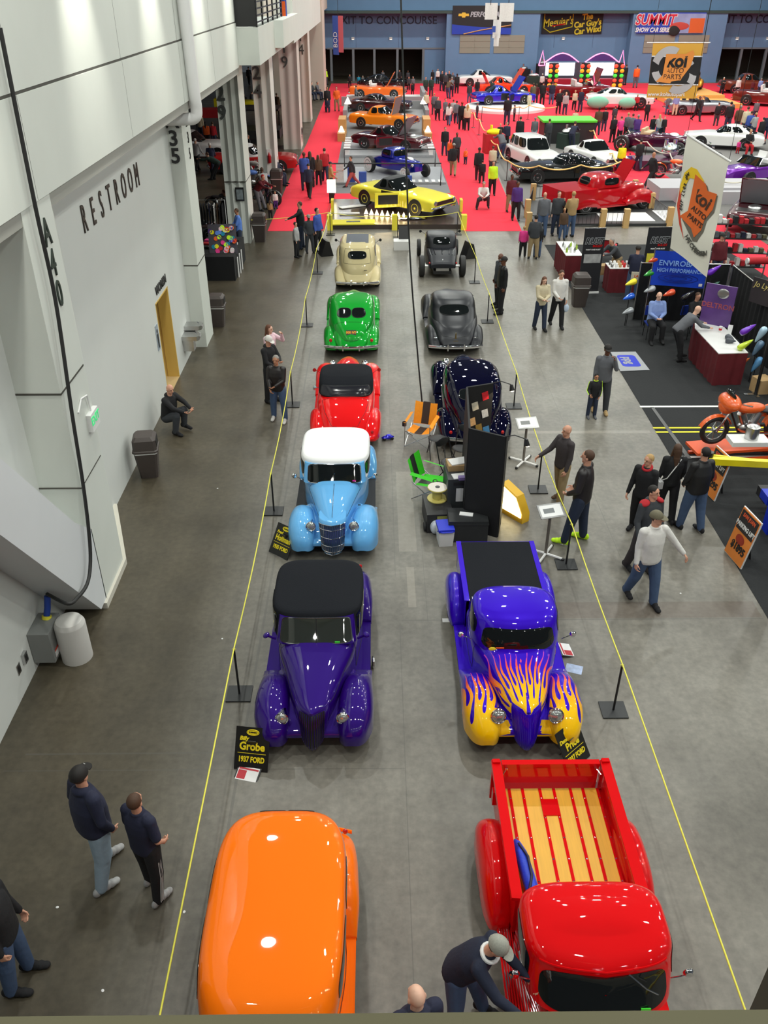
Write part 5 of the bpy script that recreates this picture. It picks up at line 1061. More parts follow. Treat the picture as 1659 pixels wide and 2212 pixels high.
trash(6.75, 27.6, 0, 'black trash can on the black carpet beside the paint booth', 1.0)
g = G(632, 300); trash(-5.0, 59, 0, 'brown trash can far away beside the fourth column', 1.1); trash(-5.0, 45.0, 0, 'brown trash can behind the seated couple by the A24 column', 1.1)
# bollard, electric box, cable, fittings at the left wall
g = G(168, 1418); t = thing('bollard', 'squat pale concrete bollard in front of the grey electrical box', 'bollard', (g.x, g.y, 0))
MB().lathe([(.01, .80), (.12, .795), (.20, .76), (.235, .70), (.24, .68), (.24, .0), (.01, 0)], n=32).build('post', wall_mat('bollard_paint', sr(186, 184, 180)), t)
t = thing('electrical_box', 'grey electrical box with slots on the wall beside the bollard', 'electrical box', (-5.33, 10.35, 0))
MB().b2((-.09, -.27, .15), (.24, .27, .72)).build('housing', mat('grey_metal', sr(122, 124, 122), rough=.5), t)
mb = MB()
for k in range(4): mb.b2((.24, .16, .22+.12*k), (.243, .22, .28+.12*k))
mb.build('slots', blackm, t); MB().b2((.242, -.2, .20), (.245, .0, .34)).build('label_white', paperm, t); MB().b2((.244, -.2, .31), (.247, .0, .345)).build('label_red', mat('label_red', sr(210, 70, 50)), t)
MB().tube([(.08, .15, .72), (.10, .22, .86), (.12, .28, 1.05)], .05, 12).build('plug', mat('plug_blue', sr(20, 60, 150), rough=.5), t); MB().cyl((.08, .14, .70), (.085, .16, .75), .075).build('collar', mat('collar_yellow', sr(220, 210, 60)), t)
pts = [(0, 60, 1), (75, 440, 1), (120, 650, 1), (155, 890, 1), (180, 1050, 1), (193, 1160, 1), (195, 1220, 1), (188, 1262, 1), (168, 1290, 1), (140, 1308, 1), (118, 1322, 1)]
P3 = [GX(a, b, XF+.1) for a, b, _ in pts[:7]]; e = V((-5.21, 10.64, 1.08)); last = P3[-1]
for a, b, xx in ((188, 1262, XF+.1), (168, 1290, XF+.07), (146, 1304, XF+.05)): P3.append(GX(a, b, xx))
P3.append(e); 
def smooth(P, n=6):
    out = []
    for i in range(len(P)-1):
        p0, p1, p2, p3 = P[max(i-1, 0)], P[i], P[i+1], P[min(i+2, len(P)-1)]
        for k in range(n):
            t_ = k/n; out.append(.5*((2*p1)+(-p0+p2)*t_+(2*p0-5*p1+4*p2-p3)*t_*t_+(-p0+3*p1-3*p2+p3)*t_**3))
    return out+[P[-1]]
link('power_cable', MB().tube(smooth(P3), .03, 8).mesh('power_cable', [rubber], 60), None, None, None, 'thick black cable hanging down the A40 pier into the electrical box', 'cable')
for i, (px, py) in enumerate(((50, 1420), (40, 1445))):
    g = GX(px, py, XW); t = thing('wall_outlet', ['grey outlet box with open cover on the left wall', 'small flat outlet plate low on the left wall'][i], 'outlet', (XW, g.y, g.z)); MB().b2((0, -.06, -.09), (.05 if i == 0 else .01, .06, .09)).build('cover', steel, t); MB().b2((.0, -.03, -.05), (.055 if i == 0 else .014, .03, .05)).build('socket', blackm, t)
t = thing('exit_sign', 'small green lettered exit light on the A40 pier', 'sign', (XF-.02, 12.75, 3.1)); MB().b2((.02, -.20, -.15), (.10, .20, .15)).build('case', whitep, t); text('letters', 'EXIT', .2, mat('exit_green', sr(60, 200, 120), emit=.6), t, (.104, 0, .02), (pi/2, 0, pi/2), off=.004)
MB().tube([(.03, -.5, .35), (.04, -.3, .5), (.05, -.05, .45), (.05, 0, .15)], .015).build('conduit', whitep, t)
t = thing('wall_vent', 'small grey plate high on the left wall under the balcony front', 'plate', (XW, 15.9, 6.35)); MB().b2((0, -.12, -.25), (.03, .12, .25)).build('plate', steel, t)
# white standpipe
link('standpipe', MB().tube(smooth([V((XF+.16, 23.6, 11)), V((XF+.16, 23.8, 7.2)), V((XF+.16, 23.9, 6.45)), V((XF+.1, 23.9, 6.25)), V((XF-.1, 23.9, 6.2)), V((-5.5, 23.85, 6.2))], 5), .15, 16).mesh('standpipe', [whitep], 60), None, None, None, 'thick white pipe running down the balcony front and bending to the A35 column', 'pipe')
# drinking fountains
for k, (y, z) in enumerate(((23.2, .98), (22.75, .84))):
    t = thing('drinking_fountain', ['stainless drinking fountain beside the A35 column, the higher one', 'stainless drinking fountain nearer the restroom door, the lower one'][k], 'fountain', (XW, y, 0))
    MB().prism([(0, -.2), (.42, -.2), (.48, -.12), (.48, .12), (.42, .2), (0, .2)], z-.12, z).prism([(0, -.14), (.30, -.14), (.30, .14), (0, .14)], z-.45, z-.12).build('basin', steel, t)
    MB().tube([(.38, 0, z), (.38, 0, z+.04), (.34, 0, z+.06)], .012).b2((.44, -.08, z-.08), (.49, .08, z-.02)).build('spout', chrome, t)
# hanging power drop between the rows
C = [GY(866, 0, 19), GY(872, 190, 18.9), GY(885, 540, 18.6), GY(900, 740, 18.4), GY(912, 870, 18.25), GY(918, 905, 18.2)]
top = C[0]+(C[0]-C[1]).normalized()*5.5
link('cable_drop', MB().tube(smooth([top]+C), .018, 8).mesh('cable_drop', [rubber], 60), None, None, None, 'thin black cable hanging from the roof down to the orange camp chair', 'cable')
# camp chairs, stools, boxes, panels
def campchair(x, y, rz, c1, c2, label, fold=False):
    t = thing('camping_chair', label, 'chair', (x, y, 0), rz)
    MB().grid(lambda u, v: (-.26+.52*u, -.24+.5*v, .40-.05*sin(pi*u)-.06*v), 8, 6).build('seat', c1, t); MB().grid(lambda u, v: (-.09+.18*u, -.24+.5*v, .405-.05*sin(pi*(.33+.34*u))-.06*v), 4, 6).build('seat_stripe', c2, t)
    MB().grid(lambda u, v: (-.27+.54*u, .26+.16*v+.05*sin(pi*u), .36+.52*v-.04*(sin(pi*u) if v > .9 else 0)), 8, 6).build('backrest', c1, t); MB().grid(lambda u, v: (-.09+.18*u, .255+.16*v+.05*sin(pi*(.33+.34*u)), .37+.5*v), 4, 6).build('back_stripe', c2, t)
    for s in (-1, 1):
        MB().grid(lambda u, v: (s*(.28+.08*u), -.28+.6*v, .60-.03*u+.04*v), 2, 6).build('armrest', c1, t)
        for y0, y1 in ((-.3, .3), (.3, -.3)): MB().tube([(s*.30, y0, .01), (s*.29, y1, .42)], .010, 6).build('leg', steel, t)
        MB().tube([(s*.30, -.3, .01), (s*.30, -.28, .60)], .010, 6).build('leg', steel, t)
    MB().tube([(-.30, -.3, .02), (.29, -.28, .38)], .010, 6).build('leg', steel, t); MB().tube([(.30, -.3, .02), (-.29, -.28, .38)], .010, 6).build('leg', steel, t)
    MB().lathe([(.05, 0), (.052, .09), (.045, .09), (.04, 0)], (-.33, -.24, .52)).build('cup_holder', blackm, t)
campchair(1.02, 17.75, -20, mat('orange_nylon', sr(246, 150, 20), rough=.7, bump=.2, nscale=20, noise=.1), mat('brown_mesh', sr(60, 44, 36), rough=.8), 'orange camping chair with brown mesh stripe between the car rows')
campchair(1.12, 15.35, 62, mat('lime_nylon', sr(60, 214, 30), rough=.7, bump=.2, nscale=20, noise=.1), blackp, 'lime green and black camping chair, tipped beside the cable spool')
def stool(x, y, rz, label, back=False):
    t = thing('folding_chair' if back else 'folding_stool', label, 'stool' if not back else 'chair', (x, y, 0), rz)
    MB().ell((0, 0, .47), (.21, .17, .035), 20, 8).build('seat', blackp, t)
    for s in (-1, 1): MB().tube([(s*.17, -.2, .01), (s*.17, .14, .45)], .012, 6).build('leg', blackm, t); MB().tube([(s*.19, .2, .01), (s*.19, -.14, .45)], .012, 6).build('leg', blackm, t)
    if back:
        for s in (-1, 1): MB().tube([(s*.19, .10, .45), (s*.19, .24, .92)], .012, 6).build('back_post', blackm, t)
        MB().ell((0, .23, .86), (.20, .02, .10), 16, 8).build('backrest', blackp, t)
stool(1.36, 17.1, 5, 'black folding stool beside the orange camping chair'); stool(1.86, 16.6, -30, 'black folding chair behind the stool, nearest the midnight blue sedan', True); stool(1.55, 16.0, 40, 'black folding chair beside the lime green chair', True)
link('toy_car', None) if False else None
t = thing('toy_car', 'tiny metallic blue model car on the floor left of the orange chair', 'toy car', (.25, 17.95, 0), -75)
MB().ell((0, 0, .06), (.07, .16, .045), 14, 8).ell((0, .02, .10), (.05, .08, .035), 12, 6).build('body', mat('toy_blue', sr(20, 20, 190), rough=.2, metal=.5, coat=1), t)
for s in (-1, 1):
    for yy in (-.09, .1): MB().lathe([(.03, -.012), (.035, 0), (.03, .012)], (s*.06, yy, .035), 'x', 12).build('wheel', rubber, t)
# folding photo panels
t = thing('display_panels', 'tall black folding display panels with lit photos behind the flamed pickup', 'display', (2.03, 14.95, 0))
pm_ = mat('black_display_fabric', sr(18, 18, 20), rough=.75, noise=.2, nscale=20)
pan = [((-.32, -.9), (.30, -1.25)), ((-.32, -.9), (-.20, .95)), ((-.20, .95), (.36, 1.15)), ((.30, -1.25), (.42, -.75))]
for (x0, y0), (x1, y1) in pan:
    d = V((x1-x0, y1-y0, 0)); n = V((-d.y, d.x, 0)).normalized()*.02
    MB().prism([(x0+n.x, y0+n.y), (x1+n.x, y1+n.y), (x1-n.x, y1-n.y), (x0-n.x, y0-n.y)], .05, 2.25).build('panel', pm_, t)
pcol = [sr(200, 190, 170), sr(200, 40, 50), sr(220, 170, 120), sr(190, 190, 190), sr(150, 120, 60), sr(70, 130, 180)]
for k, (u, z) in enumerate(((.35, 1.80), (.72, 2.0), (.28, 1.45), (.75, 1.6), (.55, 1.28), (.85, 1.2))):
    x = -.20+.56*u; y = .95+.2*u-.03; o = MB().b2((-.07, -.004, -.09), (.07, .004, .09)).build('photo', mat('photo_%d' % k, pcol[k], rough=.3, noise=.5, nscale=18), t); o.location = (x, y, z); o.rotation_euler = (0, R(-12), R(20))
for (x, y) in ((.36, 1.15), (.30, -1.25)):
    o = MB().tube([(x, y, 2.25), (x+.14, y-.12, 2.34), (x+.34, y-.2, 2.30)], .01, 6).build('lamp_arm', blackm, t); MB().cyl((x+.34, y-.2, 2.30), (x+.36, y-.22, 2.18), .03, .055).build('lamp_head', blackm, o); MB().ell((x+.362, y-.222, 2.175), (.04, .04, .012)).build('bulb', mat('bulb_lit', (1, .86, .6), emit=8), o)
l = bpy.data.lights.new('panel_lamp', 'SPOT'); l.energy = 30; l.spot_size = R(95); l.color = (1, .8, .55); o = bpy.data.objects.new('panel_lamp', l); o.location = (2.85, 15.9, 2.2); o.rotation_euler = (R(38), 0, R(35)); COL.objects.link(o)
t = thing('light_box', 'glowing yellow floor light box right of the black panels', 'light box', (2.78, 14.55, 0), -52)
MB().prism([(-.32, .0), (.32, .0), (.32, .2), (.12, .55), (-.32, .68)], -.10, .10, 'y').build('case', mat('yellow_case', sr(230, 180, 40), rough=.5), t)
MB().prism([(-.29, .12), (.28, .12), (.28, .21), (.10, .51), (-.29, .63)], -.115, -.10, 'y').build('lit_panel', mat('warm_lit_panel', (1, .82, .42), emit=6), t)
# info stands (chrome pole, X base, tilted board)
for k, (px, py, rz) in enumerate(((1130, 1000, 10), (1178, 1200, 14))):
    g = G(px, py); t = thing('info_stand', ['silver info stand with tilted board beside the midnight blue sedan', 'silver info stand with tilted board beside the flamed pickup bed'][k], 'stand', (g.x, g.y, 0), rz)
    for a in (45, 135, 225, 315):
        q = V((cos(R(a)), sin(R(a)), 0)); o = MB().tube([(0, 0, .05), tuple(q*.33+V((0, 0, .04)))], .024, 6).build('foot', whitep, t); MB().ell(tuple(q*.34+V((0, 0, .03))), (.035, .035, .03)).build('caster', blackm, o)
    MB().cyl((0, 0, .05), (0, 0, 1.0), .028).build('pole', mat('satin_steel', sr(140, 134, 128), rough=.4, metal=.8), t)
    o = MB().b2((-.24, -.15, 0), (.24, .15, .015)).build('board', steel, t); o.location = (0, 0, 1.0); o.rotation_euler = (R(28), 0, 0)
    MB().b2((-.21, -.12, .015), (.21, .12, .018)).build('sheet', paperm, o); MB().b2((-.15, -.05, .018), (.06, .05, .0195)).build('print', mat('print_grey', sr(120, 124, 126)), o)
# clutter: carts, boxes, spool, cooler
t = thing('tool_cart', 'grey wheeled cart under paper boxes left of the black panels', 'cart', (1.62, 14.75, 0), 3); MB().b2((-.25, -.35, .06), (.25, .35, .95)).build('case', mat('dark_grey_plastic', sr(58, 62, 64), rough=.5, noise=.2), t); MB().b2((-.08, -.36, .45), (.06, -.352, .75)).build('label', paperm, t); MB().b2((-.14, -.365, .82), (.14, -.352, .88)).build('handle', blackp, t)
t = thing('carton', 'open cardboard carton of papers on the grey cart', 'box', (1.62, 14.9, .95), 6); MB().b2((-.22, -.17, 0), (.22, .17, .12)).build('box', mat('cardboard', sr(182, 150, 106), rough=.9), t)
MB().box((.30, .1, .22), (.16, .3, .01), (0, -.9, 0)).build('flap', mat('cardboard', (0, 0, 0)), t); MB().box((0, 0, .13), (.36, .26, .03), (0, 0, .2)).build('papers', paperm, t)
link('papers', MB().box((0, 0, .01), (.3, .2, .02)).mesh('papers', [paperm]), None, (1.63, 14.52, .95), 12, 'loose white papers at the front of the grey cart', 'papers')
link('purple_box', MB().box((0, 0, .03), (.18, .1, .06)).mesh('purple_box', [mat('lilac', sr(130, 110, 170))]), None, (1.68, 14.38, .97), 5, 'small lilac box on the front edge of the grey cart', 'box')
t = thing('generator_case', 'black case beneath the cable spool', 'case', (1.2, 14.35, 0), 4); MB().b2((-.26, -.4, .0), (.26, .4, .42)).build('case', blackp, t); MB().b2((-.06, -.41, .3), (.16, -.402, .38)).build('label', mat('label_olive', sr(150, 150, 80)), t)
for s in (-1, 1): MB().lathe([(.09, -.03), (.10, 0), (.09, .03)], (s*.28, -.3, .1), 'x', 20).build('wheel', rubber, t)
t = thing('cable_spool', 'yellow and white cable spool on the black case', 'spool', (1.2, 14.55, .42)); MB().lathe([(.20, 0), (.20, .02), (.10, .03), (.10, .24), (.2, .25), (.2, .27), (.01, .27)], n=28).build('drum', mat('spool_yellow', sr(214, 200, 110), rough=.5), t); MB().lathe([(.03, .271), (.19, .271), (.19, .276), (.03, .276)], n=28).build('label', mat('spool_label', sr(232, 224, 214), rough=.5), t); MB().lathe([(.025, .272), (.05, .272), (.05, .279), (.025, .279)]).build('hub', blackm, t)
t = thing('storage_trunk', 'low black trunk with papers on it behind the flamed pickup bed', 'trunk', (1.75, 13.85, 0), 0); MB().b2((-.38, -.25, 0), (.38, .25, .48)).b2((-.39, -.26, .40), (.39, .26, .43)).build('body', mat('trunk_black', sr(38, 40, 42), rough=.5, noise=.2), t)
link('papers', MB().box((0, 0, .008), (.26, .12, .015)).mesh('papers', [paperm]), None, (1.72, 13.85, .485), -12, 'folded white paper on the low black trunk', 'papers')
t = thing('cooler', 'white cooler with blue lid left of the low black trunk', 'cooler', (1.30, 13.62, 0), 6); MB().rings([[(sx*.13, sy*.16, 0) for sx, sy in ((-1,-1),(1,-1),(1,1),(-1,1))], [(sx*.15, sy*.19, .34) for sx, sy in ((-1,-1),(1,-1),(1,1),(-1,1))]]).build('box', whitep, t, 30); MB().b2((-.155, -.195, .34), (.155, .195, .40)).build('lid', mat('cooler_blue', sr(30, 50, 200), rough=.5), t); MB().tube([(-.16, -.1, .33), (-.1, -.25, .38), (.1, -.25, .38), (.16, -.1, .33)], .014, 6).build('handle', MATS['cooler_blue'], t)
link('plastic_bag', MB().ell((0, 0, .14), (.1, .14, .15), 14, 10).mesh('plastic_bag', [mat('white_bag', sr(214, 220, 230), rough=.4, bump=.5, nscale=12)], 60), None, (1.13, 13.95, .0), 0, 'white plastic bag beside the blue lidded cooler', 'bag')
t = thing('easel_sign', 'small black easel sign on a white box behind the cream sedan', 'sign', (1.0, 34.6, 0)); MB().b2((-.3, -.2, 0), (.3, .3, .35)).build('white_box', whitep, t); MB().box((.1, 0, .65), (.4, .03, .5), (R(-20), 0, 0)).build('board', blackm, t)
for k, (x, y) in enumerate(((-2.0, 33.8), (3.6, 33.4))): t = thing('floor_monitor', ['black wedge placard left of the cream sedan', 'black wedge placard right of the dark hot rod'][k], 'placard', (x, y, 0), 20); MB().prism([(-.25, 0), (.25, 0), (.1, .55), (-.05, .6)], -.25, .25, 'y').build('board', blackm, t)
# chrome cleats: creeper beside purple car
link('wheel_knob', MB().lathe([(.09, -.02), (.1, 0), (.09, .02), (.02, .03)], (0, 0, .1), 'x', 8).mesh('wheel_knob', [steel]), None, (-.08, 10.1, 0), 0, 'small ridged steel disc on the floor right of the purple cabriolet', 'disc')
# ================= merchandise corner at the left =================
t = thing('merchandise_table', 'black draped merchandise table beside the fluted column', 'table', (-5.75, 31.3, 0))
MB().b2((-.75, -.85, .0), (.66, 1.9, .86)).build('drape', mat('black_drape', sr(20, 21, 23), rough=.95, noise=.3, nscale=6, bump=.3), t)
o = MB().box((0, 0, 0), (1.0, .04, 1.05)).build('pegboard', mat('board_grey', sr(60, 56, 66), rough=.7), t); o.location = (.2, -.1, 1.28); o.rotation_euler = (R(-22), 0, R(6))
rnd = random.Random(3); cols = ['or', 'ny', 'pk', 'pu', 'ye', 'rd', 'sb', 'lp', 'wh', 'te']
for k in range(42):
    c = CM[cols[k % 10]]; x = rnd.uniform(-.25, .65); z = rnd.uniform(.88, 1.68); g0 = V((x-5.75, 31.2-.06-(z-1.28)*-.40, z)); o = link('hair_clip', MB().lathe([(.035, -.01), (.075, -.012), (.078, .012), (.035, .012)], axis='y', n=14).mesh('hair_clip', [c], 60), None, g0, 0, 'small round coloured badge on the merchandise pegboard', 'badge', 'coloured badges on the pegboard'); o.rotation_euler = (R(-22), 0, 0)
for k in range(12): link('folded_shirt', MB().box((0, 0, .04), (.3, .22, .08)).mesh('folded_shirt', [CM[['bk', 'wh', 'pk', 'nv', 'rd', 'bk'][k % 6]]]), None, (-6.3+.32*(k % 4), 31.0+.45*(k//4)+.6, .86), rnd.uniform(-20, 20), 'folded garment stacked on the black merchandise table', 'shirt', 'folded garments on the merchandise table')
t = thing('clothes_rack', 'chrome rack of dark jackets on white hangers behind the merchandise table', 'clothes rack', (-6.75, 35.4, 0)); MB().tube([(-.9, 0, 0), (-.9, 0, 1.75), (.68, 0, 1.75), (.68, 0, 0)], .02).build('rail', whitep, t)
for k in range(14):
    c = ['bk', 'nv', 'bk', 'wh', 'br', 'bk', 'bk'][k % 7]; x = -7.6+.11*k; link('jacket', MB().ell((0, 0, 0), (.035, .24, .45), 10, 8).ell((0, 0, .33), (.03, .20, .1), 8, 6).mesh('jacket', [CM[c]], 60), None, (x, 35.4, 1.2), rnd.uniform(-8, 8), 'dark jacket hanging on the chrome rack', 'jacket', 'jackets hanging on the rack')
t = thing('table_easel', 'row of small white frames in front of the black merchandise table', 'frame', (-5.05, 31.4, 0)); 
for k in range(3): MB().box((.02, -.5+.5*k, .36), (.02, .12, .72)).build('white_frame', whitep, t)
t = thing('poster', 'small black and silver poster on the fluted column', 'poster', (-5.45, 35.49, 1.95)); MB().b2((-.17, -.02, -.26), (.17, -.0, .26)).build('sheet', blackm, t); MB().b2((-.13, -.024, -.2), (.13, -.02, .18)).build('print', mat('poster_print', sr(120, 130, 134), noise=.6, nscale=10), t)
t = thing('fire_extinguisher', 'red fire extinguisher on the A24 column', 'fire extinguisher', (-5.4, 45.96, 1.5)); MB().lathe([(.08, -.2), (.09, -.18), (.09, .15), (.04, .22), (.02, .3)]).build('cylinder', mat('ext_red', sr(170, 20, 30), rough=.3), t); MB().b2((-.12, .0, .1), (.12, .04, .45)).build('cabinet', whitep, t)
# ================= vendor booths at right =================
blk = mat('booth_drape_black', sr(20, 21, 23), rough=.95, noise=.3, nscale=5, bump=.3)
def drape(x0, y0, x1, y1, h, label, m=blk, z0=0):
    n = int(math.hypot(x1-x0, y1-y0)/.06)+2; d = V((x1-x0, y1-y0, 0)); nn = V((-d.y, d.x, 0)).normalized(); pts = [(x0+d.x*k/n+nn.x*.02*sin(k*1.3), y0+d.y*k/n+nn.y*.02*sin(k*1.3)) for k in range(n+1)]
    mb = MB(); mb.prism(pts+[(p[0]+nn.x*.015, p[1]+nn.y*.015) for p in pts[::-1]], z0, h)
    t = thing('booth_curtain', label, 'curtain', (0, 0, 0)); mb.build('fabric', m, t, 60); MB().tube([(x0, y0, h+.02), (x1, y1, h+.02)], .02).build('rail', steel, t)
    for q in ((x0, y0), (x1, y1)): MB().cyl((q[0], q[1], 0), (q[0], q[1], h+.04), .022).build('pole', steel, t)
drape(8.2, 26.2, 10.9, 26.0, 1.8, 'black booth curtain behind the seated man in the blue shirt'); drape(10.95, 25.9, 10.95, 17.0, 1.8, 'black booth curtain running along the right edge behind the sample table')
def rollup(x, y, rz, w, h, label, big, small, col2, z=0):
    t = thing('rollup_banner', label, 'banner', (x, y, z), rz); b = MB().b2((-w/2, -.01, .06), (w/2, .01, h)).build('sheet', mat('banner_black', sr(34, 34, 38), rough=.5, noise=.3, nscale=2), t)
    MB().b2((-w/2-.02, -.06, 0), (w/2+.02, .06, .06)).build('base_bar', whitep, t); MB().b2((-w/2, -.015, h), (w/2, .015, h+.02)).build('top_bar', steel, t)
    text('title', big, .27, mat('title_grey', sr(150, 152, 156)), b, (0, -.016, h-.42), off=.022, shear=.25, sx=.95); text('title_front', big, .27, blackm, b, (0, -.02, h-.42), off=.004, shear=.25, sx=.95)
    text('subtitle', small, .1, redl, b, (.14, -.018, h-.58), off=.004); text('tagline', 'PAINT OVER RUST', .06, whitep, b, (0, -.018, h-.70), off=.002)
    MB().b2((-w/2+.08, -.014, h-1.15), (w/2-.06, -.011, h-.85)).build('picture', mat(col2, sr(160, 160, 160) if 'cans' in col2 else sr(226, 204, 60), noise=.5, nscale=7), b); MB().b2((-w/2+.03, -.014, .2), (-w/2+.2, -.011, .48)).build('logo', mat('logo_grey', sr(170, 172, 176), noise=.3, nscale=20), b)
rollup(7.33, 28.9, 3, .72, 2.2, 'tall black roll-up banner reading RUST, the left one of two', 'RUST', 'BULLET', 'cans_print'); rollup(9.55, 29.0, 4, .85, 2.2, 'tall black roll-up banner reading RUST, the right one, partly behind the hanging white banner', 'RUST', 'BULLET', 'jug_print')
mar = mat('maroon_skirt', sr(96, 18, 28), rough=.85, noise=.25, nscale=4, bump=.3)
def booth_table(pts, h, label, top=whitep, skirt=mar, z=0):
    t = thing('booth_table', label, 'table', (0, 0, 0)); n = len(pts); ring = []
    for i in range(n):
        a, b = V(pts[i]+(0,)), V(pts[(i+1) % n]+(0,)); d = b-a; nn = V((d.y, -d.x, 0)).normalized(); m = max(4, int(d.length/.08))
        for k in range(m): p = a+d*(k/m)+nn*.02*sin(k*1.7); ring.append((p.x, p.y))
    MB().prism(ring, 0.01, h-.02).build('skirt', skirt, t, 60); MB().prism(pts, h-.02, h).build('cloth_top', top, t); return t
booth_table([(9.0, 21.0), (9.8, 21.05), (9.85, 23.5), (9.2, 23.6), (8.98, 22.9)], .92, 'maroon skirted sample table with white top at the paint booth', whitep)
booth_table([(6.75, 30.3), (7.35, 30.3), (7.35, 32.2), (6.75, 32.2)], .92, 'maroon skirted table with bottles left of the RUST banner'); booth_table([(8.0, 28.9), (9.2, 28.9), (9.2, 29.6), (8.0, 29.6)], .86, 'maroon skirted table between the two RUST banners')
for k in range(9): link('bottle', MB().lathe([(.035, 0), (.04, .02), (.04, .12), (.015, .17), (.015, .2)], n=10).mesh('bottle', [[mat('bottle_green', sr(150, 180, 60)), whitep, steel][k % 3]], 60), None, (6.85+.14*(k % 4), 30.7+.35*(k//3), .92), 0, 'small spray bottle on the left maroon table', 'bottle', 'bottles on the maroon table')
rnd = random.Random(5)
for k in range(16): link('product_jar', MB().lathe([(.05, 0), (.05, .13), (.02, .15)], n=10).mesh('product_jar', [[steel, whitep, MATS['cardboard'], redl][k % 4]], 60), None, (8.1+.14*(k % 8), 29.05+.28*(k//8), .86), 0, 'small can on the table between the RUST banners', 'can', 'cans between the RUST banners')
link('carton', MB().box((0, 0, .16), (.42, .32, .32)).mesh('carton', [MATS['cardboard']]), None, (8.15, 30.2, .3), 10, 'brown carton held behind the table between the banners', 'box')
# blue banner
t = thing('wall_banner', 'glossy blue banner with raised lettering hanging over the paint booth', 'banner', (9.12, 25.35, 1.86), -14); b = MB().grid(lambda u, v: (-.78+1.56*u, .02*sin(6*u), -.52+1.04*v), 12, 8).build('sheet', mat('blue_banner', sr(24, 66, 190), rough=.3, noise=.35, nscale=1.6), t)
text('lettering', 'ENVIROBASE', .22, mat('banner_pale', sr(130, 170, 235)), b, (0, -.03, .17), off=.004); text('lettering', 'HIGH PERFORMANCE', .16, MATS['banner_pale'], b, (0, -.03, -.04), off=.003, sx=.85); MB().b2((.62, -.04, -.46), (.72, -.03, -.38)).build('badge', whitep, b)
for k in range(3): MB().tube([(cos(a)*(.25+.16*k), -.028, -.26+sin(a)*(.05+.04*k)) for a in [2*pi*j/30 for j in range(31)]], .008, 5).build('ripple', mat('ripple_blue', sr(14, 30, 120)), b)
MB().cyl((-.8, 0, -1.86), (-.8, 0, .6), .015).build('pole', steel, t); MB().cyl((.8, 0, -1.86), (.8, 0, .6), .015).build('pole', steel, t)
t = thing('hanging_sign', 'small beige sign board in front of the vendor in navy shirt', 'sign', (8.62, 27.2, 1.1), -8); MB().b2((-.36, -.015, -.13), (.36, .015, .13)).build('board', mat('sign_beige', sr(206, 196, 176)), t); text('lettering', 'LAWRENCE', .12, mat('sign_orange', sr(210, 90, 40)), t, (.05, -.02, 0), off=.003); MB().cyl((-.3, .02, -1.1), (-.3, .02, .1), .015).build('post', steel, t); MB().cyl((.3, .02, -1.1), (.3, .02, .1), .015).build('post', steel, t)
# teardrop paint samples on thin rods
tears = [(1415, 560, 'or', 'dark orange', 1), (1405, 590, 'gn2', 'green', 1), (1365, 610, 'ye', 'yellow', 1), (1405, 625, 'sil', 'silver', 1), (1447, 633, 'or', 'burnt orange', 1), (1483, 640, 'bkp', 'black and white', -1), (1360, 641, 'bl', 'bright blue', 1), (1412, 659, 'am', 'amber', 1), (1358, 672, 'sil', 'small silver', 1), (1530, 650, 'bl2', 'metallic blue', -1), (1540, 585, 'pur2', 'purple pearl, highest', -1), (1537, 620, 'gn3', 'dark green', -1), (1561, 650, 'pk', 'pink', 1), (1555, 682, 'or', 'red orange', 1), (1613, 713, 'pur2', 'violet', -1), (1607, 746, 'lime', 'lime and grey', -1), (1600, 785, 'cop', 'copper', -1), (1645, 720, 'ice', 'pale ice blue', 2), (1638, 750, 'stl', 'steel blue', 2), (1636, 785, 'sky', 'sky blue', 2)]
tc_ = {'or': sr(216, 74, 30), 'gn2': sr(40, 150, 50), 'ye': sr(240, 220, 40), 'sil': sr(170, 174, 178), 'bkp': sr(24, 24, 26), 'bl': sr(30, 100, 220), 'am': sr(230, 150, 30), 'bl2': sr(30, 60, 190), 'pur2': sr(110, 40, 190), 'gn3': sr(20, 80, 60), 'pk': sr(226, 150, 190), 'lime': sr(196, 220, 50), 'cop': sr(200, 100, 40), 'ice': sr(170, 200, 220), 'stl': sr(90, 120, 150), 'sky': sr(90, 150, 200)}
for px, py, c, nm, s in tears:
    yy = 24.6 if px < 1500 else 24.9; yy = 21.2 if px > 1590 else yy; yy = 25.6 if px < 1430 else yy; p = GY(px, py, yy)
    t = thing('paint_sample', '%s teardrop paint sample on a rod in the paint booth' % nm, 'paint sample', (p.x, p.y, p.z)); m = mat('tear_'+c, tc_[c], rough=.25, coat=1, metal=.2)
    o = MB().lathe([(.005, -.24), (.035, -.19), (.07, -.08), (.095, .02), (.10, .08), (.085, .13), (.05, .16), (.005, .17)], axis='x', n=20).build('shell', m, t, 60)
    if s == 1: o.rotation_euler = (0, R(-14), R(20))
    elif s == -1: o.rotation_euler = (0, R(42), R(165)); o.scale = (1.1, 1, .9)
    else: o.rotation_euler = (0, R(-62), R(10)); o.scale = (1.15, 1, 1)
    MB().cyl((0, .05, -p.z), (0, .05, 0), .012).build('rod', blackm, t)
t = thing('banner_stand', 'purple and silver lettered poster leaning behind the sample table', 'poster', (9.6, 23.15, .92), -35); MB().b2((-.42, -.015, 0), (.42, .015, 1.15)).build('sheet', mat('deltron_purple', sr(96, 64, 130), rough=.3, noise=.5, nscale=2), t); text('lettering', 'DELTRON', .2, mat('delt_red', sr(170, 80, 90)), t, (0, -.02, .55), off=.004); MB().ell((.08, -.02, .92), (.16, .02, .14)).build('silver_drop', steel, t)
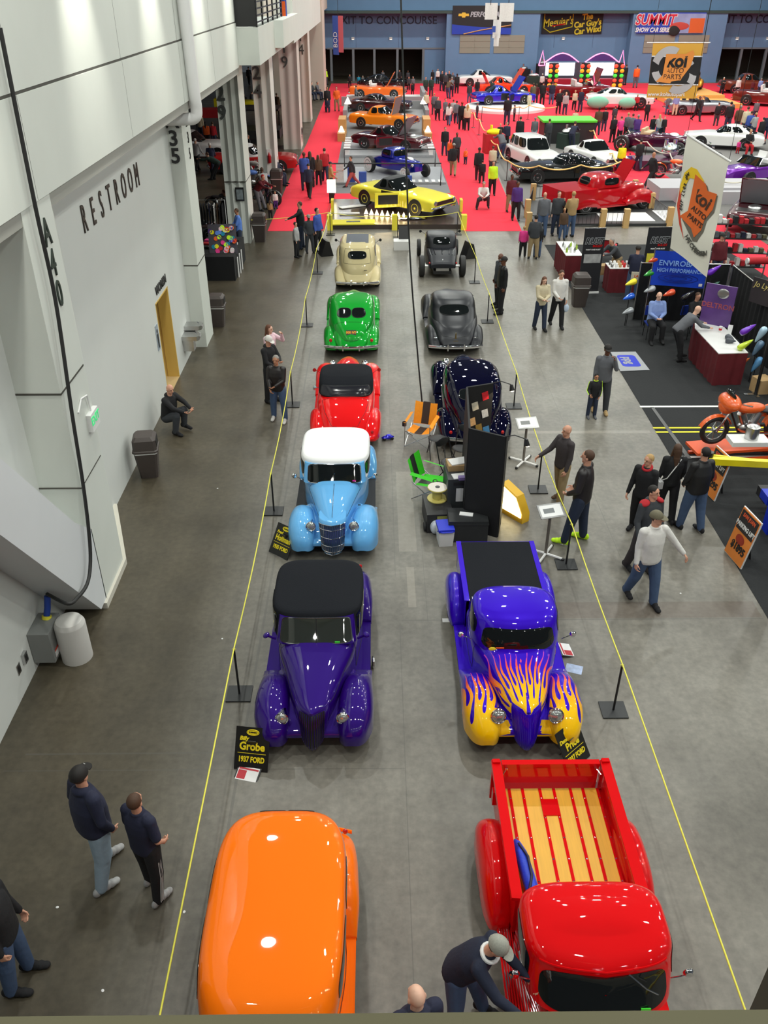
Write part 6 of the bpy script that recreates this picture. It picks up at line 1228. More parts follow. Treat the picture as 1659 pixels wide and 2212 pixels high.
for k, (x, y) in enumerate(((9.62, 22.0), (9.55, 21.75))): link('scoop', MB().lathe([(.01, -.16), (.06, -.05), (.085, .06), (.05, .11), (.005, .12)], axis='y').mesh('scoop', [mat('slate_grey', sr(80, 84, 92), rough=.5)], 60), None, (x, y, .98), 30+50*k, ['dark grey teardrop shell on the white sample table, farther one', 'dark grey teardrop shell on the white sample table, nearer one'][k], 'paint sample')
t = thing('drink_cup', 'white and red paper cup on the sample table', 'cup', (9.58, 22.6, .92)); MB().lathe([(.035, 0), (.05, .16), (.01, .16)]).build('cup', whitep, t); MB().lathe([(.041, .05), (.047, .11), (.04, .11)]).build('band', mat('cup_red', sr(200, 30, 40)), t)
t = thing('card_holder', 'white leaflet holder standing beside the paper cup', 'holder', (9.74, 22.35, .92), -30); MB().box((0, 0, .14), (.12, .03, .28), (R(-12), 0, 0)).build('card', paperm, t)
link('carton', MB().box((0, 0, .2), (.4, .4, .4)).mesh('carton', [MATS['cardboard']]), None, (10.15, 20.6, 0), 15, 'brown carton on the black carpet under the sky blue sample', 'box')
t = thing('sample_stand', 'dark post with spread feet carrying the blue teardrops', 'stand', (9.95, 20.4, 0)); MB().cyl((0, 0, 0), (0, 0, 2.1), .04).build('post', blackm, t); MB().b2((-.3, -.05, 0), (.3, .05, .03)).b2((-.05, -.2, 0), (.05, .2, .03)).build('foot', steel, t)
t = thing('poster', 'dark hanging car poster with a signature at the right edge', 'poster', (10.9, 23.0, 1.9), -60); MB().b2((-.6, -.01, -.4), (.6, .01, .3)).build('sheet', mat('poster_dark', sr(52, 46, 48), noise=.5, nscale=2), t); text('signature', 'Jo Lynn', .22, mat('sig_gold', sr(220, 200, 120)), t, (-.2, -.02, .12), shear=.3)
# floor mat with ppg
ms = mat('grey_mat', sr(158, 160, 164), rough=.9, noise=.06)
poly('floor_mat', [(6.84, 23.4), (7.58, 23.42), (7.62, 22.05), (6.78, 21.98)], .02, ms, 'grey floor mat with a blue rounded logo on the black carpet', 'mat')
t = bpy.data.objects['floor_mat']; lm = MB(); pts = []
for cx_, cy_, a0 in ((.2, .34, 0), (-.2, .34, 90), (-.2, -.34, 180), (.2, -.34, 270)):
    for k in range(7): a = R(a0+15*k); pts.append((7.2+cx_*.72+.12*cos(a), 22.72+cy_*.9+.12*sin(a)))
lm.prism(pts, .02, .024).build('logo_field', mat('logo_blue', sr(30, 50, 190), rough=.6), t); text('letters', 'ppg', .36, ms, t, (7.2, 22.74, .026), (0, 0, -pi/2), off=.012, ext=.001)
# right edge: lift booth
def price_sign(x, y, rz, l1, l2, label):
    t = thing('sale_sign', label, 'sign', (x, y, 0), rz); w = .30; h = .98; b = MB().b2((-w, -.02, .0), (w, .012, h)).build('board', mat('sign_orange_print', sr(224, 132, 56), rough=.5, noise=.25, nscale=2.5), t); b.rotation_euler = (R(-10), 0, 0); b.location = (0, 0, .03)
    MB().b2((-w-.012, -.010, -.012), (w+.012, .016, h+.012)).build('edge', whitep, b); MB().b2((-w+.02, -.024, h-.42), (w-.02, -.02, h-.03)).build('dark_band', mat('sign_dark', sr(46, 42, 42)), b)
    text('heading', 'SAN JUAN', .10, mat('sign_or', sr(220, 90, 50)), b, (0, -.028, h-.11), off=.003, sx=.9); text('product', l1, .12, whitep, b, (0, -.028, h-.31), off=.004, sx=.82); text('price', l2, .2, blackm, b, (.02, -.026, .26), off=.008, sx=.9); MB().ell((-.02, -.022, .42), (.14, .004, .10)).build('picture', mat('sign_pic', sr(150, 50, 30), noise=.5), b)
    o = MB().b2((-.03, 0, 0), (.03, .02, .85)).build('prop', blackm, t); o.location = (0, .33, 0); o.rotation_euler = (R(12), 0, 0)
a_ = (G(1524, 1060)+G(1530, 1077))/2; price_sign(a_.x, a_.y, -80, '2 POST LIFT', '$1295', 'orange and black sale sign reading 2 POST LIFT behind the yellow lift arm'); a_ = (G(1575, 1190)+G(1590, 1232))/2; price_sign(a_.x, a_.y, -82, 'PARKING LIFT', '$1895', 'orange and black sale sign with 1895 price at the right edge')
t = thing('vehicle_lift', 'black and blue post lift with yellow swing arm at the right edge', 'lift', (8.0, 13.9, 0))
MB().b2((-.62, -1.5, 0), (-.50, -1.2, 2.6)).build('post', blackm, t); MB().b2((-.35, -.1, 0), (-.1, .15, 2.2)).build('post', mat('lift_blue', sr(20, 50, 190), rough=.4), t)
MB().box((-.62, 1.15, .95), (1.25, .12, .14), (0, 0, -.12)).box((-.60, 1.25, .95), (1.2, .05, .10), (0, 0, -.25)).build('swing_arm', mat('lift_yellow', sr(240, 220, 20), rough=.4), t); MB().cyl((-1.22, 1.28, .9), (-1.22, 1.28, 1.12), .08).build('arm_pad', blackm, t); MB().b2((-.2, .6, .3), (.6, 1.0, .5)).build('cross_member', blackp, t); MB().b2((-.1, -2.2, .05), (.9, -1.2, .3)).build('cross_member', blackp, t); MB().b2((-.5, 1.9, .9), (.3, 2.3, 1.0)).build('tray', whitep, t); MB().lathe([(.14, 0), (.14, .28), (.06, .32)], (-.05, 2.1, 1.0)).build('motor', steel, t)
for k, (y, z) in enumerate(((.2, .5), (-.5, .4))): MB().b2((-.35, y, z), (.3, y+.35, z+.18)).build('runway', MATS['lift_blue'], t)
# motorcycle builder
def motorcycle(x, y, z, rz, c, label, s=1.0, cruiser=True, group=None):
    t = thing('motorcycle', label, 'motorcycle', (x, y, z), rz, group, s); m = mat('bike_'+c, CL.get(c, tc_.get(c)) , rough=.3, coat=1)
    for yy in (-.75, .72):
        o = MB().tube([(0, cos(2*pi*k/28)*.275, sin(2*pi*k/28)*.275) for k in range(29)], .055, 10, cap=False).build('wheel', rubber, t); o.location = (0, yy, .33)
        h = MB().tube([(0, cos(2*pi*k/28)*.225, sin(2*pi*k/28)*.225) for k in range(29)], .02, 6, cap=False).cyl((-.05, 0, 0), (.05, 0, 0), .05)
        for k in range(8): h.box((0, cos(k*pi/4)*.13, sin(k*pi/4)*.13), (.015, .24, .015), (k*pi/4, 0, 0))
        h.build('rim', steel, o)
    MB().ell((0, -.02, .80), (.14, .32, .12), 16, 10).build('fuel_tank', m, t, 60); MB().ell((0, .42, .74), (.15, .28, .06), 14, 8).build('seat', blackp, t, 60)
    f = MB(); rs = []
    for k in range(13):
        a = R(20+k*12); rs.append([V((q*.075*(1 if abs(q) < 1 else .9), -.75-cos(a)*.38*1.0, .33+sin(a)*.38-(abs(q)**2)*.04)) for q in (-1, -.5, 0, .5, 1)])
    f.rings(rs, False, False).build('front_fender', m, t, 60)
    f = MB(); rs = []
    for k in range(12):
        a = R(10+k*13); rs.append([V((q*.10, .74-cos(a)*.38, .36+sin(a)*.38-(abs(q)**2)*.05)) for q in (-1, -.5, 0, .5, 1)])
    f.rings(rs, False, False).build('rear_fender', m, t, 60)
    for s_ in (-1, 1): MB().tube([(s_*.09, -.75, .33), (s_*.10, -.50, .92)], .022, 8).build('fork', chrome, t)
    MB().tube([(-.38, -.25, 1.02), (-.2, -.40, 1.0), (.2, -.40, 1.0), (.38, -.25, 1.02)], .016, 8).build('handlebar', chrome, t); MB().cyl((0, -.52, .86), (0, -.64, .86), .09, .085).build('headlight', chrome, t)
    MB().cyl((0, -.08, .42), (0, -.22, .70), .09).cyl((0, .08, .42), (0, .2, .70), .09).ell((0, .02, .36), (.15, .28, .14)).build('engine', steel, t, 60); MB().tube([(.14, -.15, .5), (.18, 0, .28), (.18, .95, .26)], .035, 8).tube([(-.14, -.05, .5), (-.18, .1, .28), (-.18, .9, .26)], .035, 8).build('exhaust', chrome, t); MB().tube([(0, -.55, .9), (0, -.2, .25), (0, .5, .25), (0, .74, .35), (0, .3, .72), (0, -.5, .9)], .025, 6).build('bike_frame', blackm, t)
    return t
g = G(1620, 990); mt = motorcycle(8.35, 17.1, .35, -82, 'or', 'orange red touring motorcycle on an orange lift table at the right edge', 1.05)
MB().ell((0, -.55, .98), (.34, .20, .17), 18, 12, (.35, 0, 0)).ell((0, -.60, .88), (.2, .16, .16), 14, 10).build('fairing', mat('bike_or', (0, 0, 0)), mt, 60); MB().ell((0, -.55, 1.14), (.2, .05, .12), 14, 8, (.4, 0, 0)).build('windscreen', glassd, mt, 60); MB().ell((-.22, .6, .6), (.1, .3, .16)).build('saddlebag', mat('bike_or', (0, 0, 0)), mt, 60); MB().ell((.22, .6, .6), (.1, .3, .16)).build('saddlebag', mat('bike_or', (0, 0, 0)), mt, 60)
t = thing('lift_table', 'low orange motorcycle lift table under the orange red motorcycle', 'lift table', (8.4, 17.1, 0), 8); MB().b2((-1.3, -.3, .24), (1.3, .3, .30)).build('platform', mat('lift_orange', sr(224, 84, 30), rough=.5), t); MB().tube([(-1.0, 0, .02), (.8, 0, .24)], .04).tube([(1.0, 0, .02), (-.8, 0, .24)], .04).b2((-1.2, -.3, 0), (1.2, -.22, .06)).b2((-1.2, .22, 0), (1.2, .3, .06)).build('scissor_base', MATS['lift_orange'], t)
# shelving behind the hanging banner
t = thing('shelf_unit', 'dark wire shelf unit packed with small goods behind the hanging white banner', 'shelf', (12.6, 31.2, 0), -6)
for z in (.3, .8, 1.3, 1.8): MB().b2((-1.4, -.25, z), (1.6, .25, z+.03)).build('shelf_board', blackm, t)
for x in (-1.4, 0, 1.6): MB().b2((x-.02, -.25, 0), (x+.02, -.2, 2.0)).build('post', steel, t)
rnd = random.Random(9)
for k in range(60):
    c = ['rd', 'wh', 'bk', 'gy', 'ol', 'nv', 'rd', 'bk'][rnd.randrange(8)]; z = (.33, .83, 1.33, 1.83)[k % 4]; x = 12.6-1.3+2.8*((k//4)+.5)/15; h = rnd.uniform(.1, .28); link('packaged_good', MB().box((0, 0, h/2), (.14, .2, h)).mesh('packaged_good', [CM[c]]), None, (x, 31.2-.1*(x-12.6), z), 0, 'small packaged item on the wire shelf unit', 'package', 'packaged goods on the wire shelves')
t = thing('glove_display', 'tall rack of blue and white goods just right of the hanging white banner', 'rack', (10.95, 30.6, 0)); MB().cyl((0, 0, 0), (0, 0, 2.0), .03).b2((-.3, -.3, 0), (.3, .3, .04)).build('frame', steel, t)
for k in range(12): MB().ell((.14*(-1)**k, -.1+.1*(k % 3), .35+.14*k), (.17, .14, .12), 10, 6).build('goods', mat('blue_white_goods', sr(110, 140, 200), noise=.6, nscale=9), t)
for k, (z, px) in enumerate(((1.35, 1615), (1.0, 1608))):
    p = GY(1640, 562+50*k, 28.2); t = thing('fabric_roll', ['red fabric roll with white end, upper one at the right edge', 'red fabric roll with white end, lower one at the right edge'][k], 'roll', (p.x+.6, 28.2, p.z), 5); MB().cyl((-1.0, 0, 0), (1.0, 0, 0), .12).build('roll', CM['rd'], t); MB().cyl((-1.06, 0, 0), (-1.0, 0, 0), .10).build('core', whitep, t); MB().b2((-.05, .0, -p.z), (.05, .08, 0)).build('support', blackm, t)
# hanging banners
t = thing('hanging_banner', 'long white banner with orange koi lettering hanging at the upper right', 'banner', (0, 0, 0))
yb_ = 21.0; A, B_, C_, D_ = GY(1485, 291, yb_), GY(1573, 346, yb_+.0), GY(1451, 536, yb_), GY(1527, 599, yb_)
A = GY(1485, 291, 21.6); B_ = GY(1575, 347, 20.6); C_ = V((A.x+.06, A.y, GY(1451, 536, 21.6).z)); D_ = V((B_.x+.04, B_.y, GY(1527, 599, 20.6).z))
def bil(u, v, off=0):
    p = A.lerp(B_, u).lerp(C_.lerp(D_, u), v); n = (B_-A).cross(C_-A).normalized(); n = n if n.y < 0 else -n
    return p+n*(off+.03*sin(u*5+v*3)*v+.02*sin(11*v))
MB().grid(lambda u, v: bil(u, v), 10, 26).build('sheet', mat('white_banner_cloth', sr(226, 224, 212), rough=.8, noise=.04, nscale=3), t, 60)
MB().tube([A-(B_-A)*.03, B_+(B_-A)*.05], .025, 8).build('top_rod', whitep, t)
def bpoly(name, pts, m, off=.012):
    c = (sum(p[0] for p in pts)/len(pts), sum(p[1] for p in pts)/len(pts)); rs = [[bil(c[0]+(p[0]-c[0])*k, c[1]+(p[1]-c[1])*k, off) for p in pts] for k in (1, .7, .4, .02)]; MB().rings(rs, False, True).build(name, m, t)
ko = mat('koi_orange', sr(224, 106, 44), rough=.7, noise=.08)
bpoly('shadow_shape', [(.36, .26), (.64, .29), (.70, .34), (.90, .31), (.88, .46), (.76, .56), (.74, .66), (.62, .78), (.52, .80), (.20, .68), (.34, .60)], mat('koi_grey', sr(110, 106, 96)), .01)
bpoly('state_shape', [(.34, .255), (.60, .28), (.66, .325), (.88, .30), (.84, .44), (.70, .57), (.68, .66), (.54, .76), (.44, .70), (.14, .665), (.30, .58)], ko, .018)
bpoly('yellow_arc', [(.02, .42), (.08, .30), (.22, .22), (.36, .21), (.56, .27), (.36, .25), (.20, .28), (.10, .38), (.05, .50)], mat('koi_yellow', sr(240, 200, 40)), .012)
bpoly('red_arc', [(.02, .42), (.06, .42), (.06, .58), (.14, .68), (.30, .84), (.16, .74), (.03, .60)], mat('koi_red', sr(206, 70, 50)), .011)
def btext(s, u, v, size, m, rot=0, off=.004):
    p = bil(u, v, .03); e = (B_-A).normalized(); n = (B_-A).cross(C_-A).normalized(); n = n if n.y < 0 else -n; up = n.cross(e); M = M4((e, up, n)).transposed().to_4x4(); M.translation = p
    o = text('lettering', s, size, m, t, off=off, ext=.002); o.matrix_local = M @ M4.Rotation(R(rot), 4, 'Z'); return o
btext('koi', .57, .42, .42, mat('koi_dark', sr(70, 46, 34)), -6, .012); btext('AUTO', .55, .54, .17, MATS['koi_dark'], -6); btext('PARTS', .50, .62, .17, MATS['koi_dark'], -6)
for k, ch in enumerate('WE SELL THE'): btext(ch, .17-.04*sin(k/10*2.6)-.0*k, .30+.030*k, .11, blackm, 60 if k < 2 else 84)
for k, ch in enumerate('PARTS THAT OTHERS KNOW'[-15:]): btext(ch, .38+.035*k, .80+.055*sin(k/14*2.8), .16, mat('koi_greytext', sr(80, 80, 74)), -30+4.4*k*1.2)
for q in (A, B_): MB().tube([q, q+V((0, 0, 6))], .006, 5).build('wire', blackm, t)
t = thing('hanging_banner', 'black and gold koi auto parts banner hanging in the distance', 'banner', (0, 0, 0)); YK = 50
A = GY(1411, 92, YK); B_ = GY(1521, 92, YK); C_ = GY(1396, 211, YK); D_ = GY(1506, 213, YK); C_.x, D_.x = A.x+.08, B_.x+.08
MB().grid(lambda u, v: bil(u, v), 8, 10).build('sheet', mat('gold_banner', sr(212, 160, 58), rough=.7), t, 60); bpoly('black_band', [(0, .24), (1, .24), (1, .74), (0, .74)], blackm, .02)
bpoly('white_stripe', [(0, .23), (1, .23), (1, .25), (0, .25)], whitep, .03); bpoly('white_stripe', [(0, .735), (1, .735), (1, .755), (0, .755)], whitep, .03)
def arcp(cx_, cy_, rx, ry, a0, a1, w, m, off):
    pts = [(cx_+rx*cos(R(a)), cy_+ry*sin(R(a))) for a in range(a0, a1+1, 5)]; pts2 = [(cx_+(rx-w)*cos(R(a)), cy_+(ry-w)*sin(R(a))) for a in range(a0, a1+1, 5)]; rs = [[bil(p[0], p[1], off) for p in pts], [bil(p[0], p[1], off) for p in pts2]]; MB().rings(rs, False, False).build('swoosh', m, t)
arcp(.36, .42, .34, .36, 100, 300, .14, mat('sw_grey', sr(176, 176, 178)), .035); arcp(.60, .58, .34, .34, -80, 120, .14, MATS['sw_grey'], .035)
bpoly('state_shape', [(.28, .20), (.66, .20), (.80, .13), (.84, .20), (.80, .42), (.66, .62), (.60, .74), (.14, .70), (.26, .58)], mat('koi_gold_orange', sr(222, 140, 60)), .045)
btext('koi', .52, .33, .85, blackm, 0, .03).location += V((0, -.03, 0)); btext('AUTO', .50, .50, .34, MATS['koi_dark'], 0, .0).location += V((0, -.03, 0)); btext('PARTS', .46, .61, .34, MATS['koi_dark'], 0, .0).location += V((0, -.03, 0)); btext('www.koiautoparts.com', .52, .93, .28, whitep)
MB().tube([A-(B_-A)*.12, B_+(B_-A)*.12], .03, 8).build('top_rod', whitep, t)
for q in (A, B_): MB().tube([q, q+V((0, 0, 5))], .01, 5).build('wire', blackm, t)
# banners on the back wall
def wallbanner(x0, y0, x1, y1, label, base, fn):
    yb = YB-1.75 if base else YB-.15; a = GY(x0, y0, yb); b = GY(x1, y1, yb); t = thing('wall_banner', label, 'banner', ((a.x+b.x)/2, yb, (a.z+b.z)/2)); w, h = (b.x-a.x)/2, (a.z-b.z)/2; fn(t, w, h); return t
def fb1(t, w, h):
    MB().b2((-w, -.02, -h), (w, .02, h)).build('sheet', mat('banner_ink', sr(26, 26, 30)), t); MB().grid(lambda u, v: (-w+2*w*u, -.03, -h+h*.45*v+(v*.25*h*(1-u)**2)), 10, 1).build('blue_sweep', mat('sweep_blue', sr(30, 60, 170)), t); MB().tube([(-w*.6, -.05, -h*.98), (0, -.05, -h*.7), (w, -.05, -h*.35)], .05, 5).build('gold_line', mat('sweep_gold', sr(200, 150, 90)), t)
    MB().prism([(-.55, -.1), (-.2, -.1), (-.15, -.22), (.15, -.22), (.2, -.1), (.55, -.1), (.5, .12), (.2, .12), (.15, .22), (-.15, .22), (-.2, .12), (-.5, .12)], -.06, -.03, 'y').build('emblem', mat('emblem_gold', sr(220, 180, 60)), t).location = (-w*.62, 0, h*.35)
    text('title', 'PERFORMANCE', .62, mat('title_silver', sr(170, 172, 178)), t, (w*.28, -.05, h*.38), off=.02, shear=.2, sx=.95)
def fb2(t, w, h):
    MB().b2((-w, -.02, -h), (w, .02, h)).build('sheet', MATS['banner_ink'], t); yl_ = mat('banner_yellow', sr(230, 214, 50)); MB().tube([(-w*.94, -.05, h*.95), (-w*.94, -.05, -h*.4), (-w*.72, -.05, -h*.85), (0, -.05, -h*.3), (0, -.05, h*.95)], .05, 5).build('shield', yl_, t)
    text('title', "Meguiar's", .95, yl_, t, (-w*.48, -.05, h*.15), off=.02, shear=.2, sx=.85).rotation_euler = (pi/2, -.1, 0); text('tagline', "The\nCar Guy's\nCar Wax!", .72, yl_, t, (w*.5, -.05, 0), off=.03, shear=.1, sx=.95).rotation_euler = (pi/2, -.12, 0); MB().box((-w*.45, -.05, -h*.12), (1.4, .02, .12), (0, -.15, 0)).build('red_dash', redl, t)
def fb3(t, w, h):
    MB().b2((-w, -.02, -h), (w, .02, h)).build('sheet', mat('banner_royal', sr(40, 62, 170)), t); text('title', 'SUMMIT', 1.25, mat('sum_red', sr(200, 30, 60)), t, (-w*.48, -.06, h*.28), off=.03, shear=.15, sx=.9); text('title_outline', 'SUMMIT', 1.25, whitep, t, (-w*.48, -.04, h*.28), off=.09, shear=.15, sx=.9); text('subtitle', 'SHOW CAR SERIES', .55, whitep, t, (-w*.5, -.05, -h*.68), off=.02, shear=.2, sx=.8)
    MB().b2((.0, -.03, -h), (w, -.02, h*.9)).build('picture', mat('pic_dusk', sr(140, 150, 190), noise=.4, nscale=1), t); MB().b2((w*.55, -.05, -h*.95), (w*.98, -.03, h*.45)).build('orange_block', mat('pic_orange', sr(214, 96, 40)), t); MB().ell((w*.12, -.04, -h*.7), (.6, .03, .5)).build('wheel_print', rubber, t); MB().ell((w*.25, -.04, -h*.3), (1.0, .02, .35)).build('red_print', mat('pic_red', sr(190, 70, 60)), t)
wallbanner(978, 12, 1103, 74, 'black performance banner with gold emblem on the blue wall', True, fb1); wallbanner(1173, 29, 1299, 73, 'black and yellow car wax banner on the blue wall', False, fb2); wallbanner(1380, 27, 1519, 72, 'blue and orange show car series banner on the blue wall', True, fb3)
t = thing('hanging_banner', 'cluster of white hanging shirts banners at the top centre', 'banner', GY(1075, 20, 55)+V((0, 0, 0))); 
for k, (x, z, w, h) in enumerate(((-.35, .3, .7, .8), (.5, .3, .8, .9), (.0, -.5, .45, .9), (.0, -1.3, .3, .5))): MB().grid(lambda u, v: (x-w/2+w*u, .03*sin(8*u)-.1*k, z-h*v), 6, 4).build('white_flag', CM['wh'], t)
MB().b2((-.3, -.45, -1.1), (-.1, -.4, -.8)).build('purple_tag', CM['bl'], t)
for q in (-.4, .6): MB().tube([(q, 0, .2), (q, 0, 6)], .02, 5).build('wire', blackm, t)
t = thing('hanging_banner', 'narrow blue and red vertical banner near the far left corner', 'banner', GY(731, 78, 88), -30); MB().b2((-.6, 0, -1.5), (0, .03, 1.6)).build('blue_half', CM['bl'], t); MB().b2((0, 0, -1.3), (.5, .03, 1.6)).build('red_half', mat('faded_red', sr(190, 90, 100)), t); MB().tube([(0, 0, 1.5), (0, 0, 7)], .02, 5).build('wire', blackm, t); text('lettering', 'BOD', .6, whitep, t, (-.3, -.03, -.3), (pi/2, -pi/2, 0))
t = thing('flag', 'small blue and orange flag hanging on the balcony corner', 'flag', GX(612, 20, -4.0)); MB().grid(lambda u, v: (-.15+.3*u, .04*sin(7*u), -.7+1.2*v), 6, 6).build('cloth', CM['bl'], t); MB().b2((-.05, -.05, -.4), (.1, -.045, .3)).build('patch', CM['or'], t)
t = thing('mural', 'gold and brown tall picture panel on the far left wall beside the red carpet', 'picture', (-5.6, 66, 0)); MB().b2((-.2, -2.5, 0), (0, 3.5, 5.6)).build('panel', mat('mural_gold', sr(140, 106, 50), noise=.7, nscale=2.5), t)
# ================= display vehicles in the background =================
def classic(label, cat, pos, rz, pm, s=.95, kind='coupe', hood=False, trunk=False, door=False, top=None, glass=None, L=4.9, z=0, name='car', hub=chrome, white=False, open_top=False, group=None, inner=None, low=1.0):
    t = thing(name, label, cat, (pos[0], pos[1], z), rz, group, s); h = L/2; gm = glass or glassd; zt = .86*low
    if kind == 'fifties': K = [(-h,0,.70,.62,.5,.34,5,.95), (-h+.1,0,.86,.80,.56,.28,5,.97), (-h+.8,0,.92,.90,.6,.26,4,1), (-.7,0,.93,.92,.62,.26,4,1), (.9,0,.93,.90,.6,.26,4,1), (h-.7,0,.93,.94,.6,.28,4,1), (h-.1,0,.88,.90,.56,.30,5,.97), (h,0,.76,.70,.5,.36,5,.95)]
    elif kind == 'tub': K = [(-h,0,.4,.62,.5,.34,4,.95), (-h+.5,0,.5,.8,.56,.3,4,.97), (0,0,.68,.86,.6,.3,4,1), (h-.4,0,.66,.80,.56,.3,4,1), (h,0,.5,.6,.5,.36,4,.95)]
    else: K = [(-h,0,.78,.64,.5,.36,5,.95), (-h+.08,0,.89,.74,.52,.28,5.5,.97), (-h+.9,0,.93,.82,.56,.26,5,1), (-.7,0,.94,.87*low,.58,.26,5,1), (.9,0,.94,.87*low,.58,.26,5,1), (h-.5,0,.92,.86,.56,.28,5,1), (h-.06,0,.86,.76,.52,.32,5,.97), (h,0,.78,.64,.5,.38,5,.95)]
    lf = Loft(K); lf.mesh(MB(), 44, 36).build('body', pm, t, 60)
    for x in (-.83, .83):
        for y in (-h+.95, h-1.0): 
            MB().lathe([(.375, -.02), (.385, 0), (.375, .02), (.01, .02)], (math.copysign(.925, x), y, .34), 'x', 26).build('wheel_arch', blackm, t); wheel(t, x, y, .325, .22, hub, white)
    G_ = {'coupe': [(.80,-.62,1.45,.80,3.6,.0), (.95,-.35,1.2,.77,3.6,0), (1.12,-.1,.95,.71,3.4,0), (1.25,.12,.78,.66,3.2,0), (1.29,.22,.68,.60,3,0)],
          'fifties': [(.85,-.60,1.25,.80,3.4,.0), (1.0,-.5,1.15,.78,3.4,0), (1.18,-.3,1.0,.73,3.2,0), (1.34,-.1,.82,.67,3,0), (1.39,.05,.7,.6,3,0)],
          'wagon': [(.80,-.85,2.05,.82,4.5,0), (.98,-.70,1.98,.80,4.5,0), (1.2,-.50,1.90,.76,4.5,0), (1.38,-.35,1.8,.72,4.2,0), (1.42,-.25,1.7,.66,4,0)],
          'custom': [(.80,-.6,1.9,.78,3,0), (.95,-.42,1.6,.76,3,0), (1.1,-.25,1.25,.70,2.9,0), (1.2,-.05,.95,.62,2.8,0), (1.24,.1,.75,.52,2.6,0)]}.get(kind)
    if G_ and not open_top:
        a, b = (G_[1][1]+.25, G_[-2][2]-.12)
        st = cabin(t, G_, top or pm, .05, wind=(.5, 3.3), wx=.60, sides=(((a, (a+b)/2-.04, .9, 3.2), ((a+b)/2+.04, b, .9, 3.2)) if kind != 'wagon' else ((-.35, .35, .9, 3.2), (.42, 1.0, .9, 3.2), (1.07, 1.75, .9, 3.2))), rear=(-.56, .56, .6, 3.1), wn=6, rn=6, gm=gm, nu=14)
    if open_top or kind == 'tub':
        MB().b2((-.62, -.5, .80), (.62, .9, .89)).build('cockpit', blackm, t); im = inner or whitep
        for x in (-.33, .33): MB().box((x, .35, .95), (.5, .45, .2)).box((x, .62, 1.1), (.5, .14, .42), (-.2, 0, 0)).build('seat', im, t, 30)
        st = Stack([(.85,-.72,-.6,.72,5,0), (1.18,-.45,-.35,.62,5,0)], 0); st.mesh(MB(), 6, 40).build('windshield', gm, t)
    if kind != 'tub':
        MB().box((0, -h-.0, .58), (1.35, .05, .16)).build('grille', blackm, t)
        for x in (-.66, .66): MB().lathe([(.09, -.03), (.10, 0), (.01, .01)], (x, -h-.01, .62), 'y', 16).build('headlamp', lensm, t); MB().box((x, h+.0, .62), (.3, .04, .12)).build('tail_lamp', redl, t)
        for y, q in ((-h-.06, 1), (h+.06, -1)): MB().tube([(-.86, y+.12*q, .42), (-.7, y, .42), (.7, y, .42), (.86, y+.12*q, .42)], .05, 8).build('bumper', chrome, t)
    if hood:
        MB().box((0, -h+.98, .76), (1.3, 1.15, .12)).ell((0, -h+1.0, .86), (.28, .3, .12)).build('engine', steel, t)
        o = MB().box((0, -.62, 0), (1.45, 1.25, .05)).build('hood_panel', pm, t); o.location = (0, -h+1.62, .88); o.rotation_euler = (R(-58 if hood is True else hood), 0, 0); MB().box((0, -.62, -.028), (1.35, 1.15, .02)).build('hood_liner', mat('hood_liner_grey', sr(110, 112, 118)), o)
    if trunk: o = MB().box((0, .45, 0), (1.3, .9, .05)).build('trunk_lid', pm, t); o.location = (0, h-1.0, .86); o.rotation_euler = (R(62), 0, 0)
    if door:
        for x in ((-1, 1) if door == 2 else (door,)): o = MB().box((0, .55, .45), (.08, 1.1, .62)).build('door', pm, t, 20); o.location = (x*.93, -.6, .12); o.rotation_euler = (0, 0, R(-x*52)); MB().box((0, .5, .47), (.09, .9, .4)).build('door_panel', inner or blackm, o); MB().b2((math.copysign(.925, x), -.5, .35), (math.copysign(.95, x), .45, .84)).build('door_opening', blackm, t)
    return t
def fat30(label, pos, rz, pm, s=.93, open_top=False, hood=False, top=None, boards=None, z=0, name='car', rod=False, white=False):
    t = thing(name, label, 'car', (pos[0], pos[1], z), rz, None, s)
    if rod:
        Loft(HB).mesh(MB(), 30, 28).build('body', pm, t, 60)
        for x in (-1, 1): wheel(t, x*.80, 1.45, .42, .3, white=white); wheel(t, x*.74, -1.6, .34, .2, white=white); 
        MB().tube([(-.74, -1.6, .34), (.74, -1.6, .34)], .04).build('front_axle', chrome, t); MB().ell((0, -1.1, .9), (.2, .3, .15)).build('engine', steel, t, 60)
        for x in (-1, 1): MB().ell((x*.36, -1.75, .72), (.09, .1, .09)).build('headlamp', chrome, t, 60)
    else:
        fat_base(t, pm, RB, boards=boards or pm, nu=40); nose(t, pm, gm=steel)
        for x in (-1, 1): headlamp(t, x*.46, -1.93, .66)
    K = [(.94,-.42,.86,.62,4,.0), (1.06,-.40,.82,.62,4,.0), (1.2,-.38,.76,.61,4,.0), (1.32,-.34,.66,.58,3.8,.0), (1.37,-.26,.54,.52,3.5,.0)]
    if not open_top: cabin(t, K if rod else [(a+.02, b-.1, c+.25, d+.07, e, f) for a, b, c, d, e, f in K], top or pm, .035, wind=(.7, 3), wx=.48, sides=((-.2, .5, .9, 3.0),), rear=(-.34, .34, .9, 2.9), nu=14)
    else:
        for x in (-.3, .3): MB().box((x, .5, 1.0), (.5, .14, .35)).box((x, .25, .95), (.5, .4, .15)).build('seat', mat('tan_seat', sr(200, 176, 140)), t, 30)
        st = Stack([(1.0,-.45,-.4,.55,5,0), (1.22,-.35,-.3,.5,5,0)], 0); st.mesh(MB(), 4, 40).build('windshield', glassd, t)
    if hood: o = MB().box((0, -.5, 0), (.8, 1.0, .04)).build('hood_panel', pm, t); o.location = (0, -.6, 1.0); o.rotation_euler = (R(-60), 0, 0)
    return t
W2 = lambda px, py, dz=0: (G(px, py).x, G(px, py).y)
